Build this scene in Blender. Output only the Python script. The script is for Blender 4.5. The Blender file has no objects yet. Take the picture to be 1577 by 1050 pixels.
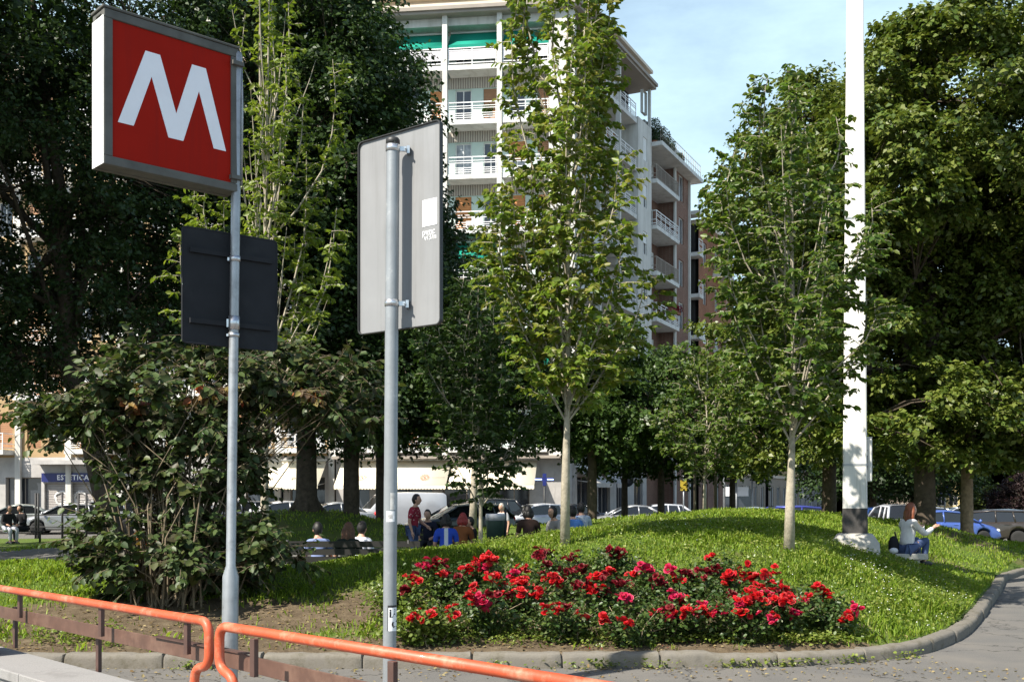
import bpy, bmesh, math, random
import numpy as np
from mathutils import Vector, Matrix

C = bpy.context
S = C.scene
COL = S.collection
PI = math.pi
rad = math.radians
# the camera: 1.7 m above the road at the origin, looking along +Y; picture units are those of a 1577 px wide frame
F = 1650.0; CX = 788.5; HY = 768.0; CH = 1.7
def PX(px, Y): return (px - CX) * Y / F
def PZ(py, Y): return CH - (py - HY) * Y / F
SUN = Vector((-0.77, -0.64, 0.0)).normalized()
SUN_EL = rad(47)

# ---------------------------------------------------------------- scene graph helpers
def tag(o, label=None, cat=None, group=None, kind=None):
    if label: o['label'] = label
    if cat:
        o['category'] = cat
        kind = kind or 'thing'
    if group: o['group'] = group
    if kind: o['kind'] = kind
    return o

def empty(name, loc=(0, 0, 0), rz=0.0, label=None, cat=None, group=None):
    o = bpy.data.objects.new(name, None)
    COL.objects.link(o)
    o.location = loc
    o.rotation_euler = (0, 0, rz)
    o.empty_display_size = 0.2
    return tag(o, label, cat, group)

def link_mesh(name, me, parent=None):
    o = bpy.data.objects.new(name, me)
    COL.objects.link(o)
    if parent is not None: o.parent = parent
    return o

def copy_tree(o, parent=None):
    kids = [c for c in bpy.data.objects if c.parent is o]
    c = o.copy()
    COL.objects.link(c)
    if parent is not None: c.parent = parent
    for k in kids: copy_tree(k, c)
    return c

class MB:
    """collects shapes and links them as ONE mesh object"""
    def __init__(s, M=None):
        s.v = []; s.f = []; s.mi = []; s.M = M; s.sm = []
    def add(s, vs, fs, m=0, smooth=False):
        b = len(s.v)
        for p in vs:
            p = Vector(p)
            s.v.append(s.M @ p if s.M is not None else p)
        for f in fs:
            s.f.append([b + i for i in f]); s.mi.append(m); s.sm.append(smooth)
        return s
    def box(s, c, d, rot=None, m=0):
        x, y, z = d[0] / 2, d[1] / 2, d[2] / 2
        vs = [Vector((sx * x, sy * y, sz * z)) for sz in (-1, 1) for sx, sy in ((-1, -1), (1, -1), (1, 1), (-1, 1))]
        if rot is not None: vs = [rot @ q for q in vs]
        cc = Vector(c)
        vs = [q + cc for q in vs]
        return s.add(vs, [(3, 2, 1, 0), (4, 5, 6, 7), (0, 1, 5, 4), (1, 2, 6, 5), (2, 3, 7, 6), (3, 0, 4, 7)], m)
    def span(s, x0, x1, y0, y1, z0, z1, m=0):
        return s.box(((x0 + x1) / 2, (y0 + y1) / 2, (z0 + z1) / 2), (abs(x1 - x0), abs(y1 - y0), abs(z1 - z0)), None, m)
    def tube(s, pts, radii, n=8, m=0, cap=True, smooth=True):
        pts = [Vector(p) for p in pts]
        if not hasattr(radii, '__len__'): radii = [radii] * len(pts)
        b = len(s.v); ref = None; k = len(pts); vs = []
        for i, p in enumerate(pts):
            t = (pts[min(i + 1, k - 1)] - pts[max(i - 1, 0)])
            if t.length < 1e-9: t = Vector((0, 0, 1))
            t.normalize()
            if ref is None:
                ref = Vector((1, 0, 0)) if abs(t.x) < 0.8 else Vector((0, 1, 0))
            u = (ref - t * ref.dot(t))
            if u.length < 1e-6: u = t.orthogonal()
            u.normalize(); ref = u
            w = t.cross(u)
            for j in range(n):
                a = 2 * PI * j / n
                vs.append(p + (u * math.cos(a) + w * math.sin(a)) * radii[i])
        fs = []
        for i in range(k - 1):
            for j in range(n):
                j2 = (j + 1) % n
                fs.append((i * n + j, i * n + j2, (i + 1) * n + j2, (i + 1) * n + j))
        s.add(vs, fs, m, smooth)
        if cap:
            b0 = len(s.v) - len(vs)
            s.f.append([b0 + j for j in reversed(range(n))]); s.mi.append(m); s.sm.append(False)
            s.f.append([b0 + (k - 1) * n + j for j in range(n)]); s.mi.append(m); s.sm.append(False)
        return s
    def cyl(s, c, r, h, n=16, m=0, axis='z', r2=None):
        c = Vector(c); a = {'x': Vector((1, 0, 0)), 'y': Vector((0, 1, 0)), 'z': Vector((0, 0, 1))}[axis]
        return s.tube([c - a * h / 2, c + a * h / 2], [r, r if r2 is None else r2], n, m)
    def lathe(s, prof, c=(0, 0, 0), n=16, m=0, axis='z'):
        c = Vector(c); vs = []; fs = []
        for (r, h) in prof:
            for j in range(n):
                a = 2 * PI * j / n
                x, y = r * math.cos(a), r * math.sin(a)
                vs.append(c + (Vector((x, y, h)) if axis == 'z' else Vector((x, h, -y)) if axis == 'y' else Vector((h, x, y))))
        for i in range(len(prof) - 1):
            for j in range(n):
                j2 = (j + 1) % n
                fs.append((i * n + j, i * n + j2, (i + 1) * n + j2, (i + 1) * n + j))
        s.add(vs, fs, m, True)
        b0 = len(s.v) - len(vs)
        s.f.append([b0 + j for j in reversed(range(n))]); s.mi.append(m); s.sm.append(False)
        s.f.append([b0 + (len(prof) - 1) * n + j for j in range(n)]); s.mi.append(m); s.sm.append(False)
        return s
    def ball(s, c, r, n=10, k=7, m=0, rot=None):
        c = Vector(c); r = r if hasattr(r, '__len__') else (r, r, r); vs = []; fs = []
        for i in range(k + 1):
            th = PI * i / k
            for j in range(n):
                a = 2 * PI * j / n
                q = Vector((math.sin(th) * math.cos(a) * r[0], math.sin(th) * math.sin(a) * r[1], -math.cos(th) * r[2]))
                vs.append(c + (rot @ q if rot is not None else q))
        for i in range(k):
            for j in range(n):
                j2 = (j + 1) % n
                fs.append((i * n + j, i * n + j2, (i + 1) * n + j2, (i + 1) * n + j))
        return s.add(vs, fs, m, True)
    def prism(s, outline, y0, y1, m=0):
        """outline in local xz, extruded along y"""
        n = len(outline)
        vs = [(x, y0, z) for x, z in outline] + [(x, y1, z) for x, z in outline]
        fs = [tuple(range(n)), tuple(reversed(range(n, 2 * n)))]
        fs += [((i + 1) % n, i, i + n, (i + 1) % n + n) for i in range(n)]
        return s.add(vs, fs, m)
    def mesh(s, name, mats):
        me = bpy.data.meshes.new(name)
        me.from_pydata([tuple(p) for p in s.v], [], s.f)
        for mm in (mats if isinstance(mats, (list, tuple)) else [mats]): me.materials.append(mm)
        me.polygons.foreach_set('material_index', s.mi)
        me.polygons.foreach_set('use_smooth', s.sm)
        me.update()
        return me
    def build(s, name, mats, parent=None, fixn=False, bevel=0.0, sharp=None):
        me = s.mesh(name, mats)
        if fixn:
            bm = bmesh.new(); bm.from_mesh(me)
            bmesh.ops.recalc_face_normals(bm, faces=bm.faces[:])
            bm.to_mesh(me); bm.free()
        if sharp: me.set_sharp_from_angle(angle=rad(sharp))
        o = link_mesh(name, me, parent)
        if bevel:
            b = o.modifiers.new('edge', 'BEVEL'); b.width = bevel; b.segments = 2; b.limit_method = 'ANGLE'; b.angle_limit = rad(50)
        return o

def np_obj(name, V, nv, faces, mats, parent=None, mi=None, smooth=False):
    """V: (N*nv,3) verts of N equal islands, faces: list of index tuples inside one island (all of one length)"""
    V = np.asarray(V, dtype=np.float32).reshape(-1, 3)
    N = len(V) // nv
    fa = np.asarray(faces, dtype=np.int32)
    k, m = fa.shape
    idx = (np.arange(N, dtype=np.int32)[:, None, None] * nv + fa[None]).reshape(-1)
    me = bpy.data.meshes.new(name)
    me.vertices.add(len(V)); me.vertices.foreach_set('co', V.reshape(-1))
    me.loops.add(len(idx)); me.loops.foreach_set('vertex_index', idx)
    me.polygons.add(N * k)
    me.polygons.foreach_set('loop_start', np.arange(N * k, dtype=np.int32) * m)
    for mm in (mats if isinstance(mats, (list, tuple)) else [mats]): me.materials.append(mm)
    if mi is not None: me.polygons.foreach_set('material_index', np.repeat(np.asarray(mi, dtype=np.int32), k))
    if smooth: me.polygons.foreach_set('use_smooth', np.ones(N * k, dtype=bool))
    me.update(calc_edges=True)
    return link_mesh(name, me, parent)

def norm(a): return a / np.maximum(np.linalg.norm(a, axis=-1, keepdims=True), 1e-9)

def leaf_verts(P, D, Nn, L, W, fold=0.25, curl=0.15, kind=6):
    """leaf blades: base point, direction, face normal, length, half width"""
    D = norm(D); Sd = norm(np.cross(D, Nn)); U = np.cross(Sd, D)
    L = L[:, None]; W = W[:, None]
    tip = P + D * L - U * L * curl
    if kind == 4:
        a = P + D * L * 0.45 + Sd * W + U * W * fold
        b = P + D * L * 0.45 - Sd * W + U * W * fold
        return np.stack([P, a, tip, b], 1)
    a1 = P + D * L * 0.22 + Sd * W * 0.85 + U * W * fold
    a2 = P + D * L * 0.62 + Sd * W * 0.8 + U * W * fold - U * L * curl * 0.4
    b1 = P + D * L * 0.22 - Sd * W * 0.85 + U * W * fold
    b2 = P + D * L * 0.62 - Sd * W * 0.8 + U * W * fold - U * L * curl * 0.4
    return np.stack([P, a1, a2, tip, b2, b1], 1)
LEAF_F = {4: [(0, 1, 2, 3)], 6: [(0, 1, 2, 3), (0, 3, 4, 5)]}

# ---------------------------------------------------------------- materials
def nodes(name):
    m = bpy.data.materials.new(name); m.use_nodes = True
    nt = m.node_tree; nt.nodes.clear()
    out = nt.nodes.new('ShaderNodeOutputMaterial')
    return m, nt, out

def principled(nt, col=None, rough=0.6, metal=0.0, spec=0.5, coat=0.0):
    p = nt.nodes.new('ShaderNodeBsdfPrincipled')
    if col is not None: p.inputs['Base Color'].default_value = (*col, 1)
    p.inputs['Roughness'].default_value = rough
    p.inputs['Metallic'].default_value = metal
    p.inputs['Specular IOR Level'].default_value = spec
    p.inputs['Coat Weight'].default_value = coat
    p.inputs['Coat Roughness'].default_value = 0.05
    return p

def noise(nt, scale, detail=4, rough=0.6, vec=None, coord='Object'):
    t = nt.nodes.new('ShaderNodeTexNoise')
    t.inputs['Scale'].default_value = scale; t.inputs['Detail'].default_value = detail; t.inputs['Roughness'].default_value = rough
    if vec is None:
        tc = nt.nodes.new('ShaderNodeTexCoord'); vec = tc.outputs[coord]
    nt.links.new(vec, t.inputs['Vector'])
    return t

def ramp(nt, src, stops):
    r = nt.nodes.new('ShaderNodeValToRGB')
    e = r.color_ramp.elements
    while len(e) < len(stops): e.new(0.5)
    for i, (p, c) in enumerate(stops):
        e[i].position = p; e[i].color = (*c, 1)
    nt.links.new(src, r.inputs['Fac'])
    return r

def mix(nt, fac, a, b):
    m = nt.nodes.new('ShaderNodeMix'); m.data_type = 'RGBA'
    for sock, v in ((m.inputs['Factor'], fac), (m.inputs['A'], a), (m.inputs['B'], b)):
        if isinstance(v, bpy.types.NodeSocket): nt.links.new(v, sock)
        elif isinstance(v, (int, float)): sock.default_value = v
        else: sock.default_value = (*v, 1)
    # the colour sockets are the RGBA ones
    return m
def mixc(nt, fac, a, b):
    m = nt.nodes.new('ShaderNodeMixRGB')
    for sock, v in ((m.inputs[0], fac), (m.inputs[1], a), (m.inputs[2], b)):
        if isinstance(v, bpy.types.NodeSocket): nt.links.new(v, sock)
        elif isinstance(v, (int, float)): sock.default_value = v
        else: sock.default_value = (*v, 1)
    return m.outputs[0]

def bump(nt, src, p, strength=0.3, dist=0.01):
    b = nt.nodes.new('ShaderNodeBump')
    b.inputs['Strength'].default_value = strength; b.inputs['Distance'].default_value = dist
    nt.links.new(src, b.inputs['Height']); nt.links.new(b.outputs[0], p.inputs['Normal'])

def solid(name, col, rough=0.6, metal=0.0, spec=0.5, coat=0.0, var=0.15, scale=6.0, bmp=0.0, bscale=60.0, dirt=None, dscale=3.0, dpos=(0.55, 0.75), streak=None):
    """one plain surface with uneven tone, optional dirt patches and bump"""
    m, nt, out = nodes(name)
    p = principled(nt, col, rough, metal, spec, coat)
    n = noise(nt, scale)
    lo = tuple(max(0, c * (1 - var)) for c in col); hi = tuple(min(1, c * (1 + var)) for c in col)
    c = ramp(nt, n.outputs['Fac'], [(0.3, lo), (0.7, hi)]).outputs[0]
    if dirt:
        d = noise(nt, dscale, 6, 0.7)
        if streak:      # rain runs: the dirt is drawn out downwards
            mpn = nt.nodes.new('ShaderNodeMapping'); mpn.inputs['Scale'].default_value = (streak, streak, 0.25)
            tcs = nt.nodes.new('ShaderNodeTexCoord'); nt.links.new(tcs.outputs['Object'], mpn.inputs['Vector']); nt.links.new(mpn.outputs[0], d.inputs['Vector'])
        f = ramp(nt, d.outputs['Fac'], [(dpos[0], (0, 0, 0)), (dpos[1], (1, 1, 1))]).outputs[0]
        c = mixc(nt, f, c, dirt)
    nt.links.new(c, p.inputs['Base Color'])
    if bmp:
        b = noise(nt, bscale, 5, 0.6)
        bump(nt, b.outputs['Fac'], p, bmp, 0.01)
    nt.links.new(p.outputs[0], out.inputs[0])
    return m

def leafmat(name, cols, trans=0.35, rough=0.5, spec=0.4, tcol=(1.25, 1.3, 0.7)):
    """blades with a tone of their own each (a random value per island), thin enough to let light through"""
    m, nt, out = nodes(name)
    g = nt.nodes.new('ShaderNodeNewGeometry')
    st = [(i / max(1, len(cols) - 1) if len(cols) > 1 else 0, c) for i, c in enumerate(cols)]
    c = ramp(nt, g.outputs['Random Per Island'], st).outputs[0]
    p = principled(nt, None, rough, 0, spec)
    nt.links.new(c, p.inputs['Base Color'])
    t = nt.nodes.new('ShaderNodeBsdfTranslucent')
    k = nt.nodes.new('ShaderNodeMixRGB'); k.blend_type = 'MULTIPLY'; k.inputs[0].default_value = 1
    nt.links.new(c, k.inputs[1]); k.inputs[2].default_value = (*tcol, 1)
    nt.links.new(k.outputs[0], t.inputs['Color'])
    mx = nt.nodes.new('ShaderNodeMixShader'); mx.inputs[0].default_value = trans
    nt.links.new(p.outputs[0], mx.inputs[1]); nt.links.new(t.outputs[0], mx.inputs[2])
    nt.links.new(mx.outputs[0], out.inputs[0])
    return m

def glassmat(name, col=(0.02, 0.025, 0.03), rough=0.04):
    return solid(name, col, rough, 0, 0.8, var=0.05)

def glow(name, col, strength):
    m, nt, out = nodes(name)
    p = principled(nt, col, 0.4)
    p.inputs['Emission Color'].default_value = (*col, 1); p.inputs['Emission Strength'].default_value = strength
    nt.links.new(p.outputs[0], out.inputs[0]); return m

def text_mesh(body, size, depth=0.004, bold=0.0, space=1.0):
    cu = bpy.data.curves.new('lettering', 'FONT'); cu.body = body; cu.size = size; cu.extrude = depth; cu.offset = bold
    cu.align_x = 'CENTER'; cu.align_y = 'CENTER'; cu.space_character = space; cu.resolution_u = 3
    o = bpy.data.objects.new('lettering', cu); COL.objects.link(o)
    dg = C.evaluated_depsgraph_get()
    me = bpy.data.meshes.new_from_object(o.evaluated_get(dg))
    bpy.data.objects.remove(o); bpy.data.curves.remove(cu)
    return me

def lettering(body, size, mat, parent, M, bold=0.0, depth=0.004, name='lettering', space=1.0):
    """M maps text-plane axes (x right, y up, z out) into the parent's space"""
    me = text_mesh(body, size, depth, bold, space)
    me.transform(M); me.materials.clear(); me.materials.append(mat)
    return link_mesh(name, me, parent)

def frame(ox, ex, ey, ez):
    return Matrix(((ex[0], ey[0], ez[0], ox[0]), (ex[1], ey[1], ez[1], ox[1]), (ex[2], ey[2], ez[2], ox[2]), (0, 0, 0, 1)))
# ---------------------------------------------------------------- camera, sun, sky
cam_d = bpy.data.cameras.new('camera'); cam = bpy.data.objects.new('camera', cam_d); COL.objects.link(cam)
cam.location = (0, 0, CH); cam.rotation_euler = (rad(90), 0, 0)
cam_d.sensor_width = 36.0; cam_d.lens = F / 1577 * 36.0
cam_d.shift_y = (HY - 525) / 1577; cam_d.clip_end = 4000; cam_d.clip_start = 0.1
S.camera = cam
sun_d = bpy.data.lights.new('sun', 'SUN'); sun = bpy.data.objects.new('sun', sun_d); COL.objects.link(sun)
sun_d.energy = 5.0; sun_d.angle = rad(0.5); sun_d.color = (1.0, 0.93, 0.82)
sdir = Vector((SUN.x * math.cos(SUN_EL), SUN.y * math.cos(SUN_EL), math.sin(SUN_EL)))
sun.rotation_euler = sdir.to_track_quat('Z', 'Y').to_euler()
sun.location = (-30, -20, 40)
W = bpy.data.worlds.new('World'); S.world = W; W.use_nodes = True
nt = W.node_tree; nt.nodes.clear()
wo = nt.nodes.new('ShaderNodeOutputWorld'); bg = nt.nodes.new('ShaderNodeBackground')
sky = nt.nodes.new('ShaderNodeTexSky'); sky.sky_type = 'NISHITA'; sky.sun_disc = False
sky.sun_elevation = SUN_EL; sky.sun_rotation = math.atan2(SUN.x, SUN.y)
sky.air_density = 1.0; sky.dust_density = 1.2; sky.ozone_density = 1.0
# thin cloud veils, laid on the directions of the sky
tc = nt.nodes.new('ShaderNodeTexCoord')
mp = nt.nodes.new('ShaderNodeMapping'); mp.inputs['Scale'].default_value = (1, 1, 2.6)
nt.links.new(tc.outputs['Generated'], mp.inputs['Vector'])
nz = noise(nt, 2.6, 7, 0.62, mp.outputs['Vector'])
cf = ramp(nt, nz.outputs['Fac'], [(0.34, (0.42, 0.42, 0.42)), (0.62, (1, 1, 1))]).outputs[0]
# haze whitens the low sky, the zenith stays clear
sepz = nt.nodes.new('ShaderNodeSeparateXYZ'); nt.links.new(tc.outputs['Generated'], sepz.inputs[0])
zf = ramp(nt, sepz.outputs[2], [(0.0, (1, 1, 1)), (0.38, (0.9, 0.9, 0.9)), (0.58, (0.04, 0.04, 0.04))]).outputs[0]
vm = nt.nodes.new('ShaderNodeMath'); vm.operation = 'MULTIPLY'; nt.links.new(cf, vm.inputs[0]); nt.links.new(zf, vm.inputs[1])
nt.links.new(mixc(nt, vm.outputs[0], sky.outputs[0], (5.2, 7.1, 8.2)), bg.inputs['Color'])
bg.inputs['Strength'].default_value = SKY_STRENGTH = 0.085
nt.links.new(bg.outputs[0], wo.inputs[0])
vs = S.view_settings; vs.view_transform = 'Standard'; vs.look = 'None'; vs.gamma = 1; vs.exposure = 0.95; vs.use_curve_mapping = False
S.cycles.max_bounces = 6; S.cycles.diffuse_bounces = 3; S.cycles.glossy_bounces = 2; S.cycles.transmission_bounces = 4; S.cycles.transparent_max_bounces = 4
S.cycles.caustics_reflective = False; S.cycles.caustics_refractive = False

# ---------------------------------------------------------------- terrain: a smooth sheet through measured heights
CTRL = [(-26, 10.95, .14), (-16, 10.95, .14), (-8, 10.95, .14), (-4, 10.95, .14), (0, 10.9, .14), (2.2, 11, .14), (4.1, 11.6, .14), (5.75, 13.8, .14), (7, 16.1, .14), (8.5, 19, .13), (10.6, 22.9, .12), (13, 25.6, .1), (20, 29, .0),
    (-26, 15, .85), (-16, 15, .85), (-11, 15, .8), (-6.7, 15, .78), (-3.1, 15.2, .76), (-.7, 16, 1.0), (.5, 17, 1.1), (2.6, 20, 1.28), (4, 23, 1.40), (6.1, 28, 1.40), (4.0, 15.5, .97), (4.3, 16.7, 1.0), (5.8, 18.6, .95), (7.1, 19.4, .6), (8, 21.3, .6), (9, 24, .8), (11, 26, .88), (13, 27.5, .5), (16, 30, .3),
    (-8, 13, .42), (-4, 13, .42), (-2, 13, .45), (0, 13.2, .52), (2, 13.5, .55), (4, 14, .5),
    (-26, 18.5, .08), (-16, 18.5, .08), (-6, 18.5, .08), (-3, 18.5, .08), (-1, 19.5, .08), (0, 22, .08), (1.3, 24.5, .1), (-26, 24, 0), (-16, 24, 0), (-8, 26, 0), (-4, 26, .0), (-1, 27, .05), (-16, 30, .0), (-10, 30, .05), (-6, 30, .05), (-2, 30, .1), (-26, 36, .0),
    (-18, 36, .1), (-14, 36, .3), (-10.5, 36, .95), (-7, 36, 1.33), (-5.4, 36, 1.2), (-3, 37, .6), (-1, 36, .7), (1, 36, .85), (3, 32, 1.1), (5, 33, 1.2), (8, 32, 1.12), (8.5, 29, 1.15), (11, 32, .6), (14, 34, .15), (20, 36, -.25),
    (-26, 45, 0), (-16, 45, 0), (-8, 45, 0), (0, 45, 0), (6, 45, -.05), (12, 43, -.25), (20, 45, -.3)]
_c = np.array(CTRL)
def _phi(r2): return 0.5 * r2 * np.log(np.maximum(r2, 1e-12))
def _tps_fit(c):
    n = len(c); X = c[:, :2]
    d2 = ((X[:, None] - X[None]) ** 2).sum(-1)
    K = _phi(d2) + np.eye(n) * 0.3
    Pm = np.hstack([np.ones((n, 1)), X])
    A = np.zeros((n + 3, n + 3)); A[:n, :n] = K; A[:n, n:] = Pm; A[n:, :n] = Pm.T
    return np.linalg.solve(A, np.concatenate([c[:, 2], np.zeros(3)]))
_w = _tps_fit(_c)
def sstep(t):
    t = np.clip(t, 0, 1); return t * t * (3 - 2 * t)
def asphalt_z(X, Y): return -0.3 * sstep((np.asarray(X) - 4) / 6.0) * sstep((np.asarray(Y) - 26) / 12.0)
def terr(X, Y):
    X = np.asarray(X, dtype=float); Y = np.asarray(Y, dtype=float); sh = X.shape
    X = X.ravel(); Y = Y.ravel(); out = np.empty(len(X))
    for i in range(0, len(X), 20000):
        x = X[i:i + 20000]; y = Y[i:i + 20000]
        d2 = (x[:, None] - _c[None, :, 0]) ** 2 + (y[:, None] - _c[None, :, 1]) ** 2
        out[i:i + 20000] = _phi(d2) @ _w[:-3] + _w[-3] + _w[-2] * x + _w[-1] * y
    out = out + 0.02 * np.sin(X * 1.7 + 0.6 * np.sin(Y * 2.1)) * np.cos(Y * 1.9 + X * .4)
    return np.maximum(out, asphalt_z(X, Y) + 0.02).reshape(sh)
def G(x, y): return float(terr(np.array([x]), np.array([y]))[0])

KERB = [(-30, 10.82), (-16, 10.82), (-8, 10.82), (-3, 10.82), (0, 10.84), (2.2, 10.94), (3.2, 11.12), (4.1, 11.5), (4.8, 12.2), (5.75, 13.65), (7.0, 16.0), (8.5, 18.9), (9.5, 20.9), (10.6, 22.9), (13, 25.6), (20, 29.4), (30, 32)]
def resample(poly, step):
    out = []
    P = [Vector(p) for p in poly]
    # Catmull-Rom
    for i in range(len(P) - 1):
        p0, p1, p2, p3 = P[max(i - 1, 0)], P[i], P[i + 1], P[min(i + 2, len(P) - 1)]
        n = max(1, int((p2 - p1).length / step))
        for k in range(n):
            t = k / n
            out.append(0.5 * ((2 * p1) + (p2 - p0) * t + (2 * p0 - 5 * p1 + 4 * p2 - p3) * t * t + (3 * p1 - p0 - 3 * p2 + p3) * t ** 3))
    out.append(P[-1]); return out
KP = resample(KERB, 0.08)
_kp = np.array([(p.x, p.y) for p in KP])
_kt = norm(np.gradient(_kp, axis=0)); _kn = np.stack([-_kt[:, 1], _kt[:, 0]], 1)   # points into the lawn
def kerb_sd(X, Y):
    """positive inside the lawn"""
    X = np.asarray(X).ravel(); Y = np.asarray(Y).ravel(); out = np.empty(len(X))
    for i in range(0, len(X), 4000):
        d = np.stack([X[i:i + 4000, None] - _kp[None, :, 0], Y[i:i + 4000, None] - _kp[None, :, 1]], -1)
        j = (d ** 2).sum(-1).argmin(1)
        dd = d[np.arange(len(j)), j]
        out[i:i + 4000] = (dd * _kn[j]).sum(-1)
    return out

# ground materials
def ground_mat():
    m, nt, out = nodes('asphalt')
    p = principled(nt, None, 0.9, 0, 0.25)
    n1 = noise(nt, 90, 3, 0.7); n2 = noise(nt, 1.1, 6, 0.6); n3 = noise(nt, 260, 2, 0.5)
    c = ramp(nt, n1.outputs['Fac'], [(0.3, (0.085, 0.083, 0.08)), (0.7, (0.165, 0.16, 0.15))]).outputs[0]
    f = ramp(nt, n2.outputs['Fac'], [(0.4, (0.0, 0, 0)), (0.66, (0.7, 0.7, 0.7))]).outputs[0]
    c = mixc(nt, f, c, (0.17, 0.158, 0.14))
    sp = ramp(nt, n3.outputs['Fac'], [(0.66, (0, 0, 0)), (0.72, (0.8, 0.8, 0.8))]).outputs[0]
    c = mixc(nt, sp, c, (0.26, 0.25, 0.23))
    v = nt.nodes.new('ShaderNodeTexVoronoi'); v.feature = 'DISTANCE_TO_EDGE'; v.inputs['Scale'].default_value = 0.55
    tcx = nt.nodes.new('ShaderNodeTexCoord'); wn = noise(nt, 2.2, 4)
    wv = nt.nodes.new('ShaderNodeVectorMath'); wv.operation = 'MULTIPLY_ADD'
    nt.links.new(wn.outputs['Color'], wv.inputs[0]); wv.inputs[1].default_value = (0.8, 0.8, 0.8); nt.links.new(tcx.outputs['Object'], wv.inputs[2])
    nt.links.new(wv.outputs[0], v.inputs['Vector'])
    cr = ramp(nt, v.outputs['Distance'], [(0.0, (1, 1, 1)), (0.012, (0, 0, 0))]).outputs[0]
    c = mixc(nt, cr, c, (0.045, 0.043, 0.04))
    nt.links.new(c, p.inputs['Base Color'])
    bump(nt, n1.outputs['Fac'], p, 0.5, 0.01)
    nt.links.new(p.outputs[0], out.inputs[0]); return m
M_ASPH = ground_mat()

def lawn_mat():
    m, nt, out = nodes('lawn_soil')
    p = principled(nt, None, 0.95, 0, 0.15)
    n1 = noise(nt, 1.3, 5, 0.65); n2 = noise(nt, 38, 4, 0.7); n3 = noise(nt, 7, 4, 0.7)
    g = ramp(nt, n2.outputs['Fac'], [(0.3, (0.05, 0.085, 0.014)), (0.7, (0.12, 0.18, 0.03))]).outputs[0]
    g2 = mixc(nt, ramp(nt, n1.outputs['Fac'], [(0.5, (0, 0, 0)), (0.75, (0.6, 0.6, 0.6))]).outputs[0], g, (0.15, 0.115, 0.06))
    dirt = ramp(nt, n3.outputs['Fac'], [(0.3, (0.075, 0.055, 0.035)), (0.55, (0.125, 0.095, 0.06)), (0.75, (0.20, 0.16, 0.105))]).outputs[0]
    at = nt.nodes.new('ShaderNodeAttribute'); at.attribute_name = 'bare'
    fa = nt.nodes.new('ShaderNodeMath'); fa.operation = 'ADD'
    nb = nt.nodes.new('ShaderNodeMath'); nb.operation = 'MULTIPLY_ADD'; nt.links.new(n3.outputs['Fac'], nb.inputs[0]); nb.inputs[1].default_value = 0.8; nb.inputs[2].default_value = -0.4
    nt.links.new(at.outputs['Fac'], fa.inputs[0]); nt.links.new(nb.outputs[0], fa.inputs[1])
    cl = ramp(nt, fa.outputs[0], [(0.4, (0, 0, 0)), (0.6, (1, 1, 1))]).outputs[0]
    nt.links.new(mixc(nt, cl, g2, dirt), p.inputs['Base Color'])
    bump(nt, n2.outputs['Fac'], p, 0.8, 0.03)
    nt.links.new(p.outputs[0], out.inputs[0]); return m
M_LAWN = lawn_mat()
M_PATH = solid('path_gravel', (0.14, 0.135, 0.125), 0.95, spec=0.2, var=0.25, scale=2, bmp=0.4, bscale=80)
M_KERB = solid('kerb_stone', (0.19, 0.175, 0.15), 0.92, spec=0.2, var=0.25, scale=5, bmp=0.5, bscale=70, dirt=(0.10, 0.09, 0.065), dscale=5, dpos=(0.45, 0.7))

def bareness(X, Y):
    """1 where the soil shows: round the shrub's foot, along the kerb, in the rose bed and at the trodden place by the mast"""
    b = np.exp(-(((X + 3.9) / 2.3) ** 2 + ((Y - 12.3) / 1.05) ** 2) ** 2) * 1.1
    b = np.maximum(b, 0.9 * np.exp(-(((X + 1.7) / 1.0) ** 2 + ((Y - 12.6) / 1.1) ** 2)))
    b = np.maximum(b, 0.85 * np.exp(-(((X - 1.2) / 3.2) ** 4 + ((Y - 12.6) / 1.3) ** 4)))
    b = np.maximum(b, 0.9 * np.exp(-(((X + .5) / 6.5) ** 6 + ((Y - 11.0) / .62) ** 4)))
    b = np.maximum(b, 0.75 * np.exp(-(((X - 6.5) / 1.3) ** 2 + ((Y - 18.3) / 0.8) ** 2)))
    b = np.maximum(b, 0.6 * np.exp(-(((X - 8.6) / 1.5) ** 2 + ((Y - 21.5) / 1.6) ** 2)))
    b = np.maximum(b, 0.6 * np.exp(-(((X - 10.8) / 2.2) ** 2 + ((Y - 25.3) / 1.0) ** 2)))
    return b

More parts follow.
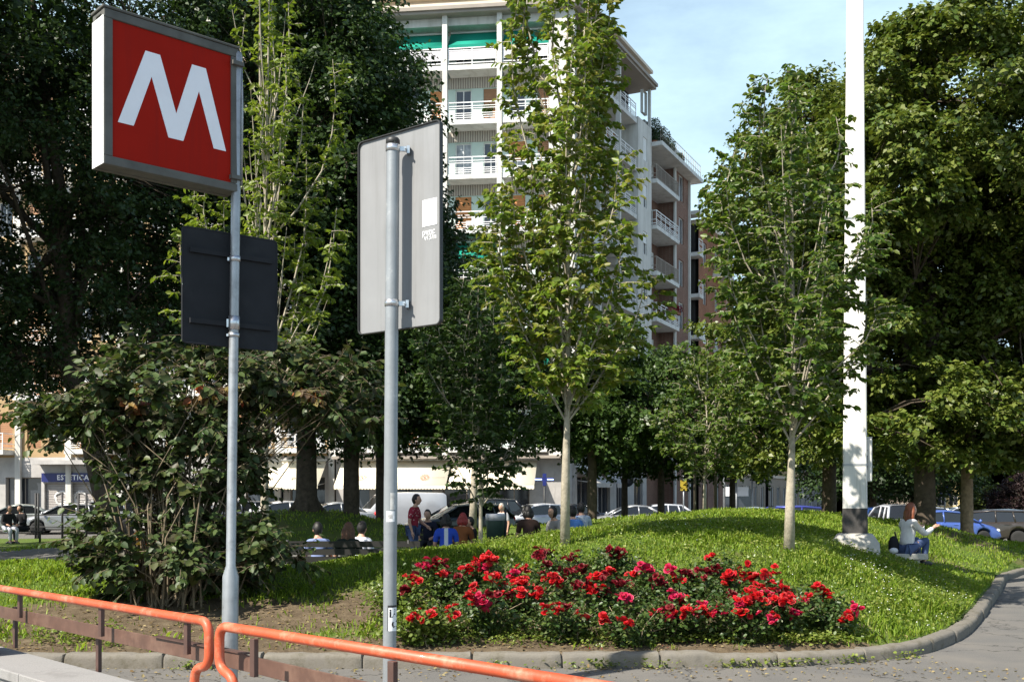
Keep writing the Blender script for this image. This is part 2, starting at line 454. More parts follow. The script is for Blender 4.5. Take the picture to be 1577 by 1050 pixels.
def on_path(X, Y, Z): return (Z < 0.24) & (Y > 16.6) & (Y < 33) & (X < 3)
def build_terrain():
    xs = np.concatenate([np.arange(-27, -8, 0.35), np.arange(-8, 16, 0.11), np.arange(16, 24, 0.25)])
    ys = np.concatenate([np.arange(10.7, 18, 0.1), np.arange(18, 31, 0.11), np.arange(31, 45.5, 0.4)])
    XX, YY = np.meshgrid(xs, ys); ZZ = terr(XX, YY)
    nx, ny = len(xs), len(ys)
    sd = kerb_sd(XX, YY).reshape(XX.shape)
    ZZ = np.minimum(ZZ, .10 + .6 * np.maximum(0, sd - .06) + 10 * (sd > 1.5))      # the soil meets the kerb just under its top
    ins = (sd > -0.02)
    cell = ins[:-1, :-1] & ins[1:, :-1] & ins[:-1, 1:] & ins[1:, 1:]
    pz = on_path(XX, YY, ZZ)[:-1, :-1]
    base = (np.arange(ny - 1)[:, None] * nx + np.arange(nx - 1)[None])
    V = np.stack([XX, YY, ZZ], -1).reshape(-1, 3)
    for name, sel, mat in (('lawn', cell & ~pz, M_LAWN), ('path', cell & pz, M_PATH)):
        b = base[sel]
        q = np.stack([b, b + 1, b + nx + 1, b + nx], 1)
        used, inv = np.unique(q.ravel(), return_inverse=True)
        me = bpy.data.meshes.new(name)
        me.vertices.add(len(used)); me.vertices.foreach_set('co', V[used].astype(np.float32).ravel())
        me.loops.add(len(inv)); me.loops.foreach_set('vertex_index', inv.astype(np.int32))
        me.polygons.add(len(q)); me.polygons.foreach_set('loop_start', np.arange(len(q), dtype=np.int32) * 4)
        me.polygons.foreach_set('use_smooth', np.ones(len(q), dtype=bool))
        me.materials.append(mat); me.update(calc_edges=True)
        at = me.attributes.new('bare', 'FLOAT', 'POINT')
        at.data.foreach_set('value', bareness(V[used][:, 0], V[used][:, 1]).astype(np.float32))
        tag(link_mesh(name, me), kind='structure')
build_terrain()

def build_asphalt():
    xs = np.array([-900, -200, -60, -20, 0, 4, 5, 6, 7, 8, 9, 10, 14, 30, 80, 250, 900.])
    ys = np.array([-60, -10, 5, 12, 20, 26, 28, 30, 32, 34, 36, 38, 45, 70, 120, 300, 900, 2500.])
    XX, YY = np.meshgrid(xs, ys); ZZ = asphalt_z(XX, YY)
    me = bpy.data.meshes.new('road')
    nx = len(xs)
    fs = [(j * nx + i, j * nx + i + 1, (j + 1) * nx + i + 1, (j + 1) * nx + i) for j in range(len(ys) - 1) for i in range(nx - 1)]
    me.from_pydata(np.stack([XX, YY, ZZ], -1).reshape(-1, 3).tolist(), [], fs)
    for p in me.polygons: p.use_smooth = True
    me.materials.append(M_ASPH)
    tag(link_mesh('road', me), kind='structure')
build_asphalt()

def build_kerb():
    """one long run of worn kerbstones with an open joint between every two"""
    R = random.Random(3)
    cum = [0.0]
    for i in range(1, len(KP)): cum.append(cum[-1] + (KP[i] - KP[i - 1]).length)
    cum = np.array(cum); total = cum[-1]
    st = []; s = 0.3
    joints = []
    while s < total:
        joints.append(s); s += R.choice((1.0, 1.1, 1.2, 1.0, .9))
    a = 0.0; vs = []; fs = []
    stones = list(zip([0.0] + joints, joints + [total]))
    row = 0
    def prof(s, w, h, dz, off):
        nonlocal row
        x = float(np.interp(s, cum, _kp[:, 0])); y = float(np.interp(s, cum, _kp[:, 1]))
        nx = float(np.interp(s, cum, _kn[:, 0])); ny = float(np.interp(s, cum, _kn[:, 1]))
        z0 = float(asphalt_z(x, y))
        for (q, z) in [(-w, -0.05), (-w, h - 0.05), (-w + 0.01, h - 0.018), (-w + 0.035, h), (w - 0.02, h), (w, h - 0.02), (w, -0.05)]:
            q += off; vs.append((x + nx * q, y + ny * q, z + z0 + (dz if z > 0 else 0)))
        if row:
            for j in range(6): fs.append(((row - 1) * 7 + j, row * 7 + j, row * 7 + j + 1, (row - 1) * 7 + j + 1))
        row += 1
    for a, b in stones:
        dz0 = R.uniform(-.012, .012); dz1 = R.uniform(-.012, .012); off = R.uniform(-.012, .012); n = max(3, int((b - a) / .09)); g = R.uniform(.006, .016)
        prof(a + .001, .06, .11, 0, 0)
        prof(a + g * .5, .07, .115, 0, 0)
        prof(a + g * .5 + .002, .083, .132, dz0, off)
        for k in range(n + 1):
            s = a + g * .5 + .014 + (b - a - g - .028) * k / n
            prof(s, .09 + R.uniform(-.004, .004), (.15 if s < 32 else .13) + R.uniform(-.006, .006), dz0 + (dz1 - dz0) * k / n, off)
        prof(b - g * .5 - .002, .083, .132, dz1, off)
        prof(b - g * .5, .07, .115, 0, 0)
        prof(b - .001, .06, .11, 0, 0)
    mb = MB(); mb.add(vs, fs, 0, True)
    o = mb.build('kerb', M_KERB, fixn=False, sharp=38)
    tag(o, kind='structure')
build_kerb()
# ---------------------------------------------------------------- street furniture in front
M_GALV = solid('galvanised_steel', (0.34, 0.355, 0.37), 0.42, 0.6, var=.15, scale=7, dirt=(0.2, 0.205, 0.21), dscale=9, dpos=(.52, .75))
M_GALVP = solid('grey_painted_pole', (0.27, 0.29, 0.305), 0.4, 0.3, var=.12, scale=5, dirt=(0.40, 0.41, 0.41), dscale=5, dpos=(.6, .7), bmp=.12, bscale=35)
M_BAND = solid('clamp_steel', (0.6, 0.62, 0.64), 0.3, 0.85, var=.1)
M_SIGNBACK = solid('sign_back_grey', (0.25, 0.255, 0.26), 0.5, 0.15, var=.06, scale=3, dirt=(0.18, 0.182, 0.18), dscale=2.2, dpos=(.45, .8), streak=5)
M_SIGNRIM = solid('sign_rim_dark', (0.035, 0.036, 0.036), 0.5, 0.2, var=.1)
M_SIGNDARK = solid('sign_back_charcoal', (0.028, 0.03, 0.034), 0.85, 0.0, spec=.12, var=.15, scale=4, dirt=(0.04, 0.043, 0.046), dscale=3, dpos=(.55, .8))
M_BOXFRAME = solid('signbox_grey', (0.105, 0.105, 0.095), 0.7, 0.0, spec=.3, var=.2, scale=6, dirt=(0.08, 0.078, 0.07), dscale=7)
M_BOXSIDE = solid('signbox_white', (0.78, 0.78, 0.75), 0.5, var=.05)
M_RED = solid('sign_red', (0.33, 0.009, 0.002), 0.6, spec=.12, var=.05, scale=3, dirt=(0.22, 0.010, 0.006), dscale=2.5, dpos=(.48, .85), streak=6)
M_WHITE = solid('sign_white', (0.86, 0.86, 0.9), 0.45, var=.03)
M_STICK = solid('sticker_white', (0.85, 0.86, 0.86), 0.5, var=.03)
M_BLACK = solid('black_print', (0.02, 0.02, 0.022), 0.6)

def sign_pole():
    """the metro sign: leaning tube with lit-box sign on top and the back of a dark plate halfway"""
    bx, by = -2.128, 8.05
    t = empty('metro_sign', (bx, by, 0), 0, 'red square M metro sign box on a slim leaning steel pole with a dark plate', 'metro sign')
    ln = (0.0132, 0.0)     # lean per metre
    def ax(z): return Vector((ln[0] * z, ln[1] * z, z))
    mb = MB(); mb.tube([ax(-.05), ax(.55), ax(1.12), ax(1.2), ax(3.0), ax(5.03), ax(5.05)], [.062, .062, .06, .036, .035, .035, .028], 20)
    mb.build('pole', M_GALV, t, sharp=40)
    th = rad(43); e = Vector((math.cos(th), math.sin(th), 0)); n = Vector((math.sin(th), -math.cos(th), 0)); up = Vector((0, 0, 1))
    w, h, d = 1.02, 1.07, .2
    rc = ax(4.53) + Vector((.022, -.02, 0))               # right edge of the front face
    c0 = rc - e * w / 2 - n * (d / 2)
    M = frame(c0 + Vector((0, 0, 0)), e, -n, up)             # x right, y away, z up
    bx0 = MB(M)
    # grey casing: four rails round the panel on both faces, white end cap on the outer side
    f = .062
    for s in (-1, 1):
        y0, y1 = (-d / 2, -d / 2 + .055) if s < 0 else (d / 2 - .055, d / 2)
        bx0.span(-w / 2, w / 2, y0, y1, h / 2 - f, h / 2)
        bx0.span(-w / 2, w / 2, y0, y1, -h / 2, -h / 2 + f)
        bx0.span(-w / 2, -w / 2 + f, y0, y1, -h / 2 + f, h / 2 - f)
        bx0.span(w / 2 - f, w / 2, y0, y1, -h / 2 + f, h / 2 - f)
    bx0.span(-w / 2, w / 2, -d / 2 + .055, d / 2 - .055, h / 2 - .03, h / 2 - .003)
    bx0.span(-w / 2, w / 2, -d / 2 + .055, d / 2 - .055, -h / 2 + .003, -h / 2 + .03)
    bx0.span(w / 2 - .03, w / 2 - .003, -d / 2 + .055, d / 2 - .055, -h / 2 + .03, h / 2 - .03)
    bx0.span(-w / 2 - .012, w / 2 + .006, -d / 2 - .008, d / 2 + .008, h / 2 + .001, h / 2 + .02)   # rain cap
    bo = bx0.build('sign_box', M_BOXFRAME, t, bevel=.006)
    sd = MB(M); sd.span(-w / 2 - .004, -w / 2 - .001, -d / 2 + .003, d / 2 - .003, -h / 2 + .004, h / 2 - .05)
    sd.build('side_panel', M_BOXSIDE, bo)
    for s in (-1, 1):
        pm = MB(M); yy = s * (d / 2 - .018)
        pm.span(-w / 2 + f, w / 2 - f, yy - .004, yy + .004, -h / 2 + f, h / 2 - f)
        pn = pm.build('red_panel', M_RED, bo)
        # the letter: two splayed legs and a deep V, flat tops, drawn on the 0.9 m panel
        S_ = 0.9
        def q(u, v): return ((u - .5) * S_, (v - .5) * S_)
        strokes = [[(.04, .25), (.17, .25), (.345, .77), (.26, .88)], [(.26, .88), (.385, .88), (.58, .23), (.46, .21)],
                   [(.46, .21), (.58, .21), (.80, .77), (.67, .87)], [(.67, .87), (.79, .87), (.965, .22), (.85, .22)]]
        letter = [(.045, .25), (.17, .25), (.315, .67), (.455, .225), (.58, .225), (.715, .66), (.845, .225), (.955, .225), (.775, .86), (.655, .86), (.52, .43), (.385, .86), (.265, .86)]
        lm = MB(M)
        yo = yy + s * .0045; yi = yy + s * .0075
        vs_ = []
        for (u, v) in letter:
            a, b = q(u, v); vs_.append((a * (1 if s < 0 else -1), b))
        # split into four convex strokes so that the outline is exact
        quads = [(0, 1, 2, 12), (12, 2, 11), (11, 2, 3, 10), (10, 3, 4), (10, 4, 5, 9), (9, 5, 8), (8, 5, 6, 7)]
        vv = [(x, yi, z) for x, z in vs_]
        fs = [tuple(reversed(k)) if s > 0 else k for k in quads]
        lm.add(vv, fs)
        # sides
        vb = [(x, yo, z) for x, z in vs_]; nn = len(vs_)
        lm.add(vv + vb, [(i, (i + 1) % nn, (i + 1) % nn + nn, i + nn) for i in range(nn)])
        lm.build('letter_m', M_WHITE, pn, fixn=False)
    for z in (4.1, 4.95):
        br = MB(); br.box(ax(z) + Vector((-.0, -.03, 0)), (.09, .07, .03), Matrix.Rotation(th, 3, 'Z')); br.build('bracket', M_BOXFRAME, t)
    cd = MB(); cd.tube([ax(5.0) + Vector((.03, 0, 0)), ax(4.6) + Vector((.045, -.01, 0)), ax(4.05) + Vector((.043, 0, 0))], .007, 6)
    cd.build('conduit', M_GALV, t)
    # dark plate behind the pole
    t2 = rad(39); e2 = Vector((math.cos(t2), math.sin(t2), 0)); n2 = Vector((math.sin(t2), -math.cos(t2), 0))
    pc = ax(3.275) - n2 * .065 + Vector((.0, 0, 0))
    M2 = frame(pc, e2, -n2, up)
    pl = MB(M2); w2, h2, r = .755, .85, .03
    out = []
    for cx, cz, a0 in ((w2 / 2 - r, h2 / 2 - r, 0), (-w2 / 2 + r, h2 / 2 - r, 90), (-w2 / 2 + r, -h2 / 2 + r, 180), (w2 / 2 - r, -h2 / 2 + r, 270)):
        for k in range(5): a = rad(a0 + 22.5 * k); out.append((cx + r * math.cos(a), cz + r * math.sin(a)))
    pl.prism(out, -.004, .004)
    for z in (-.26, .26): pl.span(-w2 / 2 + .05, w2 / 2 - .05, -.028, -.004, z - .018, z + .018)
    po = pl.build('back_plate', M_SIGNDARK, t, fixn=True)
    rm = MB(M2); rm.tube([(x, 0, z) for x, z in out] + [(out[0][0], 0, out[0][1])], .009, 6, cap=False); rm.build('rim', M_SIGNDARK, po)
    for z, hh in ((3.02, .05), (3.5, .02), (2.93, .015)):
        k = MB(); k.tube([ax(z - hh), ax(z + hh)], .042, 16); k.box(ax(z) + Vector((-.03, .02, 0)), (.05, .05, hh * 1.2)); k.build('clamp', M_BAND, t)
sign_pole()

def grey_sign():
    bx, by = PX(600, 7.1), 7.1
    t = empty('road_sign', (bx, by, 0), 0, 'back of a tall grey rectangular road sign clamped to a thick pole with stickers', 'road sign')
    ln = .0065
    def ax(z): return Vector((ln * (z - .7), 0, z))
    mb = MB(); mb.tube([ax(-.05), ax(.8), ax(2.0), ax(3.0), ax(4.06)], .0445, 24)
    # tape residue bands
    for z, h in ((1.52, .05), (1.72, .13)): mb.tube([ax(z - h), ax(z + h)], .0453, 20)
    mb.build('pole', M_GALVP, t, sharp=40)
    cp = MB(); cp.lathe([(.047, -.03), (.047, .005), (.038, .018), (.0, .022)], ax(4.07), 20); cp.build('cap', M_SIGNRIM, t)
    th = rad(-38); e = Vector((math.cos(th), math.sin(th), 0)); n = Vector((math.sin(th), -math.cos(th), 0)); up = Vector((0, 0, 1))
    c = Vector((-.75 + .79 + .012, .12, 3.505)) - n * .0
    M = frame(c, e, -n, up)
    w, h, r = .765, 1.335, .035
    out = []
    for cx, cz, a0 in ((w / 2 - r, h / 2 - r, 0), (-w / 2 + r, h / 2 - r, 90), (-w / 2 + r, -h / 2 + r, 180), (w / 2 - r, -h / 2 + r, 270)):
        for k in range(5): a = rad(a0 + 22.5 * k); out.append((cx + r * math.cos(a), cz + r * math.sin(a)))
    pl = MB(M); pl.prism(out, -.0015, .0015); po = pl.build('plate', M_SIGNBACK, t, fixn=True)
    rm = MB(M); n_ = len(out)
    # folded rim standing towards the pole and dark outer edge
    vs_ = [(x, y, z) for y in (-.018, .012) for x, z in out] + [(x * .985, y, z * .992) for y in (-.018, .012) for x, z in out]
    fs = []
    for i in range(n_):
        j = (i + 1) % n_
        fs += [(i, j, n_ + j, n_ + i), (2 * n_ + j, 2 * n_ + i, 3 * n_ + i, 3 * n_ + j), (j, i, 2 * n_ + i, 2 * n_ + j), (n_ + i, n_ + j, 3 * n_ + j, 3 * n_ + i)]
    rm.add(vs_, fs); rm.build('rim', M_SIGNRIM, po, fixn=True)
    for z in (-.45, .0, .5):
        k = MB(M)
    rl = MB(M)
    for z in (-.50, .50): rl.span(-w / 2 + .06, w / 2 - .06, -.014, -.002, z - .014, z + .014)
    for z in (4.02, 2.995):
        k = MB(); k.tube([ax(z - .022), ax(z + .022)], .0485, 20)
        d = (c - ax(z)); d.z = 0
        k.box(ax(z) + Vector((.062, .012, 0)), (.05, .02, .03)); k.tube([ax(z) + Vector((.085, -.02, 0)), ax(z) + Vector((.085, .07, 0))], .007, 8)
        k.box(ax(z) + Vector((.10, .045, 0)), (.02, .06, .05))
        k.build('clamp', M_BAND, t)
    st = MB(M); st.span(.215, .345, -.0045, -.0025, -.01, .165); st.build('sticker', M_STICK, po)
    Mx = M @ frame(Vector((.27, -.0035, -.048)), (1, 0, 0), (0, 0, 1), (0, -1, 0))
    lettering('pvnc', .062, M_STICK, po, Mx, bold=.0, depth=.0006, name='scrawl')
    Mx = M @ frame(Vector((.285, -.0035, -.085)), (1, 0, 0), (0, 0, 1), (0, -1, 0))
    lettering('v/3/n', .055, M_STICK, po, Mx, bold=.0, depth=.0006, name='scrawl')
    # stickers wrapped on the pole
    def patch(z0, z1, a0, a1, mat, name, r=.0452):
        mb = MB(); k = 8; vs_ = []; fs = []
        for i in range(k + 1):
            a = rad(a0 + (a1 - a0) * i / k)
            for z in (z0, z1): p = ax(z) + Vector((math.sin(a) * r, -math.cos(a) * r, 0)); vs_.append(p)
        for i in range(k): fs.append((2 * i, 2 * i + 2, 2 * i + 3, 2 * i + 1))
        mb.add(vs_, fs, 0, True); return mb.build(name, mat, t)
    patch(.83, 1.0, -10, 82, M_STICK, 'sticker')
    patch(.83, 1.0, -12, -6, M_BLACK, 'sticker_border', .0456); patch(.985, 1.0, -6, 80, M_BLACK, 'sticker_border', .0456)
    def wrap(body, size, z, a0, name='sticker_text'):
        me = text_mesh(body, size, .0002, .0025)
        xs = [v.co.x for v in me.vertices]; x0 = min(xs)
        for v in me.vertices:
            a = rad(a0) + (v.co.x - x0) / .0456; v.co = ax(z + v.co.y) + Vector((math.sin(a) * (.0458), -math.cos(a) * .0458, 0))
        me.materials.clear(); me.materials.append(M_BLACK); link_mesh(name, me, t)
    wrap('iA', .075, .945, 2); wrap('C', .075, .872, 22)
    patch(1.55, 1.62, -30, 45, M_STICK, 'sticker'); patch(1.63, 1.74, 5, 50, solid('torn_paper', (.55, .55, .53), .8, var=.3, scale=25), 'torn_sticker')
    # grey scribbles on the mid sticker
    patch(1.57, 1.60, -15, 25, solid('sticker_grey', (.45, .45, .45), .7, var=.5, scale=60), 'sticker_print', .0456)
grey_sign()

# ---- handrails of the stair
M_ORANGE = solid('rail_orange', (0.50, 0.085, 0.032), 0.5, coat=.05, var=.12, scale=5, dirt=(0.58, 0.27, 0.17), dscale=6, dpos=(.5, .74), bmp=.1, bscale=50)
M_BROWN = solid('rail_brown', (0.105, 0.056, 0.04), 0.55, .0, var=.2, scale=8, dirt=(0.17, 0.105, 0.075), dscale=4, dpos=(.5, .8))
M_BROWND = solid('post_brown', (0.09, 0.05, 0.04), 0.5, .1, var=.2, scale=8)
M_GRANITE = solid('granite', (0.26, 0.255, 0.25), 0.7, spec=.3, var=.25, scale=140, dirt=(0.19, 0.185, 0.18), dscale=3)
def W3(px, py, z):
    """the point at height z seen at (px, py)"""
    Y = (CH - z) * F / (py - HY); return Vector((PX(px, Y), Y, z))
def fillet(pts, r, n=6):
    pts = [Vector(p) for p in pts]; out = [pts[0]]
    for i in range(1, len(pts) - 1):
        a = (pts[i - 1] - pts[i]); b = (pts[i + 1] - pts[i]); rr = min(r, a.length * .45, b.length * .45)
        p0 = pts[i] + a.normalized() * rr; p2 = pts[i] + b.normalized() * rr
        for k in range(n + 1):
            t = k / n; out.append(p0 * (1 - t) ** 2 + pts[i] * 2 * t * (1 - t) + p2 * t * t)
    out.append(pts[-1]); return out
ZR, ZB, ZC = .95, .72, .42
RA, RB = W3(-160, 880, ZR), W3(322, 957, ZR)
RC, RD = W3(338, 963, ZR), W3(1010, 1071, ZR)
def railing():
    d1 = (RB - RA).normalized(); d2 = (RD - RC).normalized(); r = .029
    # first rail
    t = empty('handrail', (0, 0, 0), 0, 'orange tube handrail on brown posts passing in front of the shrub', 'handrail', 'orange handrails of the stair')
    t.location = Vector((RA.x, RA.y, 0)); o = -t.location
    lo = RB + Vector((0, 0, -.27))
    m = MB(Matrix.Translation(o)); m.tube(fillet([RA, RB, lo, lo - d1 * .17 + Vector((0, 0, -.03)), lo - d1 * .22 + Vector((0, 0, -.5))], .09), r, 14); m.build('top_tube', M_ORANGE, t)
    def bar(a, b, z, hh, tt, name, mat=M_BROWN):
        k = MB(Matrix.Translation(o)); c = (a + b) / 2; c.z = z; dd = (b - a); an = math.atan2(dd.y, dd.x); c = c + Matrix.Rotation(an, 3, 'Z') @ Vector((0, -.042, 0)); k.box(c, (dd.length, tt, hh), Matrix.Rotation(an, 3, 'Z')); return k.build(name, mat, t, bevel=.003)
    B0 = W3(6, 940, ZB); B1 = W3(392, 1020, ZB)
    bar(B0 - d1 * .3, B1, ZB, .10, .012, 'middle_bar')
    sp0 = W3(258, 990, ZB); sp1 = W3(392, 1019, ZB)
    an = math.atan2(d1.y, d1.x); rot = Matrix.Rotation(an, 3, 'Z'); nrm = rot @ Vector((0, 1, 0))
    sp = MB(Matrix.Translation(o)); c = (sp0 + sp1) / 2; sp.box(Vector((c.x, c.y, ZB + .055)) - nrm * .06, ((sp1 - sp0).length, .055, .008), rot)
    for k in (.42, .55): sp.tube([sp0.lerp(sp1, k) - nrm * .045, sp0.lerp(sp1, k) - nrm * .058], .008, 8)
    sp.build('splice_plate', M_BROWND, t)
    def post(P, z0, z1, off=.02, w=.045):
        k = MB(Matrix.Translation(o)); q = Vector((P.x, P.y, (z0 + z1) / 2)) + nrm * off; k.box(q, (w, .03, z1 - z0), rot); k.build('post', M_BROWND, t, bevel=.003)
    for px, py, full in ((20, 941, 1), (148, 969, 1), (27, 908, 0), (284, 951, 0), (152, 930, 0)):
        P = W3(px, py, ZB if full else ZR)
        post(P, ZC - .02 if full else ZB + .0, ZB + .04 if full else ZR - .02)
    # second rail
    t = empty('handrail', (0, 0, 0), 0, 'orange tube handrail running in front of the grey road sign pole', 'handrail', 'orange handrails of the stair')
    t.location = Vector((RC.x, RC.y, 0)); o = -t.location
    lo2 = RC + Vector((0, 0, -.25))
    m = MB(Matrix.Translation(o)); m.tube(fillet([RD, RC, lo2, lo2 + d2 * .16 + Vector((0, 0, -.04)), lo2 + d2 * .2 + Vector((0, 0, -.5))], .09), r, 14); m.build('top_tube', M_ORANGE, t)
    an = math.atan2(d2.y, d2.x); rot = Matrix.Rotation(an, 3, 'Z'); nrm = rot @ Vector((0, 1, 0))
    bar(B1 + d2 * .004, RD, ZB, .10, .012, 'middle_bar')
    for px, py in ((384, 978), (597, 1012), (900, 1056)): post(W3(px, py, ZR), ZB, ZR - .02, .03)
    for px, py in ((600, 1062), (905, 1130)): post(W3(px, py, ZB), ZC - .02, ZB + .04, .02)
railing()

def coping():
    """low granite wall the rails stand on"""
    a = W3(-200, 955, ZC); a = Vector((RA.x, RA.y, 0)); d1 = (RB - RA).normalized(); b = Vector((RD.x, RD.y, 0)); n = Vector((-d1.y, d1.x, 0)).normalized()
    t = empty('granite_wall', (a.x, a.y, 0), 0, 'low grey granite wall under the orange handrails', 'low wall')
    rot = Matrix.Rotation(math.atan2(d1.y, d1.x), 3, 'Z'); L = 9.5
    M = rot.to_4x4()
    m = MB(M); m.span(-2, L, -.30, .10, -.05, ZC - .08); m.build('wall_body', M_GRANITE, t)
    m = MB(M); x = -2.0; R = random.Random(5)
    while x < L:
        w = R.choice((1.2, 1.0, 1.4)); m.span(x, min(x + w - .006, L), -.33, .13, ZC - .078, ZC); x += w
    m.build('coping_stone', M_GRANITE, t, bevel=.008)
coping()
# lower stair rail and the black box at the frame's corner
t = empty('stair_handrail', (-3.55, 6.6, 0), 0, 'short red orange lower handrail slanting down into the stair', 'handrail')
mb = MB(); mb.tube(fillet([(-.25, 1.0, .52), (-.05, .42, .52), (.34, -.25, .28)], .12), .026, 12); mb.build('tube', M_ORANGE, t)
mb = MB(); mb.box((-.05, .42, .25), (.03, .03, .5)); mb.build('post', M_BROWND, t)
P = W3(4, 942, .75)
t = empty('black_box', (P.x - .22, P.y - .2, 0), rad(-46), 'black metal box on the granite wall behind the brown post', 'metal box')
mb = MB(); mb.span(-.25, .25, -.12, .12, ZC, .75); mb.build('casing', solid('black_metal', (.02, .021, .025), .45, .2), t, bevel=.01)
mb = MB(); mb.span(-.26, .26, -.13, .13, .752, .775); mb.build('lid', M_BLACK, t, bevel=.006)

# ---- the white mast
M_MAST = solid('mast_white', (0.70, 0.69, 0.655), 0.6, var=.06, scale=2, bmp=.15, bscale=9, dirt=(0.42, 0.39, 0.33), dscale=1.8, dpos=(.5, .8), streak=7)
M_MASTB = solid('mast_black_band', (0.045, 0.042, 0.04), 0.8, var=.3, scale=5, dirt=(0.32, 0.3, 0.27), dscale=4, dpos=(.6, .75))
M_CONC = solid('concrete_foot', (0.42, 0.405, 0.365), 0.9, spec=.2, var=.15, scale=6, bmp=.4, bscale=40, dirt=(0.3, 0.28, 0.22), dscale=4, dpos=(.55, .8))
def mast():
    Y = 18.6; x = PX(1316.5, Y); z = .92
    t = empty('light_mast', (x, Y, z), rad(-17), 'thick white square light mast with black band and concrete foot', 'light mast')
    def taper(mb, z0, z1, w0, w1, c=.025):
        vs_ = []
        for zz, w in ((z0, w0), (z1, w1)):
            k = w / 2; cc = c * w / .46
            vs_ += [(k, -k + cc, zz), (k, k - cc, zz), (k - cc, k, zz), (-k + cc, k, zz), (-k, k - cc, zz), (-k, -k + cc, zz), (-k + cc, -k, zz), (k - cc, -k, zz)]
        mb.add(vs_, [(i, (i + 1) % 8, (i + 1) % 8 + 8, i + 8) for i in range(8)] + [tuple(reversed(range(8))), tuple(range(8, 16))])
    def wz(q): return .415 - .0143 * q
    mb = MB(); taper(mb, .62, 17.0, wz(.62), wz(17)); mb.build('shaft', M_MAST, t)
    mb = MB(); taper(mb, .1, .618, wz(.1) + .012, wz(.6) + .006); mb.build('black_band', M_MASTB, t)
    mb = MB(); vs_ = []; R = random.Random(8); n = 28
    for zz, w in ((-.35, .42), (.02, .40), (.13, .33), (.175, .29), (.19, .22)):
        for i in range(n):
            a = 2 * PI * (i + .5) / n; k = w * min(1 / max(abs(math.cos(a)), .01), 1 / max(abs(math.sin(a)), .01), 1.25) * (1 + R.uniform(-.006, .006)); vs_.append((k * math.cos(a), k * math.sin(a), zz))
    mb.add(vs_, [(j * n + i, j * n + (i + 1) % n, (j + 1) * n + (i + 1) % n, (j + 1) * n + i) for j in range(4) for i in range(n)] + [tuple(range(4 * n, 5 * n))], 0, True)
    mb.build('concrete_foot', M_CONC, t, sharp=35)
    mb = MB(); mb.span(wz(1.5) / 2 + .002, wz(1.5) / 2 + .085, -.1, .1, 1.08, 1.82); o = mb.build('junction_box', M_MAST, t, bevel=.02)
    mb = MB(); mb.span(wz(1.5) / 2 - .0, wz(1.5) / 2 + .09, -.012, .012, 1.83, 1.85); mb.build('hood', M_MAST, o)
    for z in (1.35, 3.1, 5.6):
        mb = MB(); taper(mb, z, z + .035, wz(z) + .012, wz(z) + .012); mb.build('steel_band', M_GALV, t)
    R2 = random.Random(6); mb = MB(); xs = wz(.95) / 2 + .004
    for q in range(9):
        y0 = R2.uniform(-.14, .1); z0 = R2.uniform(.7, 1.7); pts = [(xs, y0 + .05 * math.sin(j * 1.3 + q) , z0 + .03 * j) for j in range(5)]
        mb.tube(pts, .005, 4)
    mb.build('scrawl', M_SIGNRIM, t)
    # head frame with four lamps high above the picture
    mb = MB(); mb.box((0, 0, 17.1), (2.2, .12, .12)); mb.box((0, 0, 17.1), (.12, 2.2, .12)); mb.build('lamp_frame', M_GALV, t)
    for a in range(4):
        mb = MB(Matrix.Rotation(a * PI / 2, 4, 'Z')); mb.box((1.1, 0, 16.95), (.5, .4, .18)); mb.build('lamp', M_GALV, t)
mast()
# ---------------------------------------------------------------- buildings
M_PLASTER = solid('plaster_white', (0.62, 0.61, 0.575), 0.85, spec=.2, var=.08, scale=.7, dirt=(0.40, 0.38, 0.34), dscale=.9, dpos=(.45, .78), streak=2.2)
M_MINT = solid('panel_mint', (0.50, 0.62, 0.57), 0.7, spec=.3, var=.06, scale=.8)
M_SLAB = solid('slab_white', (0.62, 0.62, 0.60), 0.8, var=.08, scale=1.2, dirt=(0.36, 0.34, 0.30), dscale=1.8, dpos=(.5, .8))
M_SOFFIT = solid('soffit_grey', (0.45, 0.43, 0.39), .85, var=.1, scale=1)
M_RAILW = solid('railing_white', (0.8, 0.8, 0.8), .5, var=.03)
M_FROST = solid('frosted_panel', (0.50, 0.48, 0.50), .35, spec=.5, var=.08, scale=2)
M_FRAME = solid('window_frame_white', (0.75, 0.75, 0.73), .5, var=.04)
M_PANE = glassmat('window_pane', (0.035, 0.04, 0.05), .06)
M_CURT = solid('pane_with_curtain', (0.30, 0.32, 0.34), .25, spec=.7, var=.35, scale=3)
M_SHUT = solid('shutter_orange', (0.55, 0.235, 0.08), .6, var=.12, scale=3)
M_SHUTB = solid('shutter_brown', (0.33, 0.17, 0.085), .6, var=.12, scale=3)
M_EAVE = solid('eave_brown', (0.30, 0.26, 0.22), .7, var=.1, scale=1)
M_CORNICE = solid('cornice_beige', (0.62, 0.54, 0.44), .8, var=.06, scale=1)
M_AWNG = solid('awning_green', (0.008, 0.23, 0.165), .75, spec=.2, var=.08, scale=1)
M_AWNC = solid('awning_cream', (0.80, 0.73, 0.57), .85, spec=.1, var=.04, scale=.8)
M_INK = solid('awning_print', (0.28, 0.24, 0.21), .8)
M_INKR = solid('awning_print_red', (0.5, 0.16, 0.1), .8)
M_DARKIN = solid('dark_interior', (0.03, 0.028, 0.026), .9)
M_SHOPW = solid('shop_white', (0.40, 0.385, 0.37), .75, var=.15, scale=1.5, dirt=(0.26, 0.25, 0.24), dscale=1.2, streak=2)
M_BRICKY = None
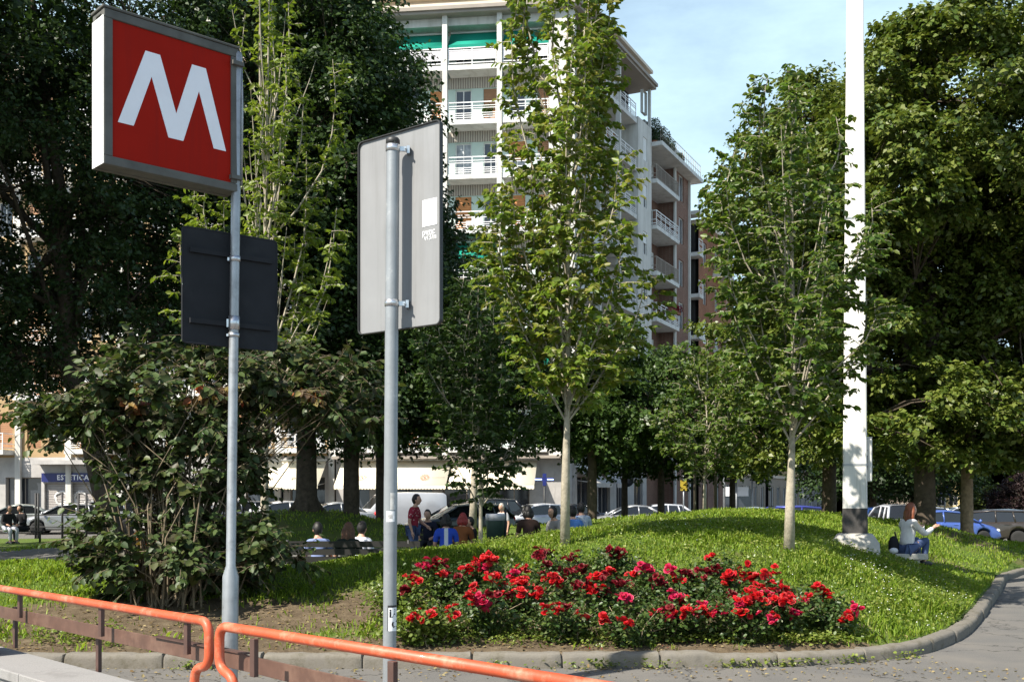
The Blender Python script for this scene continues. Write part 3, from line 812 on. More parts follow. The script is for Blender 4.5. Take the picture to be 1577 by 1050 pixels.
def striped(name, a, b, scale, axis=0, rough=.7, bmp=.6):
    m, nt, out = nodes(name); p = principled(nt, a, rough)
    tcn = nt.nodes.new('ShaderNodeTexCoord'); sep = nt.nodes.new('ShaderNodeSeparateXYZ'); nt.links.new(tcn.outputs['UV'] if False else tcn.outputs['Object'], sep.inputs[0])
    w = nt.nodes.new('ShaderNodeMath'); w.operation = 'MULTIPLY'; nt.links.new(sep.outputs[axis], w.inputs[0]); w.inputs[1].default_value = scale
    s = nt.nodes.new('ShaderNodeMath'); s.operation = 'SINE'; nt.links.new(w.outputs[0], s.inputs[0])
    h = nt.nodes.new('ShaderNodeMath'); h.operation = 'MULTIPLY_ADD'; nt.links.new(s.outputs[0], h.inputs[0]); h.inputs[1].default_value = .5; h.inputs[2].default_value = .5
    c = ramp(nt, h.outputs[0], [(.25, b), (.6, a)]).outputs[0]; nt.links.new(c, p.inputs['Base Color'])
    bump(nt, h.outputs[0], p, bmp, .03)
    nt.links.new(p.outputs[0], out.inputs[0]); return m
M_RIB = striped('ribbed_band', (0.50, 0.46, 0.40), (0.24, 0.21, 0.18), 2 * PI / .14, 0)
M_ROLL = striped('roller_shutter', (0.36, 0.33, 0.31), (0.22, 0.2, 0.19), 2 * PI / .1, 2, .5, .4)
def brickmat(name, c1, c2, mortar, scale=1.0, along=(1, 0)):
    m, nt, out = nodes(name); p = principled(nt, c1, .9, spec=.2)
    tcn = nt.nodes.new('ShaderNodeTexCoord'); sep = nt.nodes.new('ShaderNodeSeparateXYZ'); nt.links.new(tcn.outputs['Object'], sep.inputs[0])
    add = nt.nodes.new('ShaderNodeMath'); add.operation = 'ADD'; nt.links.new(sep.outputs[0], add.inputs[0]); nt.links.new(sep.outputs[1], add.inputs[1])
    cmb = nt.nodes.new('ShaderNodeCombineXYZ'); nt.links.new(add.outputs[0], cmb.inputs[0]); nt.links.new(sep.outputs[2], cmb.inputs[1])
    b = nt.nodes.new('ShaderNodeTexBrick'); nt.links.new(cmb.outputs[0], b.inputs['Vector']); b.inputs['Scale'].default_value = scale
    b.inputs['Brick Width'].default_value = .26; b.inputs['Row Height'].default_value = .075; b.inputs['Mortar Size'].default_value = .008
    b.inputs['Color1'].default_value = (*c1, 1); b.inputs['Color2'].default_value = (*c2, 1); b.inputs['Mortar'].default_value = (*mortar, 1)
    n = noise(nt, .6, 4); f = ramp(nt, n.outputs['Fac'], [(.35, (.8, .8, .8)), (.7, (1.1, 1.1, 1.1))]).outputs[0]
    k = nt.nodes.new('ShaderNodeMixRGB'); k.blend_type = 'MULTIPLY'; k.inputs[0].default_value = 1; nt.links.new(b.outputs['Color'], k.inputs[1]); nt.links.new(f, k.inputs[2])
    nt.links.new(k.outputs[0], p.inputs['Base Color']); nt.links.new(p.outputs[0], out.inputs[0]); return m
M_BRICK = brickmat('brick_red', (0.21, 0.105, 0.078), (0.17, 0.085, 0.065), (0.3, 0.25, 0.2))
M_BRICKO = brickmat('brick_orange', (0.27, 0.105, 0.062), (0.23, 0.085, 0.05), (0.4, 0.25, 0.15))
M_BRICKP = brickmat('brick_pink', (0.36, 0.22, 0.17), (0.31, 0.19, 0.15), (0.3, 0.25, 0.2))
M_OCHRE = solid('plaster_ochre', (0.36, 0.25, 0.13), .85, var=.1, scale=.6)
M_CREAM = solid('plaster_cream', (0.60, 0.50, 0.34), .85, var=.08, scale=.6)
M_GREYST = solid('plaster_greybrown', (0.30, 0.25, 0.20), .85, var=.12, scale=.6)

def dirv(deg): return Vector((math.sin(rad(deg)), math.cos(rad(deg)), 0))
CORNER = Vector((PX(885, 60), 60, 0))
FX = Vector((math.cos(rad(7)), -math.sin(rad(7)), 0)); FY = Vector((math.sin(rad(7)), math.cos(rad(7)), 0))    # front: along, inward
SX = Vector((math.sin(rad(26)), math.cos(rad(26)), 0)); SY = Vector((-math.cos(rad(26)), math.sin(rad(26)), 0))  # street side
UP = Vector((0, 0, 1)); O3 = Vector((0, 0, 0))
MF = frame(O3, FX, FY, UP); MS = frame(O3, SX, SY, UP)
def zf(k): return 4.35 + 3.1 * k      # underside of the k-th balcony slab

def wall_holes(mb, x0, x1, z0, z1, y, holes, depth=.2, m=0):
    xs = sorted({x0, x1, *[h[0] for h in holes], *[h[1] for h in holes]}); zs = sorted({z0, z1, *[h[2] for h in holes], *[h[3] for h in holes]})
    xs = [x for x in xs if x0 <= x <= x1]; zs = [z for z in zs if z0 <= z <= z1]
    for i in range(len(xs) - 1):
        for j in range(len(zs) - 1):
            cx, cz = (xs[i] + xs[i + 1]) / 2, (zs[j] + zs[j + 1]) / 2
            if any(h[0] < cx < h[1] and h[2] < cz < h[3] for h in holes): continue
            mb.add([(xs[i], y, zs[j]), (xs[i + 1], y, zs[j]), (xs[i + 1], y, zs[j + 1]), (xs[i], y, zs[j + 1])], [(0, 1, 2, 3)], m)
    for a, b, c, d in holes:
        q = [(a, c), (b, c), (b, d), (a, d)]
        for i in range(4):
            p, r = q[i], q[(i + 1) % 4]
            mb.add([(p[0], y, p[1]), (r[0], y, r[1]), (r[0], y + depth, r[1]), (p[0], y + depth, p[1])], [(3, 2, 1, 0)], m)

def window(parent, M, x0, x1, z0, z1, y, shutter=None, pane=None, smat=None, mull=True, fmat=None):
    """white frame with its pane and, where it has one, a lowered roller shutter; y is the plane of the frame"""
    t = .06; mb = MB(M)
    mb.span(x0, x0 + t, y, y + .05, z0, z1); mb.span(x1 - t, x1, y, y + .05, z0, z1)
    mb.span(x0 + t, x1 - t, y, y + .05, z1 - t, z1); mb.span(x0 + t, x1 - t, y, y + .05, z0, z0 + t)
    if mull: mb.span((x0 + x1) / 2 - .03, (x0 + x1) / 2 + .03, y + .002, y + .048, z0 + t, z1 - t)
    f = mb.build('window', fmat or M_FRAME, parent)
    mb = MB(M); mb.add([(x0 + .03, y + .03, z0 + .03), (x1 - .03, y + .03, z0 + .03), (x1 - .03, y + .03, z1 - .03), (x0 + .03, y + .03, z1 - .03)], [(0, 1, 2, 3)]); mb.build('pane', pane or M_PANE, f)
    if shutter:
        mb = MB(M); zb = z1 - (z1 - z0) * shutter; k = max(1, int((z1 - zb) / .12)); h = (z1 - zb) / k
        for i in range(k): mb.span(x0 + .01, x1 - .01, y - .05, y - .012, zb + i * h + .008, zb + (i + 1) * h)
        mb.build('shutter', smat or M_SHUT, f)
    return f

def balcony(parent, M, x0, x1, y0, y1, z, kind='bars', slab=.28, side=True, smat=None, name='balcony', H=1.0):
    """slab with its railing; y0 is the outer edge"""
    mb = MB(M); mb.span(x0, x1, y0, y1, z, z + slab); b = mb.build(name, [smat or M_SLAB], parent)
    r = MB(M); zt = z + slab
    def hor(zz, t=.045): r.span(x0 + .02, x1 - .02, y0 + .04, y0 + .04 + t, zz, zz + t)
    hor(zt + H - .05, .05)
    n = max(2, int((x1 - x0) / 1.0) + 1)
    for i in range(n):
        x = x0 + .04 + (x1 - x0 - .12) * i / (n - 1); r.span(x, x + .04, y0 + .042, y0 + .082, zt, zt + H - .052)
    if side:
        for x in (x0 + .02, x1 - .06):
            for zz in (zt + H - .05, zt + .35, zt + .1): r.span(x, x + .04, y0 + .09, y1 - .02, zz, zz + .045)
    if kind == 'bars':
        for zz in (.10, .22, .34, .62, .75): hor(zt + zz, .035)
    elif kind == 'frost':
        hor(zt + .1, .05); hor(zt + .30, .05); hor(zt + .82, .05)
    elif kind == 'vert':
        for i in range(int((x1 - x0) / .11)): x = x0 + .06 + i * .11; r.span(x, x + .018, y0 + .05, y0 + .068, zt, zt + H - .05)
        hor(zt + .06, .035)
    rl = r.build('railing', M_RAILW if kind != 'vert' else M_EAVE, b)
    if kind == 'frost':
        p = MB(M); p.span(x0 + .06, x1 - .06, y0 + .05, y0 + .062, zt + .36, zt + .81); p.build('railing_panel', M_FROST, b)
    return b

def awning(parent, M, x0, x1, y0, y1, z0, z1, mat, val=.22, scal=.16, name='awning', sides=False):
    """sloping cloth from (y1,z1) at the wall to (y0,z0), scalloped valance below; a little belly in the cloth"""
    mb = MB(M); n = 10; vs_ = []
    for i in range(n + 1):
        f = i / n; vs_.append((x0, y1 + (y0 - y1) * f, z1 + (z0 - z1) * f - .05 * math.sin(PI * f))); vs_.append((x1, y1 + (y0 - y1) * f, z1 + (z0 - z1) * f - .05 * math.sin(PI * f)))
    mb.add(vs_, [(2 * i, 2 * i + 2, 2 * i + 3, 2 * i + 1) for i in range(n)], 0, True)
    k = max(2, int((x1 - x0) / scal)); w = (x1 - x0) / k
    for i in range(k):
        a = x0 + i * w
        pts = [(a, y0 + .004, z0 + .01), (a + w, y0 + .004, z0 + .01), (a + w, y0 + .004, z0 - val * .75), (a + w * .75, y0 + .004, z0 - val * .95), (a + w * .5, y0 + .004, z0 - val), (a + w * .25, y0 + .004, z0 - val * .95), (a, y0 + .004, z0 - val * .75)]
        mb.add(pts, [(0, 1, 2, 3, 4, 5, 6)])
    a = mb.build(name, mat, parent)
    so = a.modifiers.new('cloth', 'SOLIDIFY'); so.thickness = .012
    mb = MB(M); mb.tube([(x0, y1, z1 + .03), (x1, y1, z1 + .03)], .07, 8); mb.build('roller', M_FRAME, a)
    mb = MB(M)
    for x in (x0 + .15, x1 - .15): mb.tube([(x, y1, z0 + .15), (x, y0 + .02, z0 + .0)], .02, 5)
    mb.build('arm', M_FRAME, a)
    return a

RB_ = random.Random(77)
POT_PLANTS = []
def main_block():
    t = empty('apartment_building', CORNER, 0, 'tall white apartment block with green awnings at its top floor and white pilasters', 'apartment building')
    top = zf(8)
    # ---- body: floors fill between the two facades
    iw = 1.3
    mb = MB()
    pf = lambda x, y: FX * x + FY * y
    ps = lambda x, y: SX * x + SY * y
    # inner corner of the recessed walls
    # solve FX*a+FY*iw2 = SX*b+SY*iw2
    iw2 = iw + .3
    A = np.array([[FX.x, -SX.x], [FX.y, -SX.y]]); rhs = np.array([(SY * iw2 - FY * iw2).x, (SY * iw2 - FY * iw2).y]); ab = np.linalg.solve(A, rhs)
    ci = pf(ab[0], iw2)
    foot = [pf(-13.9, iw2), ci, ps(13.3, iw2), ps(13.3, 11), pf(-13.9, 13)]
    vs_ = [p + UP * 0 for p in foot] + [p + UP * (top) for p in foot]; n = len(foot)
    mb.add(vs_, [(i, (i + 1) % n, (i + 1) % n + n, i + n) for i in range(n)] + [tuple(range(n, 2 * n))])
    mb.build('core', M_DARKIN, t)
    bays = [(-13.75, -10.68), (-10.4, -7.54), (-7.26, -4.40), (-4.12, -1.45)]
    wall = MB(MF); rib = MB(MF); holes = []
    for k in range(8):
        z0 = zf(k) + .28; z1 = zf(k + 1)
        for bi, (x0, x1) in enumerate(bays):
            wd = x1 - x0
            for (a, b) in ((x0 + .25, x0 + 1.2), (x0 + 1.9, x0 + 2.75)):
                if b > x1 - .05: b = x1 - .1
                holes.append((a, b, z0 + .05, z0 + 2.15))
    wall_holes(wall, -13.9, -1.2, 4.4, top, iw, holes, .25)
    wall.build('facade', M_MINT, t)
    for i, h in enumerate(holes):
        k = int(round((h[2] - .05 - .28 - 4.35) / 3.1)); r = RB_.random()
        if k == 5: sh = [1, 0, 0, 0, 1, 0, 0, 0][i % 8]; 
        sh = 0 if r < .4 else (1.0 if r < .65 else RB_.choice((.3, .35, .5)))
        window(t, MF, h[0], h[1], h[2], h[3], iw + .12, sh, M_CURT if RB_.random() < .55 else M_PANE, M_SHUT if RB_.random() < .8 else M_SHUTB)
    for k in range(8):
        z1 = zf(k + 1); rib.span(-13.9, -1.2, iw - .06, iw - .012, z1 - .62, z1 - .004)
    rib.build('ribbed_band', M_RIB, t)
    for k in range(8):
        for bi, (x0, x1) in enumerate(bays):
            balcony(t, MF, x0 + .003, x1 - .003, .06, iw - .003, zf(k), 'frost' if k == 7 else 'bars', side=False)
            if k == 7: awning(t, MF, x0 + .02, x1 - .02, .12, iw - .12, top - 1.66, top - .55, M_AWNG, .2, .3)
    for k, bi in ((3, 2), (3, 1), (1, 3), (1, 2)): awning(t, MF, bays[bi][0] + .02, bays[bi][1] - .02, .1, iw - .1, zf(k + 1) - 1.2, zf(k + 1) - .25, M_AWNG, .2, .3)
    for x in (-13.9, -10.54, -7.4, -4.26):
        mb = MB(MF); mb.span(x - .14, x + .14, 0, .34, 4.0, top); mb.build('pilaster', M_PLASTER, t)
    mb = MB(MF); mb.span(-1.45, 0, 0, iw + .2, 4.0, top); mb.build('corner_wall', M_PLASTER, t)
    # lintel under the eave, eave, cornice
    def ring(name, off, z0, z1, mat, xl=-14.2, xr=13.45):
        A = np.array([[FX.x, -SX.x], [FX.y, -SX.y]]); d = SY * off - FY * off; ab = np.linalg.solve(A, np.array([d.x, d.y])); c = pf(ab[0], off)
        foot = [pf(xl, off), c, ps(xr, off), ps(xr, 9), pf(xl, 9)]
        m = MB(); n = 5; m.add([p + UP * z0 for p in foot] + [p + UP * z1 for p in foot], [(i, (i + 1) % n, (i + 1) % n + n, i + n) for i in range(n)] + [tuple(range(n, 2 * n)), tuple(reversed(range(n)))]); return m.build(name, mat, t)
    mb = MB(MF); mb.span(-13.9, -1.45, .35, iw - .05, top - .45, top - .004); mb.build('lintel', M_PLASTER, t)
    ring('eave', -.32, top, top + .16, M_EAVE); ring('eave_edge', -.45, top + .162, top + .36, M_EAVE); ring('cornice', -.2, top + .362, top + .62, M_CORNICE); ring('attic', .6, top + .622, top + 1.1, M_CORNICE); ring('roof', -.1, top + 1.102, top + 1.3, M_CORNICE)
    # ---- street side: loggias then a white end wall
    iws = 1.3; sb = [(.7, 3.9), (4.15, 7.3), (7.55, 10.6)]
    sw = MB(MS); hs = []
    for k in range(8):
        z0 = zf(k) + .28
        for x0, x1 in sb: hs += [(x0 + .4, x0 + 1.3, z0 + .05, z0 + 2.15), (x0 + 1.9, x0 + 2.7, z0 + .05, z0 + 2.15)]
    wall_holes(sw, .2, 10.8, 4.4, top, iws, hs, .25); sw.build('facade', M_SOFFIT, t)
    for h in hs: window(t, MS, h[0], h[1], h[2], h[3], iws + .12, RB_.choice((0, 0, .4, 1)), M_PANE, M_SHUTB)
    for k in range(8):
        for x0, x1 in sb: balcony(t, MS, x0, x1, .05, iws - .003, zf(k), 'bars', side=False)
    for x in (4.02, 7.42): 
        mb = MB(MS); mb.span(x - .11, x + .11, 0, .3, 4.0, top); mb.build('pilaster', M_PLASTER, t)
    ew = MB(MS); he = [(11.7, 12.5, zf(k) + 1.1, zf(k) + 2.6) for k in range(8)]
    wall_holes(ew, 10.7, 13.4, 3.9, zf(7) + .5, 0, he, .2)
    ew.add([(10.7, 0, 3.9), (10.7, 0, zf(7) + .5), (10.7, 2, zf(7) + .5), (10.7, 2, 3.9)], [(0, 1, 2, 3)]); ew.add([(13.4, 0, 3.9), (13.4, 0, zf(7) + .5), (13.4, 2, zf(7) + .5), (13.4, 2, 3.9)], [(3, 2, 1, 0)])
    ew.add([(10.7, 0, zf(7) + .5), (13.4, 0, zf(7) + .5), (13.4, 2, zf(7) + .5), (10.7, 2, zf(7) + .5)], [(0, 1, 2, 3)])
    ew.build('end_wall', M_PLASTER, t)
    for h in he[:7]: window(t, MS, h[0], h[1], h[2], h[3], .1, RB_.choice((0, .5, 1)), M_PANE, M_FRAME)
    mb = MB(MS); mb.span(13.2, 13.38, .02, .2, zf(7) + .5, top); mb.build('post', M_PLASTER, t)
    # ---- ground floor shops
    gf = MB(MF); hg = [(-13.3, -11.9, .15, 3.6), (-11.2, -8.2, .4, 3.2), (-7.6, -4.9, .15, 3.2), (-4.4, -2.6, .3, 3.1)]
    wall_holes(gf, -13.9, 0, 0, 4.36, .55, hg, .3); gf.build('shop_front', M_SHOPW, t)
    for h in hg: window(t, MF, h[0], h[1], h[2], h[3], .75, 0, M_PANE, mull=True, fmat=M_EAVE)
    mb = MB(MF); mb.span(-13.9, -.0, -.35, .545, 3.98, 4.14); mb.build('shop_canopy', M_EAVE, t)
    gs = MB(MS); hg = [(1.2, 3.2, .3, 3.0), (4.5, 6.5, .3, 3.0), (7.6, 9.2, .3, 3.0), (10.9, 12.6, .2, 3.0)]
    wall_holes(gs, 0, 13.4, 0, 4.3, .35, hg, .3); gs.build('shop_front', M_SHOPW, t)
    for h in hg: window(t, MS, h[0], h[1], h[2], h[3], .5, 0, M_PANE, fmat=M_EAVE)
    for a, b in ((1.0, 3.6), (4.4, 6.7)): awning(t, MS, a, b, -.9, .3, 2.6, 3.5, M_SHOPW, .25, .2)
    # cream shop awnings with their printing
    for (a, b) in ((-13.5, -7.1), (-6.98, -2.15)):
        aw = awning(t, MF, a, b, -1.25, .45, 2.45, 3.92, M_AWNC, .22, .17)
        sl = Vector((0, .45 + 1.25, 3.92 - 2.45)).normalized()
        for px_x in ([a + 1.5, a + 5.1] if b < -7 else [a + 1.4]):
            c = Vector((px_x, -1.25, 2.45)) + sl * .72 + Vector((0, -.045, -.0))
            Mt = MF @ frame(c, (1, 0, 0), tuple(sl), (0, -sl.z, sl.y))
            k = MB(Mt)
            for i in range(14):
                q = 2 * PI * i / 14; k.box((math.cos(q) * .235, math.sin(q) * .235, 0), (.045, .06, .01), Matrix.Rotation(q, 3, 'Z'))
            k.tube([(math.cos(2 * PI * i / 24) * .17, math.sin(2 * PI * i / 24) * .17, 0) for i in range(25)], .013, 4, cap=False)
            k.build('emblem', M_INKR, aw)
            lettering('R', .2, M_INKR, aw, Mt, .006, .003)
            k = MB(Mt); k.span(.42, 1.15, -.008, .008, -.002, .004); k.build('printed_line', M_INK, aw)
        c = Vector(((a + b) / 2 + .3, -1.25, 2.45)) + sl * .2 + Vector((0, -.03, 0))
        k = MB(MF @ frame(c, (1, 0, 0), tuple(sl), (0, -sl.z, sl.y)))
        for i in range(9): k.span(-1.2 + i * .27, -1.2 + i * .27 + .2, -.03, .03, -.002, .004)
        k.build('small_print', solid('faint_print', (.62, .52, .42), .9), aw)
    # green plants on balconies
    return t
main_block()
# cooling units and flower pots standing out on the balconies
for k, (bx, fl, lab) in enumerate(((-8.9, 6, 'white cooling unit on the balcony two floors under the green awnings'), (-5.9, 4, 'white cooling unit on a middle balcony beside the pale young tree'), (-6.6, 2, 'white cooling unit on a low balcony of the white block'), (-2.2, 5, 'white cooling unit on the balcony next to the blank corner wall'))):
    p = CORNER + FX * bx + FY * .95
    t = empty('air_conditioner', (p.x, p.y, zf(fl) + .28), rad(-7), lab, 'air conditioner', 'cooling units on the balconies')
    mb = MB(); mb.span(-.4, .4, -.15, .15, .04, .62); mb.build('casing', M_FRAME, t, bevel=.02)
    mb = MB(); mb.lathe([(0, 0), (.21, 0), (.21, -.012), (0, -.012)], (-.1, -.152, .33), 16, 0, 'y'); mb.build('fan_grille', M_EAVE, t)
for k, (bx, fl, h, lab) in enumerate(((-9.7, 6, .9, 'leafy potted plant on the second balcony below the awnings'), (-5.0, 6, .7, 'potted plant at the pilaster end of the second highest balcony row'), (-7.9, 5, 1.1, 'tall potted plant on the third balcony below the awnings'), (-6.9, 3, .8, 'potted plant over the lower green awning'), (-3.6, 4, .9, 'potted plant on the balcony beside the corner wall'), (-9.2, 4, .8, 'potted plant on the fourth balcony near the dark tree'))):
    p = CORNER + FX * bx + FY * .5; rg = np.random.default_rng(40 + k)
    t = empty('potted_plant', (p.x, p.y, zf(fl) + .28), 0, lab, 'potted plant', 'plants on the balconies')
    mb = MB(); mb.lathe([(.13, 0), (.17, .28), (.15, .29)], n=12); mb.build('pot', M_BRICKO, t)
    d = norm(rg.normal(0, 1, (420, 3))) * (rg.random(420)[:, None] ** .4) * np.array([.32, .3, h / 2]); pp = d + np.array([0, 0, .25 + h / 2])
    POT_PLANTS.append((t, pp, d))

# blue lit cross sign on a post in front of the corner
t = empty('cross_sign', (PX(838.5, 57), 57, 0), 0, 'blue lit cross sign on a post at the white building corner', 'shop sign')
mb = MB(); mb.tube([(0, 0, -.1), (0, 0, 2.6)], .05, 8); mb.build('post', M_SIGNRIM, t)
mb = MB(); mb.span(-.1, .1, -.06, .06, 2.4, 3.05); mb.span(-.5, -.103, -.06, .06, 2.66, 2.82); mb.span(.103, .5, -.06, .06, 2.66, 2.82); mb.build('cross_body', solid('cross_blue', (.02, .03, .16), .4), t)
mb = MB(); mb.span(-.5, -.14, -.066, -.062, 2.71, 2.77); mb.span(.14, .48, -.066, -.062, 2.71, 2.77); mb.build('light_bar', glow('neon_blue', (.35, .45, 1.0), 2.2), t)

def left_block():
    t = empty('apartment_building', CORNER + FX * -14.1, 0, 'ochre and white apartment block behind the shrub with a beauty shop at street level', 'apartment building')
    top = 27.2; x1 = -.05; x0 = -26
    mb = MB(MF); mb.span(x0, x1, .95, 12, 0, top); mb.build('core', M_DARKIN, t)
    w = MB(MF); hs = []
    nb = 8; bw = (x1 - x0) / nb
    for k in range(7):
        z = 4.35 + 3.2 * k
        for i in range(nb):
            a = x0 + i * bw; hs += [(a + .5, a + 1.4, z + .4, z + 2.5), (a + 1.9, a + 2.8, z + .4, z + 2.5)]
    wall_holes(w, x0, x1, 4.2, top, .65, hs, .25); w.build('facade', M_OCHRE, t)
    for q, h in enumerate(hs): 
        if len(hs) > 100 and q % 14 < 0: continue
        window(t, MF, h[0], h[1], h[2], h[3], .78, RB_.choice((0, 0, .4, 1)), M_CURT if RB_.random() < .6 else M_PANE, M_SHUTB)
    for k in range(7):
        for i in range(nb):
            if (i + k) % 3 == 2 and k < 6: continue
            a = x0 + i * bw; balcony(t, MF, a + .3, a + bw - .3, -.55, .647, 4.35 + 3.2 * k, 'bars', side=True)
    for i in range(nb + 1):
        mb = MB(MF); x = x0 + i * bw; mb.span(x - .17, x + .17, .45, .648, 0, top); mb.build('pilaster', M_PLASTER, t)
    mb = MB(MF); mb.span(x0 - .2, x1, -.2, 6, top + .003, top + .3); mb.build('roof', M_CORNICE, t)
    # street level: dark entrance, blue shop sign over a rolled-down shutter, awnings to the right
    g = MB(MF); hg = [(-20.4, -18.1, .0, 3.0), (-17.9 + .0, -14.6, .0, 2.65), (-13.9, -12.7, 0, 2.6), (-11.6, -9.2, .2, 3.0), (-5.3, -3.0, .2, 3.0), (-2.6, -.5, .2, 3.0)]
    wall_holes(g, x0, x1, 0, 4.2, .652, hg, .3); g.build('shop_front', M_SHOPW, t)
    for h in (hg[0], hg[2], hg[3], hg[4], hg[5]): window(t, MF, h[0], h[1], h[2], h[3], .86, 0, M_PANE, fmat=M_EAVE)
    s = MB(MF); s.span(-17.88, -14.62, .84, .88, 0.003, 2.64); so = s.build('roller_shutter', M_ROLL, t)
    # pale sprayed lettering on the shutter
    R = random.Random(4); gr = MB(MF)
    for cx in (-16.9, -15.7):
        for q in range(5):
            a = R.uniform(0, 6.28); pts = [(cx + .42 * math.cos(a + j * .55) * R.uniform(.8, 1.1), .838, 1.75 + .42 * math.sin(a + j * .55) * R.uniform(.8, 1.1)) for j in range(6)]
            gr.tube(pts, .07, 5)
    for q in range(7): z = 1.0 + q * .11; gr.tube([(-17.2 + R.uniform(0, .4), .838, z), (-15.2 + R.uniform(-.3, .3), .838, z)], .03, 4)
    gr.build('spray_paint', solid('spray_white', (.62, .6, .58), .8), so)
    sg = MB(MF); sg.span(-18.0, -14.2, .5, .646, 2.72, 3.25); sgo = sg.build('shop_sign', solid('sign_navy', (.012, .018, .12), .4), t)
    Ms = MF @ frame(Vector((-16.0, .495, 2.97)), (1, 0, 0), (0, 0, 1), (0, -1, 0))
    lettering('ESTETICA', .42, M_WHITE, sgo, Ms, .008, .004, space=1.15)
    cn = MB(MF); cn.span(-18.2, -14.0, -.35, .64, 3.75, 4.0); cn.build('shop_canopy', M_SHOPW, t)
    aw = awning(t, MF, -5.6, -.35, -1.25, .55, 2.45, 3.92, M_AWNC, .22, .17)
    sl = Vector((0, .55 + 1.25, 3.92 - 2.45)).normalized()
    def wr(body, x, f, size, mat=M_INK):
        c = Vector((x, -1.25, 2.45)) + sl * f + Vector((0, -.05, .0)); lettering(body, size, mat, aw, MF @ frame(c, (1, 0, 0), tuple(sl), (0, -sl.z, sl.y)), .004, .003, space=1.15)
    wr('MERIA', -3.75, .66, .42); wr('P', -1.95, .66, .42); wr('OSELLI', -4.55, .16, .24)
    k = MB(MF); c = Vector((-3.2, -1.25, 2.45)) + sl * .28 + Vector((0, -.05, 0))
    return t
left_block()

def brick_block():
    o = CORNER + SX * 13.45
    t = empty('apartment_building', o, 0, 'red brick apartment block with white strips, deep balconies and a planted roof terrace', 'apartment building')
    L = 8.9; top = 25.4
    mb = MB(MS); mb.span(0.02, 5.35, 1.55, 12, 0, top); mb.span(5.4, L, .5, 12, 0, top - .003); mb.build('core', M_DARKIN, t)
    w = MB(MS); hs = []
    for k in range(7): z = zf(k); hs += [(.9, 1.8, z + .35, z + 2.5), (2.9, 4.4, z + .35, z + 2.5)]
    wall_holes(w, .02, 5.3, 0, top, 1.3, hs, .2); w.build('facade', M_BRICK, t)
    for h in hs: window(t, MS, h[0], h[1], h[2], h[3], 1.4, RB_.choice((0, .4, 1)), M_PANE, M_FRAME)
    w = MB(MS); hs = []
    for k in range(7): z = zf(k); hs += [(6.4, 7.6, z + .5, z + 2.4)]
    wall_holes(w, 5.3, L, 0, top, .1, hs, .2); w.add([(5.3, .1, 0), (5.3, .1, top), (5.3, 1.3, top), (5.3, 1.3, 0)], [(0, 1, 2, 3)]); w.build('brick_pier', M_BRICK, t)
    for h in hs: window(t, MS, h[0], h[1], h[2], h[3], .2, 0, M_PANE, M_FRAME)
    for x in (5.28, L - .05):
        mb = MB(MS); mb.span(x - .13, x + .13, -.04, .098, 0, top); mb.build('white_strip', M_PLASTER, t)
    for k in range(7):
        balcony(t, MS, .05, 5.1, -.35, 1.297, zf(k), 'bars' if k % 2 else 'vert', side=True)
        balcony(t, MS, L + .1, L + 1.2, -.7, 1.1, zf(k), 'bars', side=False)
    mb = MB(MS); mb.span(-.02, L + .9, -.75, 12, top, top + .28); mb.build('roof_slab', M_SLAB, t)
    mb = MB(MS); mb.span(0.3, L, .6, 10, top + .283, top + 2.0); mb.build('attic', M_SOFFIT, t)
    rl = MB(MS)
    for i in range(22): x = .1 + i * (L + .6) / 21; rl.tube([(x, -.6, top + .28), (x, -.6, top + 1.25)], .018, 4)
    for z in (1.25, .75): rl.tube([(.1, -.6, top + z), (L + .7, -.6, top + z)], .022, 4)
    rl.build('terrace_railing', M_EAVE, t)
    # terrace plants and the red geraniums on one balcony are things of their own
    rg = np.random.default_rng(3)
    for k, (x, r, h, lab) in enumerate(((.9, .55, 1.7, 'dark terrace shrub nearest the white block on the roof edge'), (2.3, .7, 1.5, 'bushy dark terrace shrub in the middle of the roof edge'), (3.9, .6, 1.2, 'low terrace shrub by the roof terrace railing end'), (6.6, .4, .9, 'small potted terrace shrub farthest along the roof edge'))):
        p = o + SX * x + SY * .15
        e = empty('terrace_shrub', (p.x, p.y, top + .28), 0, lab, 'shrub', 'shrubs on the roof terrace')
        mb = MB(); mb.lathe([(.22, 0), (.28, .35), (.25, .36)], n=12); mb.build('pot', M_BRICKO, e)
        d = norm(rg.normal(0, 1, (1000, 3))) * (rg.random(1000)[:, None] ** .4) * np.array([r, r, h / 2]); pp = d + np.array([0, 0, .3 + h / 2])
        crown_obj([leaf_spray(rg, pp, d, 1000, .13)], M_LF_DARK, e, 4, 'foliage')
    p = o + SX * 3.6 + SY * -.5
    e = empty('geranium_box', (p.x, p.y, zf(3) + 1.15), rad(64), 'window box of deep red geraniums on a brick building balcony', 'flower box')
    mb = MB(); mb.span(-1.1, 1.1, -.1, .1, -.1, .1); mb.build('box', M_BRICKO, e)
    pp = rg.uniform(-1, 1, (500, 3)) * np.array([1.1, .2, .22]) + np.array([0, 0, .3])
    crown_obj([leaf_spray(rg, pp, rg.normal(0, 1, (500, 3)), 500, .12)], M_ROSE_D, e, 4, 'flowers')
    p = o + SX * 1.4 + SY * .9
    e = empty('air_conditioner', (p.x, p.y, zf(5) + .9), rad(64), 'white air conditioner unit under a brick building balcony', 'air conditioner')
    mb = MB(); mb.span(-.4, .4, -.17, .17, 1.0, 1.55); mb.build('casing', M_FRAME, e, bevel=.02)
    mb = MB(); mb.lathe([(.0, 0), (.2, .0), (.2, -.01)], (-.1, -.175, 1.27), 14, 0, 'y'); mb.build('fan_grille', M_EAVE, e)
    return t

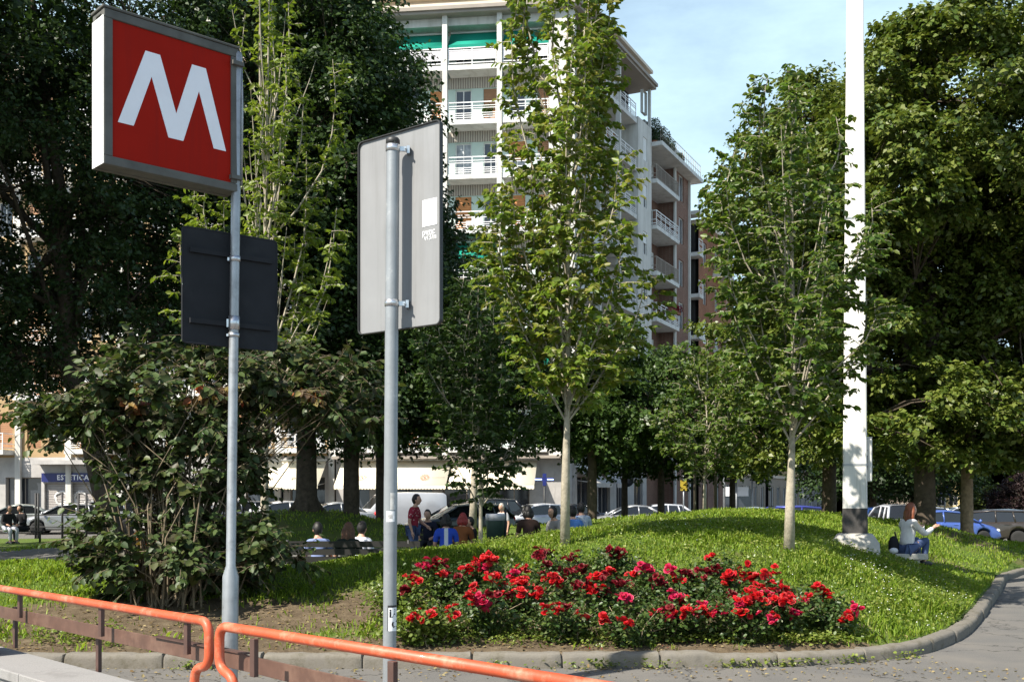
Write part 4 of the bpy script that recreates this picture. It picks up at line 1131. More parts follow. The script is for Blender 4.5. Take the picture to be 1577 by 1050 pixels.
def row_house(x0, L, H, y0, mat, label, cat='building', floors=4, seed=1, shop=None, wall2=None):
    """one street house of the receding row; local x runs along the street"""
    R = random.Random(seed); o = CORNER + SX * x0
    t = empty('row_house', o, 0, label, cat, 'houses down the side street')
    mb = MB(MS); mb.span(0, L, y0 + .3, y0 + 10, -.4, H - .01); mb.build('core', M_DARKIN, t)
    w = MB(MS); hs = []; g = 4.0; fh = (H - g - .6) / floors; n = max(2, int(L / 2.8)); bw = L / n
    for k in range(floors):
        for i in range(n): c = (i + .5) * bw; hs.append((c - .5, c + .5, g + k * fh + .7, g + k * fh + 2.5))
    gh = []
    for i in range(n): c = (i + .5) * bw; gh.append((c - .8, c + .8, .2 if i % 2 else .6, 2.9))
    wall_holes(w, 0, L, g - .2, H, y0, hs, .2); w.build('facade', mat, t)
    w = MB(MS); wall_holes(w, 0, L, -.4, g - .2, y0 - .003, gh, .2); w.build('ground_floor', wall2 or M_GREYST, t)
    for h in hs + gh: window(t, MS, h[0], h[1], h[2], h[3], y0 + .1, R.choice((0, 0, .5, 1)) if h in hs else 0, M_PANE, R.choice((M_SHUTB, M_FRAME)), fmat=M_FRAME)
    mb = MB(MS); mb.span(-.02, L + .02, y0 - .45, y0 + 10, H, H + .35); mb.build('roof', M_CORNICE, t)
    mb = MB(MS); mb.span(0, L, y0 - .12, y0 - .006, g - .25, g); mb.build('string_course', M_CORNICE, t)
    for k in range(1, floors, 2):
        c = (n // 2 + .5) * bw; balcony(t, MS, c - 1.2, c + 1.2, y0 - .9, y0 - .003, g + k * fh + .3, 'vert')
    return t
# ---------------------------------------------------------------- cars
M_TYRE = solid('tyre', (.02, .02, .02), .9); M_RIM = solid('rim_alloy', (.45, .46, .48), .35, .8)
M_CGLASS = glassmat('car_glass', (.014, .016, .018), .05)
M_LAMPW = solid('headlight', (.75, .78, .8), .1, spec=.9); M_LAMPR = solid('taillight', (.45, .01, .01), .15, spec=.8)
M_TRIM = solid('car_trim', (.025, .025, .027), .6); M_PLATE = solid('number_plate', (.8, .8, .78), .5)
PAINT = {}
def paint(name, col, metal=.0):
    if name not in PAINT: PAINT[name] = solid('paint_' + name, col, .28, metal, coat=.8, var=.04, scale=2)
    return PAINT[name]
PROFILE = {   # (x/L rear..front, height) of hood and belt; greenhouse stations (x/L, z); L, W, H
 'hatch': ([(-.5, .52), (-.495, .85), (-.47, .98), (-.3, 1.0), (.2, .95), (.3, .92), (.43, .78), (.485, .66), (.5, .5)], [(.27, .93), (.07, 1.40), (-.1, 1.47), (-.33, 1.42), (-.465, .98)], 4.0, 1.72, 1.47),
 'sedan': ([(-.5, .52), (-.495, .85), (-.46, .98), (-.34, 1.0), (.16, .94), (.27, .9), (.43, .76), (.485, .64), (.5, .48)], [(.22, .93), (.04, 1.36), (-.08, 1.43), (-.22, 1.38), (-.37, .99)], 4.45, 1.75, 1.43),
 'wagon': ([(-.5, .52), (-.495, .85), (-.48, .98), (-.3, 1.0), (.18, .95), (.28, .92), (.43, .78), (.485, .66), (.5, .5)], [(.25, .93), (.07, 1.42), (-.1, 1.49), (-.38, 1.46), (-.485, .98)], 4.5, 1.76, 1.5),
 'suv': ([(-.5, .55), (-.495, .9), (-.48, 1.06), (-.3, 1.08), (.2, 1.04), (.3, 1.02), (.44, .92), (.485, .75), (.5, .55)], [(.25, 1.02), (.09, 1.58), (-.1, 1.66), (-.38, 1.62), (-.47, 1.06)], 4.2, 1.8, 1.66),
 'van': ([(-.5, .5), (-.497, 1.2), (-.492, 1.85), (-.46, 1.95), (-.1, 1.98), (.14, 1.95), (.19, 1.86), (.335, 1.12), (.46, .92), (.492, .7), (.5, .5)], None, 4.8, 1.9, 1.98),
}
def car_root(kind, pm):
    prof, gh, L, Wd, H = PROFILE[kind]
    t = empty('parked_car' if kind != 'van' else 'parked_van')
    xw = (-.5 * L + .78, .5 * L - .82); rw = .31 if kind not in ('suv', 'van') else .34
    xs = sorted({*[p[0] * L for p in prof], *[x + d for x in xw for d in np.linspace(-rw - .06, rw + .06, 11)], *np.linspace(-.5 * L, .5 * L, 13)})
    pxs = [p[0] * L for p in prof]; pz = [p[1] for p in prof]
    vs_ = []; n = 12
    for x in xs:
        zt = float(np.interp(x, pxs, pz)); u = 2 * x / L
        hw = Wd / 2 * (1 - .10 * abs(u) ** 5) - (.05 if kind != 'van' and zt > .9 else .0) * 0
        zb = .2 + .08 * max(0, abs(u) - .85) / .15
        for c in xw:
            d = abs(x - c); R_ = rw + .06
            if d < R_: zb = max(zb, .3 + math.sqrt(max(0, R_ ** 2 - d ** 2)) * .98)
        zb = min(zb, zt - .12)
        zm = zb + (zt - zb) * .5
        top = .84 if kind != 'van' else .93 - .05 * max(0, (zt - 1.2))
        half = [(hw * .86, zb), (hw * .985, zb + min(.1, (zt - zb) * .3)), (hw, zm), (hw * (.975 if kind != 'van' else .96), zt - min(.1, (zt - zb) * .3)), (hw * top, zt), (hw * .4, zt + .02)]
        ring = [(y, z) for y, z in half] + [(-y, z) for y, z in reversed(half)]
        vs_ += [(x, y, z) for y, z in ring]
    fs = []
    for i in range(len(xs) - 1):
        for j in range(n):
            j2 = (j + 1) % n; fs.append((i * n + j, i * n + j2, (i + 1) * n + j2, (i + 1) * n + j))
    mb = MB(); mb.add(vs_, fs + [tuple(range(n)), tuple(reversed(range((len(xs) - 1) * n, len(xs) * n)))], 0, True)
    body = mb.build('body', pm, t, fixn=True, sharp=38)
    hw = Wd / 2
    gl = MB(); rf = MB()
    if gh:
        sec = []
        for i, (fx, z) in enumerate(gh):
            x = fx * L; base = i in (0, 4)
            wb = hw * .84; zb = .9 if kind != 'suv' else 1.0
            wr = hw * (.84 if base else .66)
            sec.append([(x, wb, zb), (x, wr + .015, z - .04 if not base else z), (x, wr * .8, z + .012), (x, -wr * .8, z + .012), (x, -wr - .015, z - .04 if not base else z), (x, -wb, zb)])
        v = [p for s_ in sec for p in s_]
        # side stations need the belt to run straight, so each section's foot sits at its own x
        gl.add(v, [(i * 6 + j, i * 6 + j + 1, (i + 1) * 6 + j + 1, (i + 1) * 6 + j) for i in range(4) for j in range(5)], 0, True)
        g = gl.build('windows', M_CGLASS, t, fixn=True, sharp=25)
        # roof skin and pillars in body colour
        top = [(s_[1][0], s_[1][1] * .985, s_[1][2] + .012) for s_ in sec[1:4]]
        rv = []
        for s_ in sec[1:4]: rv += [(s_[0][0], s_[1][1] + .012, s_[1][2]), (s_[0][0], s_[1][1] * .8, s_[2][2] + .014), (s_[0][0], 0, s_[2][2] + .022), (s_[0][0], -s_[1][1] * .8, s_[2][2] + .014), (s_[0][0], -s_[1][1] - .012, s_[1][2])]
        rf.add(rv, [(i * 5 + j, i * 5 + j + 1, (i + 1) * 5 + j + 1, (i + 1) * 5 + j) for i in range(2) for j in range(4)], 0, True)
        for s in (1, -1):
            A0 = Vector(sec[0][1]); A0.y = abs(A0.y) * s; A1 = Vector(sec[1][1]); A1.y = abs(A1.y) * s; C1 = Vector(sec[3][1]); C1.y = abs(C1.y) * s; C0 = Vector(sec[4][1]); C0.y = abs(C0.y) * s; B1 = Vector(sec[2][1]); B1.y = abs(B1.y) * s
            rf.tube([A0, A0.lerp(A1, .5) + Vector((0, 0, .005)), A1], .04, 6); rf.tube([A1, B1, C1], .035, 6)
            rf.tube([C0, C1], .06, 6)
            bx = B1.x - .15; rf.tube([(bx, hw * .85 * s, .95), (bx + .02, B1.y, B1.z)], .035, 6)
            if kind in ('wagon', 'suv', 'hatch'): bx = C1.x + .45 if kind != 'hatch' else C1.x + .25; rf.tube([(bx - .1, hw * .85 * s, .97), (bx + .0, C1.y * 1.0, C1.z + .01)], .035, 6)
        rf.build('roof', pm, t, fixn=False)
    else:
        gl.add([(.325 * L, -hw * .8, 1.16), (.325 * L, hw * .8, 1.16), (.2 * L, hw * .74, 1.82), (.2 * L, -hw * .74, 1.82)], [(0, 1, 2, 3)])
        for v in range(4): gl.v[v] = gl.v[v] + Vector((.02, 0, .012))
        gl.build('windscreen', M_CGLASS, t)
        for s in (1, -1):
            k = MB(); y = hw * .985 * s; k.add([(.29 * L, y, 1.2), (.08 * L, y, 1.2), (.08 * L, y * .965, 1.75), (.175 * L, y * .965, 1.75)], [(0, 1, 2, 3)]); k.build('side_window', M_CGLASS, t)
    for x in xw:
        for s in (1, -1):
            e = MB(); y = (hw - .10) * s
            e.lathe([(rw * .62, -.1), (rw * .93, -.1), (rw, -.07), (rw, .07), (rw * .93, .1), (rw * .62, .1)], (x, y, rw), 22, 0, 'y'); w = e.build('wheel', M_TYRE, t, fixn=True)
            q = MB(); q.lathe([(rw * .64, -.06), (rw * .64, .085 * 1), (rw * .55, .06), (rw * .2, .07), (.0, .075)] if s > 0 else [(rw * .64, .06), (rw * .64, -.085), (rw * .55, -.06), (rw * .2, -.07), (.0, -.075)], (x, y, rw), 18, 0, 'y'); q.build('rim', M_RIM, w, fixn=True)
            k = MB(); k.lathe([(0, -.02), (rw + .05, -.02), (rw + .05, .0), (0, .0)], (x, (hw - .26) * s, rw + .02), 18, 0, 'y'); k.build('wheel_arch', M_TRIM, t)
    zf_ = float(np.interp(.47 * L, pxs, pz))
    for s in (1, -1):
        k = MB(); k.ball((.478 * L, s * hw * .74, zf_ - .08), (.09, .17, .085), 10, 6); k.build('headlight', M_LAMPW, t)
        k = MB(); k.ball((-.488 * L, s * hw * .80, .86 if kind != 'van' else 1.0), (.05, .11, .14 if kind != 'van' else .3), 10, 6); k.build('taillight', M_LAMPR, t)
        xm = (gh[0][0] if gh else .26) * L - .12; k = MB(); k.ball((xm, s * (hw + .06), 1.03 if kind not in ('van', 'suv') else 1.2), (.06, .1, .075), 8, 6); k.tube([(xm, s * hw * .86, 1.0 if kind not in ('van', 'suv') else 1.15), (xm, s * (hw + .02), 1.02 if kind not in ('van', 'suv') else 1.18)], .02, 5); k.build('mirror', pm, t)
        for dx in ((-.02, -.22) if kind != 'van' else (.1,)): k = MB(); k.span(dx * L - .1, dx * L + .08, s * (hw * .985) - .012, s * (hw * .985) + .012, .86 if kind != 'van' else 1.0, .89 if kind != 'van' else 1.03); k.build('door_handle', pm, t)
    k = MB(); k.span(.478 * L, .492 * L + .012, -.5 * hw, .5 * hw, .42, .56); k.span(.49 * L, .5 * L + .006, -.26, .26, .32, .41); k.build('grille', M_TRIM, t)
    k = MB(); k.span(-.5 * L - .012, -.5 * L - .002, -.26, .26, .62, .74); k.build('number_plate', M_PLATE, t)
    k = MB(); k.span(.5 * L + .008, .5 * L + .014, -.26, .26, .34, .45); k.build('number_plate', M_PLATE, t)
    if kind == 'van':
        k = MB(); k.span(-.5 * L - .006, -.5 * L - .001, -.02, .02, .5, 1.8); k.build('door_seam', M_TRIM, t)
    return t
# px, distance, heading of the front (degrees, 0 = to the right, 270 = towards the camera), kind, paint, ground height, label
G1 = 'cars parked along the street'
CARS = [(100, 52, 200, 'hatch', ('silver', (.42, .43, .44), .5), 0, 'silver hatchback parked behind the black railing under the beauty shop sign'),
        (152, 55, 203, 'suv', ('silver2', (.36, .38, .39), .5), 0, 'silver grey tall car parked half behind the shrub'),
        (20, 53, 200, 'sedan', ('greygreen', (.3, .33, .31), .3), 0, 'pale grey green saloon parked before the dark shop doorway'),
        (424, 51, 208, 'hatch', ('pearl', (.5, .51, .53), .3), .12, 'pearl white hatchback left of the huge flared trunk'),
        (350, 54, 205, 'wagon', ('slate', (.1, .11, .13), .3), .1, 'slate dark estate car behind the metro pole'),
        (505, 52, 205, 'sedan', ('lightgrey', (.38, .4, .42), .4), .1, 'light grey saloon between the two big dark trunks'),
        (611, 54, 203, 'van', ('white', (.48, .5, .54), .0), .05, 'white delivery van parked behind the grey sign pole'),
        (706, 44, 205, 'wagon', ('darkgreen', (.03, .04, .035), .3), .0, 'dark green estate car behind the people on the path'),
        (738, 50, 205, 'suv', ('black', (.012, .013, .016), .2), .05, 'black tall car parked just behind the dark green estate'),
        (822, 50, 205, 'hatch', ('whitegrey', (.6, .62, .66), .1), .0, 'white grey hatchback parked before the end of the cream awnings'),
        (868, 55, 204, 'sedan', ('black', (.012, .013, .016), .2), .0, 'black saloon behind the white grey hatchback'),
        (965, 54, 185, 'sedan', ('silver', (.42, .43, .44), .5), -.05, 'silver saloon whose roof shows over the shaded grass by the shops'),
        (1010, 57, 184, 'hatch', ('white', (.48, .5, .54), .0), -.05, 'white hatchback with roof just showing behind the thin park trees'),
        (1172, 50, 10, 'sedan', ('greygreen', (.3, .33, .31), .3), -.12, 'grey green saloon whose roof shows left of the mottled trunk'),
        (1247, 48, 5, 'wagon', ('violet', (.05, .06, .3), .3), -.1, 'violet blue estate car behind the grass crest left of the mast'),
        (1349, 52, 35, 'hatch', ('blue', (.04, .1, .32), .3), -.2, 'blue hatchback right beside the black mast band'),
        (1373, 47, 88, 'suv', ('white', (.48, .5, .54), .0), -.22, 'small white tall car showing its rear plate left of the seated woman'),
        (1459, 46, 8, 'hatch', ('midblue', (.07, .13, .42), .2), -.26, 'bright blue car between the two linden trunks'),
        (1509, 47, 160, 'wagon', ('brownblack', (.05, .042, .035), .3), -.27, 'dark brown estate car right of the sunlit linden trunk'),
        (1562, 49, 12, 'wagon', ('black', (.012, .013, .016), .2), -.27, 'black estate car with red tail lamp at the street edge by the linden'),
        (1545, 74, 185, 'van', ('white', (.48, .5, .54), .0), -.3, 'far white van beyond the round green tree'),
        (1470, 76, 185, 'sedan', ('white', (.48, .5, .54), .0), -.3, 'far white saloon beyond the bright blue car'),
        (1444, 70, 5, 'hatch', ('silver', (.42, .43, .44), .5), -.3, 'far silver hatchback seen beside the black linden trunk')]
proto = {}
for px, Y, hd, kind, (pn, pc, pmt), z, lab in CARS:
    pm = paint(pn, pc, pmt)
    if kind not in proto: t = proto[kind] = car_root(kind, pm)
    else:
        t = copy_tree(proto[kind])
        old = PROTO_PAINT[kind]
        for o in [c for c in bpy.data.objects if c.parent is t]:
            if o.data and o.data.materials and o.data.materials[0] is old:
                o.data = o.data.copy(); o.data.materials[0] = pm
    if 'PROTO_PAINT' not in globals(): PROTO_PAINT = {}
    PROTO_PAINT.setdefault(kind, pm)
    t.location = (PX(px, Y), Y, z); t.rotation_euler = (0, 0, rad(hd))
    tag(t, lab, 'car' if kind != 'van' else 'van', G1)

# ---------------------------------------------------------------- people
M_SKIN = solid('skin', (.50, .29, .20), .55, var=.08, scale=8); M_EYE = solid('eye_dark', (.03, .02, .015), .3)
HAIRM = {k: solid('hair_' + k, c, .5, var=.35, scale=30, bmp=.5, bscale=90) for k, c in dict(brown=(.11, .045, .02), dark=(.012, .01, .009), grey=(.45, .43, .4), auburn=(.2, .06, .022), red=(.3, .03, .025)).items()}
def cloth(name, col, **k): return solid('cloth_' + name, col, .85, spec=.15, var=k.pop('var', .12), scale=k.pop('scale', 6), bmp=.3, bscale=30, **k)
def skin_surface(J, E, R_, sub=2):
    keys = list(J); me = bpy.data.meshes.new('skin')
    me.from_pydata([tuple(J[k]) for k in keys], [(keys.index(a), keys.index(b)) for a, b in E], [])
    o = bpy.data.objects.new('skin', me); COL.objects.link(o)
    o.modifiers.new('s', 'SKIN'); ss = o.modifiers.new('d', 'SUBSURF'); ss.levels = sub; ss.render_levels = sub
    sv = me.skin_vertices[0].data
    for i, k in enumerate(keys):
        r = R_[k] if k in R_ else .03
        sv[i].radius = r if hasattr(r, '__len__') else (r, r)
    sv[0].use_root = True
    m2 = bpy.data.meshes.new_from_object(o.evaluated_get(C.evaluated_depsgraph_get()))
    bpy.data.objects.remove(o); bpy.data.meshes.remove(me)
    return m2
def pose(kind, lean=.08, arms=None, seat=.46, legs=None, knee=None):
    """joints with x forward, y to the person's left, z up; feet on z = 0"""
    J = {}
    if kind == 'stand': pz = .93
    elif kind == 'low': pz = seat + .1
    else: pz = seat + .1
    b = lambda h, x=0: Vector((x + lean * (h / .55), 0, pz + h))
    J['pelvis'] = b(0); J['belly'] = b(.15); J['chest'] = b(.36); J['neck0'] = b(.47); J['neck'] = b(.535, .01); J['head'] = b(.625, .03)
    for s, n in ((1, 'l'), (-1, 'r')):
        J['sh' + n] = b(.45) + Vector((0, s * .175, 0)); J['hip' + n] = J['pelvis'] + Vector((0, s * .095, -.03))
        if kind == 'stand': J['kn' + n] = Vector((.03, s * .10, .49)); J['an' + n] = Vector((-.02, s * .10, .08)); J['to' + n] = Vector((.13, s * .12, .03))
        else:
            kz = seat + .08 if kind == 'sit' else max(seat + .26, .4)
            J['kn' + n] = Vector((.44 if kind == 'sit' else .36, s * .12, kz)); J['an' + n] = Vector((.42 if kind == 'sit' else .30, s * .12, .08)); J['to' + n] = J['an' + n] + Vector((.15, 0, -.05))
            if kind == 'low': J['an' + n] = Vector((.33 + .05 * s, s * .12, .08)); J['to' + n] = J['an' + n] + Vector((.15, 0, -.05))
        d = (arms or {}).get(n)
        if d is None:
            if kind == 'stand': d = (Vector((-.03, s * .07, -.28)), Vector((.06, -s * .01, -.26)))
            else: d = (Vector((.03, s * .06, -.28)), Vector((.23, -s * .06, -.05)))
        else: d = (Vector(d[0]), Vector(d[1]))
        J['el' + n] = J['sh' + n] + d[0]; J['wr' + n] = J['el' + n] + d[1]
    return J
SH = 0
def person(px, Y, face, kind, label, top, legm, hair, hairlen=.0, shoe=None, z=None, sleeves='short', group=None, scale=1.0, loc=None, **kw):
    """face: heading in degrees, 0 looks to the right, 90 away from the camera, 270 at the camera"""
    x = PX(px, Y); z = G(x, Y) if z is None else z
    t = empty('person', (x, Y, z), rad(face), label, 'person', group); t.scale = (scale,) * 3
    J = pose(kind, **kw)
    E = [('pelvis', 'belly'), ('belly', 'chest'), ('chest', 'neck0'), ('neck0', 'neck'), ('neck', 'head')]
    Rr = dict(pelvis=(.13, .115), belly=(.10, .085), chest=(.11, .08), neck0=(.07, .06), neck=(.05, .052), head=(.055, .06))
    for n in 'lr':
        E += [('neck0', 'sh' + n), ('sh' + n, 'el' + n), ('el' + n, 'wr' + n), ('pelvis', 'hip' + n), ('hip' + n, 'kn' + n), ('kn' + n, 'an' + n), ('an' + n, 'to' + n)]
        Rr.update({'sh' + n: .058, 'el' + n: .042, 'wr' + n: .028, 'hip' + n: .088, 'kn' + n: .056, 'an' + n: .038, 'to' + n: .032})
    body = skin_surface(J, E, Rr)
    bm = bmesh.new(); bm.from_mesh(body)
    # head: sculpted from a ball - brow, nose, chin, ears; hands with palm, four fingers and thumb
    h = J['head'] + Vector((.015, 0, .055)); mb = MB()
    n, k = 18, 14; vs_ = []; fs = []
    for i in range(k + 1):
        th = PI * i / k
        for j in range(n):
            a = 2 * PI * j / n; q = Vector((math.sin(th) * math.cos(a), math.sin(th) * math.sin(a), -math.cos(th)))
            r = Vector((q.x * .098, q.y * .076, q.z * .122))
            f = max(0, q.x) ** 2
            if q.z < 0: r.y *= 1 + .28 * q.z; r.x *= 1 + (.10 if q.x < 0 else -.02) * q.z
            r.x += .026 * math.exp(-((q.y / .16) ** 2) - ((q.z + .12) / .2) ** 2) * (q.x > 0)      # nose
            r.x -= .012 * math.exp(-(((abs(q.y) - .36) / .17) ** 2) - ((q.z - .08) / .12) ** 2) * (q.x > 0)  # sockets
            r.x += .008 * math.exp(-((q.y / .3) ** 2) - ((q.z + .5) / .1) ** 2) * (q.x > 0) + .014 * math.exp(-((q.y / .3) ** 2) - ((q.z + .86) / .14) ** 2) * (q.x > 0)
            vs_.append(h + r)
    for i in range(k):
        for j in range(n): j2 = (j + 1) % n; fs.append((i * n + j, i * n + j2, (i + 1) * n + j2, (i + 1) * n + j))
    mb.add(vs_, fs, 0, True)
    for s in (1, -1):
        mb.ball(h + Vector((-.005, s * .076, -.01)), (.02, .011, .032), 8, 6)
        mb.ball(h + Vector((.083, s * .028, .012)), (.008, .012, .007), 8, 5, 1)
    for nm, s in (('l', 1), ('r', -1)):
        w = J['wr' + nm]; d = (w - J['el' + nm]).normalized(); side = d.cross(Vector((0, 0, 1)));
        if side.length < .2: side = Vector((0, 1, 0))
        side.normalize(); nn = side.cross(d)
        mb.tube([w - d * .02, w + d * .03, w + d * .085], [.026, .034, .036], 8)
        for f in range(4):
            b0 = w + d * .085 + side * (.026 - .0175 * f); ln = (.068, .078, .073, .058)[f]
            mb.tube([b0, b0 + d * ln * .5 - nn * .004, b0 + d * ln * .8 - nn * .014, b0 + d * ln - nn * .026], [.009, .0085, .0075, .006], 6)
        b0 = w + d * .035 + side * .03; mb.tube([b0, b0 + side * .025 + d * .03, b0 + side * .03 + d * .065 - nn * .01], [.012, .0105, .008], 6)
    tm = mb.mesh('tmp', [M_SKIN, M_EYE]); bm.from_mesh(tm); bpy.data.meshes.remove(tm)
    me = bpy.data.meshes.new('body'); bm.to_mesh(me); bm.free()
    me.materials.append(M_SKIN); me.materials.append(M_EYE)
    for p in me.polygons: p.use_smooth = True
    link_mesh('body', me, t)
    def garment(name, ks, ed, rr, mat, sub=2):
        m = skin_surface({q: J2[q] for q in ks}, ed, rr, sub); m.materials.clear(); m.materials.append(mat)
        for p in m.polygons: p.use_smooth = True
        return link_mesh(name, m, t)
    J2 = dict(J); J2['collar'] = J['neck0'].lerp(J['neck'], .55); J2['hem'] = J['pelvis'] + Vector((-.01, 0, .0 if kind != 'stand' else -.06)); 
    for nm in 'lr':
        J2['cuff' + nm] = J['sh' + nm].lerp(J['el' + nm], .85) if sleeves == 'short' else J['el' + nm].lerp(J['wr' + nm], .9)
        J2['trc' + nm] = J['kn' + nm].lerp(J['an' + nm], .93)
    ks = ['hem', 'belly', 'chest', 'neck0', 'collar'] + [a + b for b in 'lr' for a in (('sh', 'cuff') if sleeves == 'short' else ('sh', 'el', 'cuff'))]
    ed = [('hem', 'belly'), ('belly', 'chest'), ('chest', 'neck0'), ('neck0', 'collar')] + [e for b in 'lr' for e in ([('neck0', 'sh' + b), ('sh' + b, 'cuff' + b)] if sleeves == 'short' else [('neck0', 'sh' + b), ('sh' + b, 'el' + b), ('el' + b, 'cuff' + b)])]
    garment('top', ks, ed, dict(hem=(.165, .135), belly=(.145, .12), chest=(.155, .125), neck0=(.135, .115), collar=(.074, .074), shl=.083, shr=.083, ell=.06, elr=.06, cuffl=.056 if sleeves == 'short' else .042, cuffr=.056 if sleeves == 'short' else .042), top)
    ks = ['pelvis'] + [a + b for b in 'lr' for a in ('hip', 'kn', 'trc')]
    garment('trousers', ks, [e for b in 'lr' for e in (('pelvis', 'hip' + b), ('hip' + b, 'kn' + b), ('kn' + b, 'trc' + b))], dict(pelvis=(.14, .13), hipl=.105, hipr=.105, knl=.07, knr=.07, trcl=.053, trcr=.053), legm)
    sm = MB()
    for nm in 'lr':
        a = J['an' + nm]; q = J['to' + nm]; d = (q - a); d.z = 0; d.normalize()
        sm.tube([a + Vector((0, 0, .0)) - d * .05 - Vector((0, 0, .03)), a + d * .03 - Vector((0, 0, .03)), a + d * .13 - Vector((0, 0, .045)), a + d * .19 - Vector((0, 0, .055))], [.04, .048, .044, .026], 10)
    sm.build('shoes', shoe or M_BLACK, t)
    # hair
    hm = MB(); n, k = 18, 12; vs_ = []; fs = []
    for i in range(k + 1):
        th = PI * i / k
        for j in range(n):
            a = 2 * PI * j / n; q = Vector((math.sin(th) * math.cos(a), math.sin(th) * math.sin(a), -math.cos(th)))
            r = Vector((q.x * .112, q.y * .092, q.z * .136))
            if q.x > .25 and q.z < .55: r *= .8                       # open face
            if q.z < -.25 and q.x > -.2 and hairlen < .05: r *= .8
            r += Vector((-.014, 0, .008))
            r *= 1 + .035 * math.sin(9 * a + 5 * th)
            vs_.append(h + r)
    for i in range(k):
        for j in range(n): j2 = (j + 1) % n; fs.append((i * n + j, i * n + j2, (i + 1) * n + j2, (i + 1) * n + j))
    hm.add(vs_, fs, 0, True)
    if hairlen > .05:
        b = h + Vector((-.045, 0, .05)); hl = hairlen
        for s in (-1, -.5, 0, .5, 1):
            hm.tube([b + Vector((.02 * abs(s), s * .05, 0)), b + Vector((-.05 + .05 * abs(s), s * .08, -.08)), b + Vector((-.065 + .045 * abs(s), s * .085, -.08 - hl * .5)), b + Vector((-.055 + .03 * abs(s), s * .07, -.08 - hl))], [.04, .045, .04, .012], 8)
    hm.build('hair', HAIRM[hair], t)
    return t
M_JEANS = cloth('denim', (.07, .10, .2)); M_DKTR = cloth('dark_trousers', (.03, .03, .035))
# the woman by the mast
def floral():
    m, nt, out = nodes('cloth_floral'); p = principled(nt, None, .85, spec=.15)
    v = nt.nodes.new('ShaderNodeTexVoronoi'); v.inputs['Scale'].default_value = 15; tcn = nt.nodes.new('ShaderNodeTexCoord'); nt.links.new(tcn.outputs['Object'], v.inputs['Vector'])
    c = ramp(nt, v.outputs['Distance'], [(.18, (.6, .45, .42)), (.3, (.30, .03, .05))]).outputs[0]; nt.links.new(c, p.inputs['Base Color']); nt.links.new(p.outputs[0], out.inputs[0]); return m
def striped_back():
    m, nt, out = nodes('cloth_blue_stripe'); p = principled(nt, None, .85, spec=.15)
    tcn = nt.nodes.new('ShaderNodeTexCoord'); sp = nt.nodes.new('ShaderNodeSeparateXYZ'); nt.links.new(tcn.outputs['Object'], sp.inputs[0])
    a = nt.nodes.new('ShaderNodeMath'); a.operation = 'ABSOLUTE'; nt.links.new(sp.outputs[1], a.inputs[0])
    c = ramp(nt, a.outputs[0], [(.035, (.6, .65, .75)), (.045, (.03, .08, .5))]).outputs[0]; nt.links.new(c, p.inputs['Base Color']); nt.links.new(p.outputs[0], out.inputs[0]); return m
WX, WY = 1396, 19.4
wz = G(PX(WX + 20, WY), WY)
person(WX, WY, 22, 'low', 'long haired woman in white top and jeans sitting low, one arm held out', cloth('white_knit', (.7, .69, .67)), M_JEANS, 'auburn', .26, None, wz - .02, 'long', seat=.22, lean=.06,
       arms={'l': ((.16, .08, -.24), (.25, -.02, .14)), 'r': ((.15, -.06, -.2), (.25, .04, .12))})
x = PX(1374, WY + .1)
t = empty('stone_slab', (x, WY + .1, wz), rad(4), 'low flat stone slab beside the mast that the woman sits on', 'stone seat')
mb = MB(); mb.span(-.65, .55, -.28, .28, .09, .20); mb.build('slab', M_CONC, t, bevel=.015)
for k in (-.42, .32): mb = MB(); mb.span(k - .1, k + .1, -.22, .22, -.2, .088); mb.build('support', M_CONC, t)
t = empty('backpack', (PX(1377, WY), WY - .02, wz + .2), rad(30), 'black backpack with a white flap lying on the stone slab behind the woman', 'backpack')
mb = MB(); mb.ball((0, .02, .15), (.10, .09, .17), 14, 10); mb.build('bag', cloth('black_nylon', (.02, .02, .022)), t)
mb = MB(); mb.ball((-.09, -.06, .055), (.10, .06, .055), 12, 8); mb.build('pocket', cloth('white_canvas', (.65, .65, .66)), t)
mb = MB(); mb.tube(fillet([(.1, .08, .38), (.16, .1, .3), (.16, .1, .12), (.1, .1, .04)], .06), .014, 6); mb.build('strap', M_BLACK, t)

GP = 'people resting on the path'
def P(px, Y, face, kind, label, top, legm, hair, hl=.0, **k): return person(px, Y, face, kind, label, top, legm, hair, hl, group=GP, **k)
P(636, 26, -15, 'stand', 'man standing in a red floral short sleeved shirt and jeans looking down', floral(), M_JEANS, 'dark', 0, lean=.05, scale=1.03, arms={'l': ((.05, .06, -.27), (.2, -.08, -.12)), 'r': ((-.05, -.06, -.28), (.08, .0, -.25))})
NAVY = cloth('navy', (.015, .018, .035))
P(660, 27, 262, 'sit', 'person in a navy top seated facing the camera beside the floral shirt', NAVY, M_DKTR, 'dark', 0, seat=.5)
P(687, 22, 95, 'sit', 'person in a royal blue top with a pale stripe down the back', striped_back(), M_JEANS, 'dark', .1)
P(711, 23.5, 80, 'sit', 'red haired person in a rust brown top seated next to the blue top', cloth('rust', (.22, .08, .03)), M_DKTR, 'red', .12)
P(731, 25, 200, 'sit', 'small seated figure in black facing left behind the thin grey stem', cloth('black', (.015, .015, .016)), M_DKTR, 'dark', 0, scale=.92)
P(776, 32, 230, 'stand', 'white haired person in a pale top standing behind the litter bin', cloth('pale_grey', (.45, .45, .47)), M_DKTR, 'grey', .04, scale=.9, z=.0)
P(816, 22.5, 100, 'low', 'dark haired person in brown sitting low on the grass', cloth('brown', (.05, .03, .025)), M_DKTR, 'dark', .12, seat=.2, z=.45, lean=.18)
P(858, 23.5, 215, 'sit', 'woman in a grey top and glasses seated left of the pale tree trunk', cloth('grey', (.33, .32, .31)), M_DKTR, 'dark', .05)
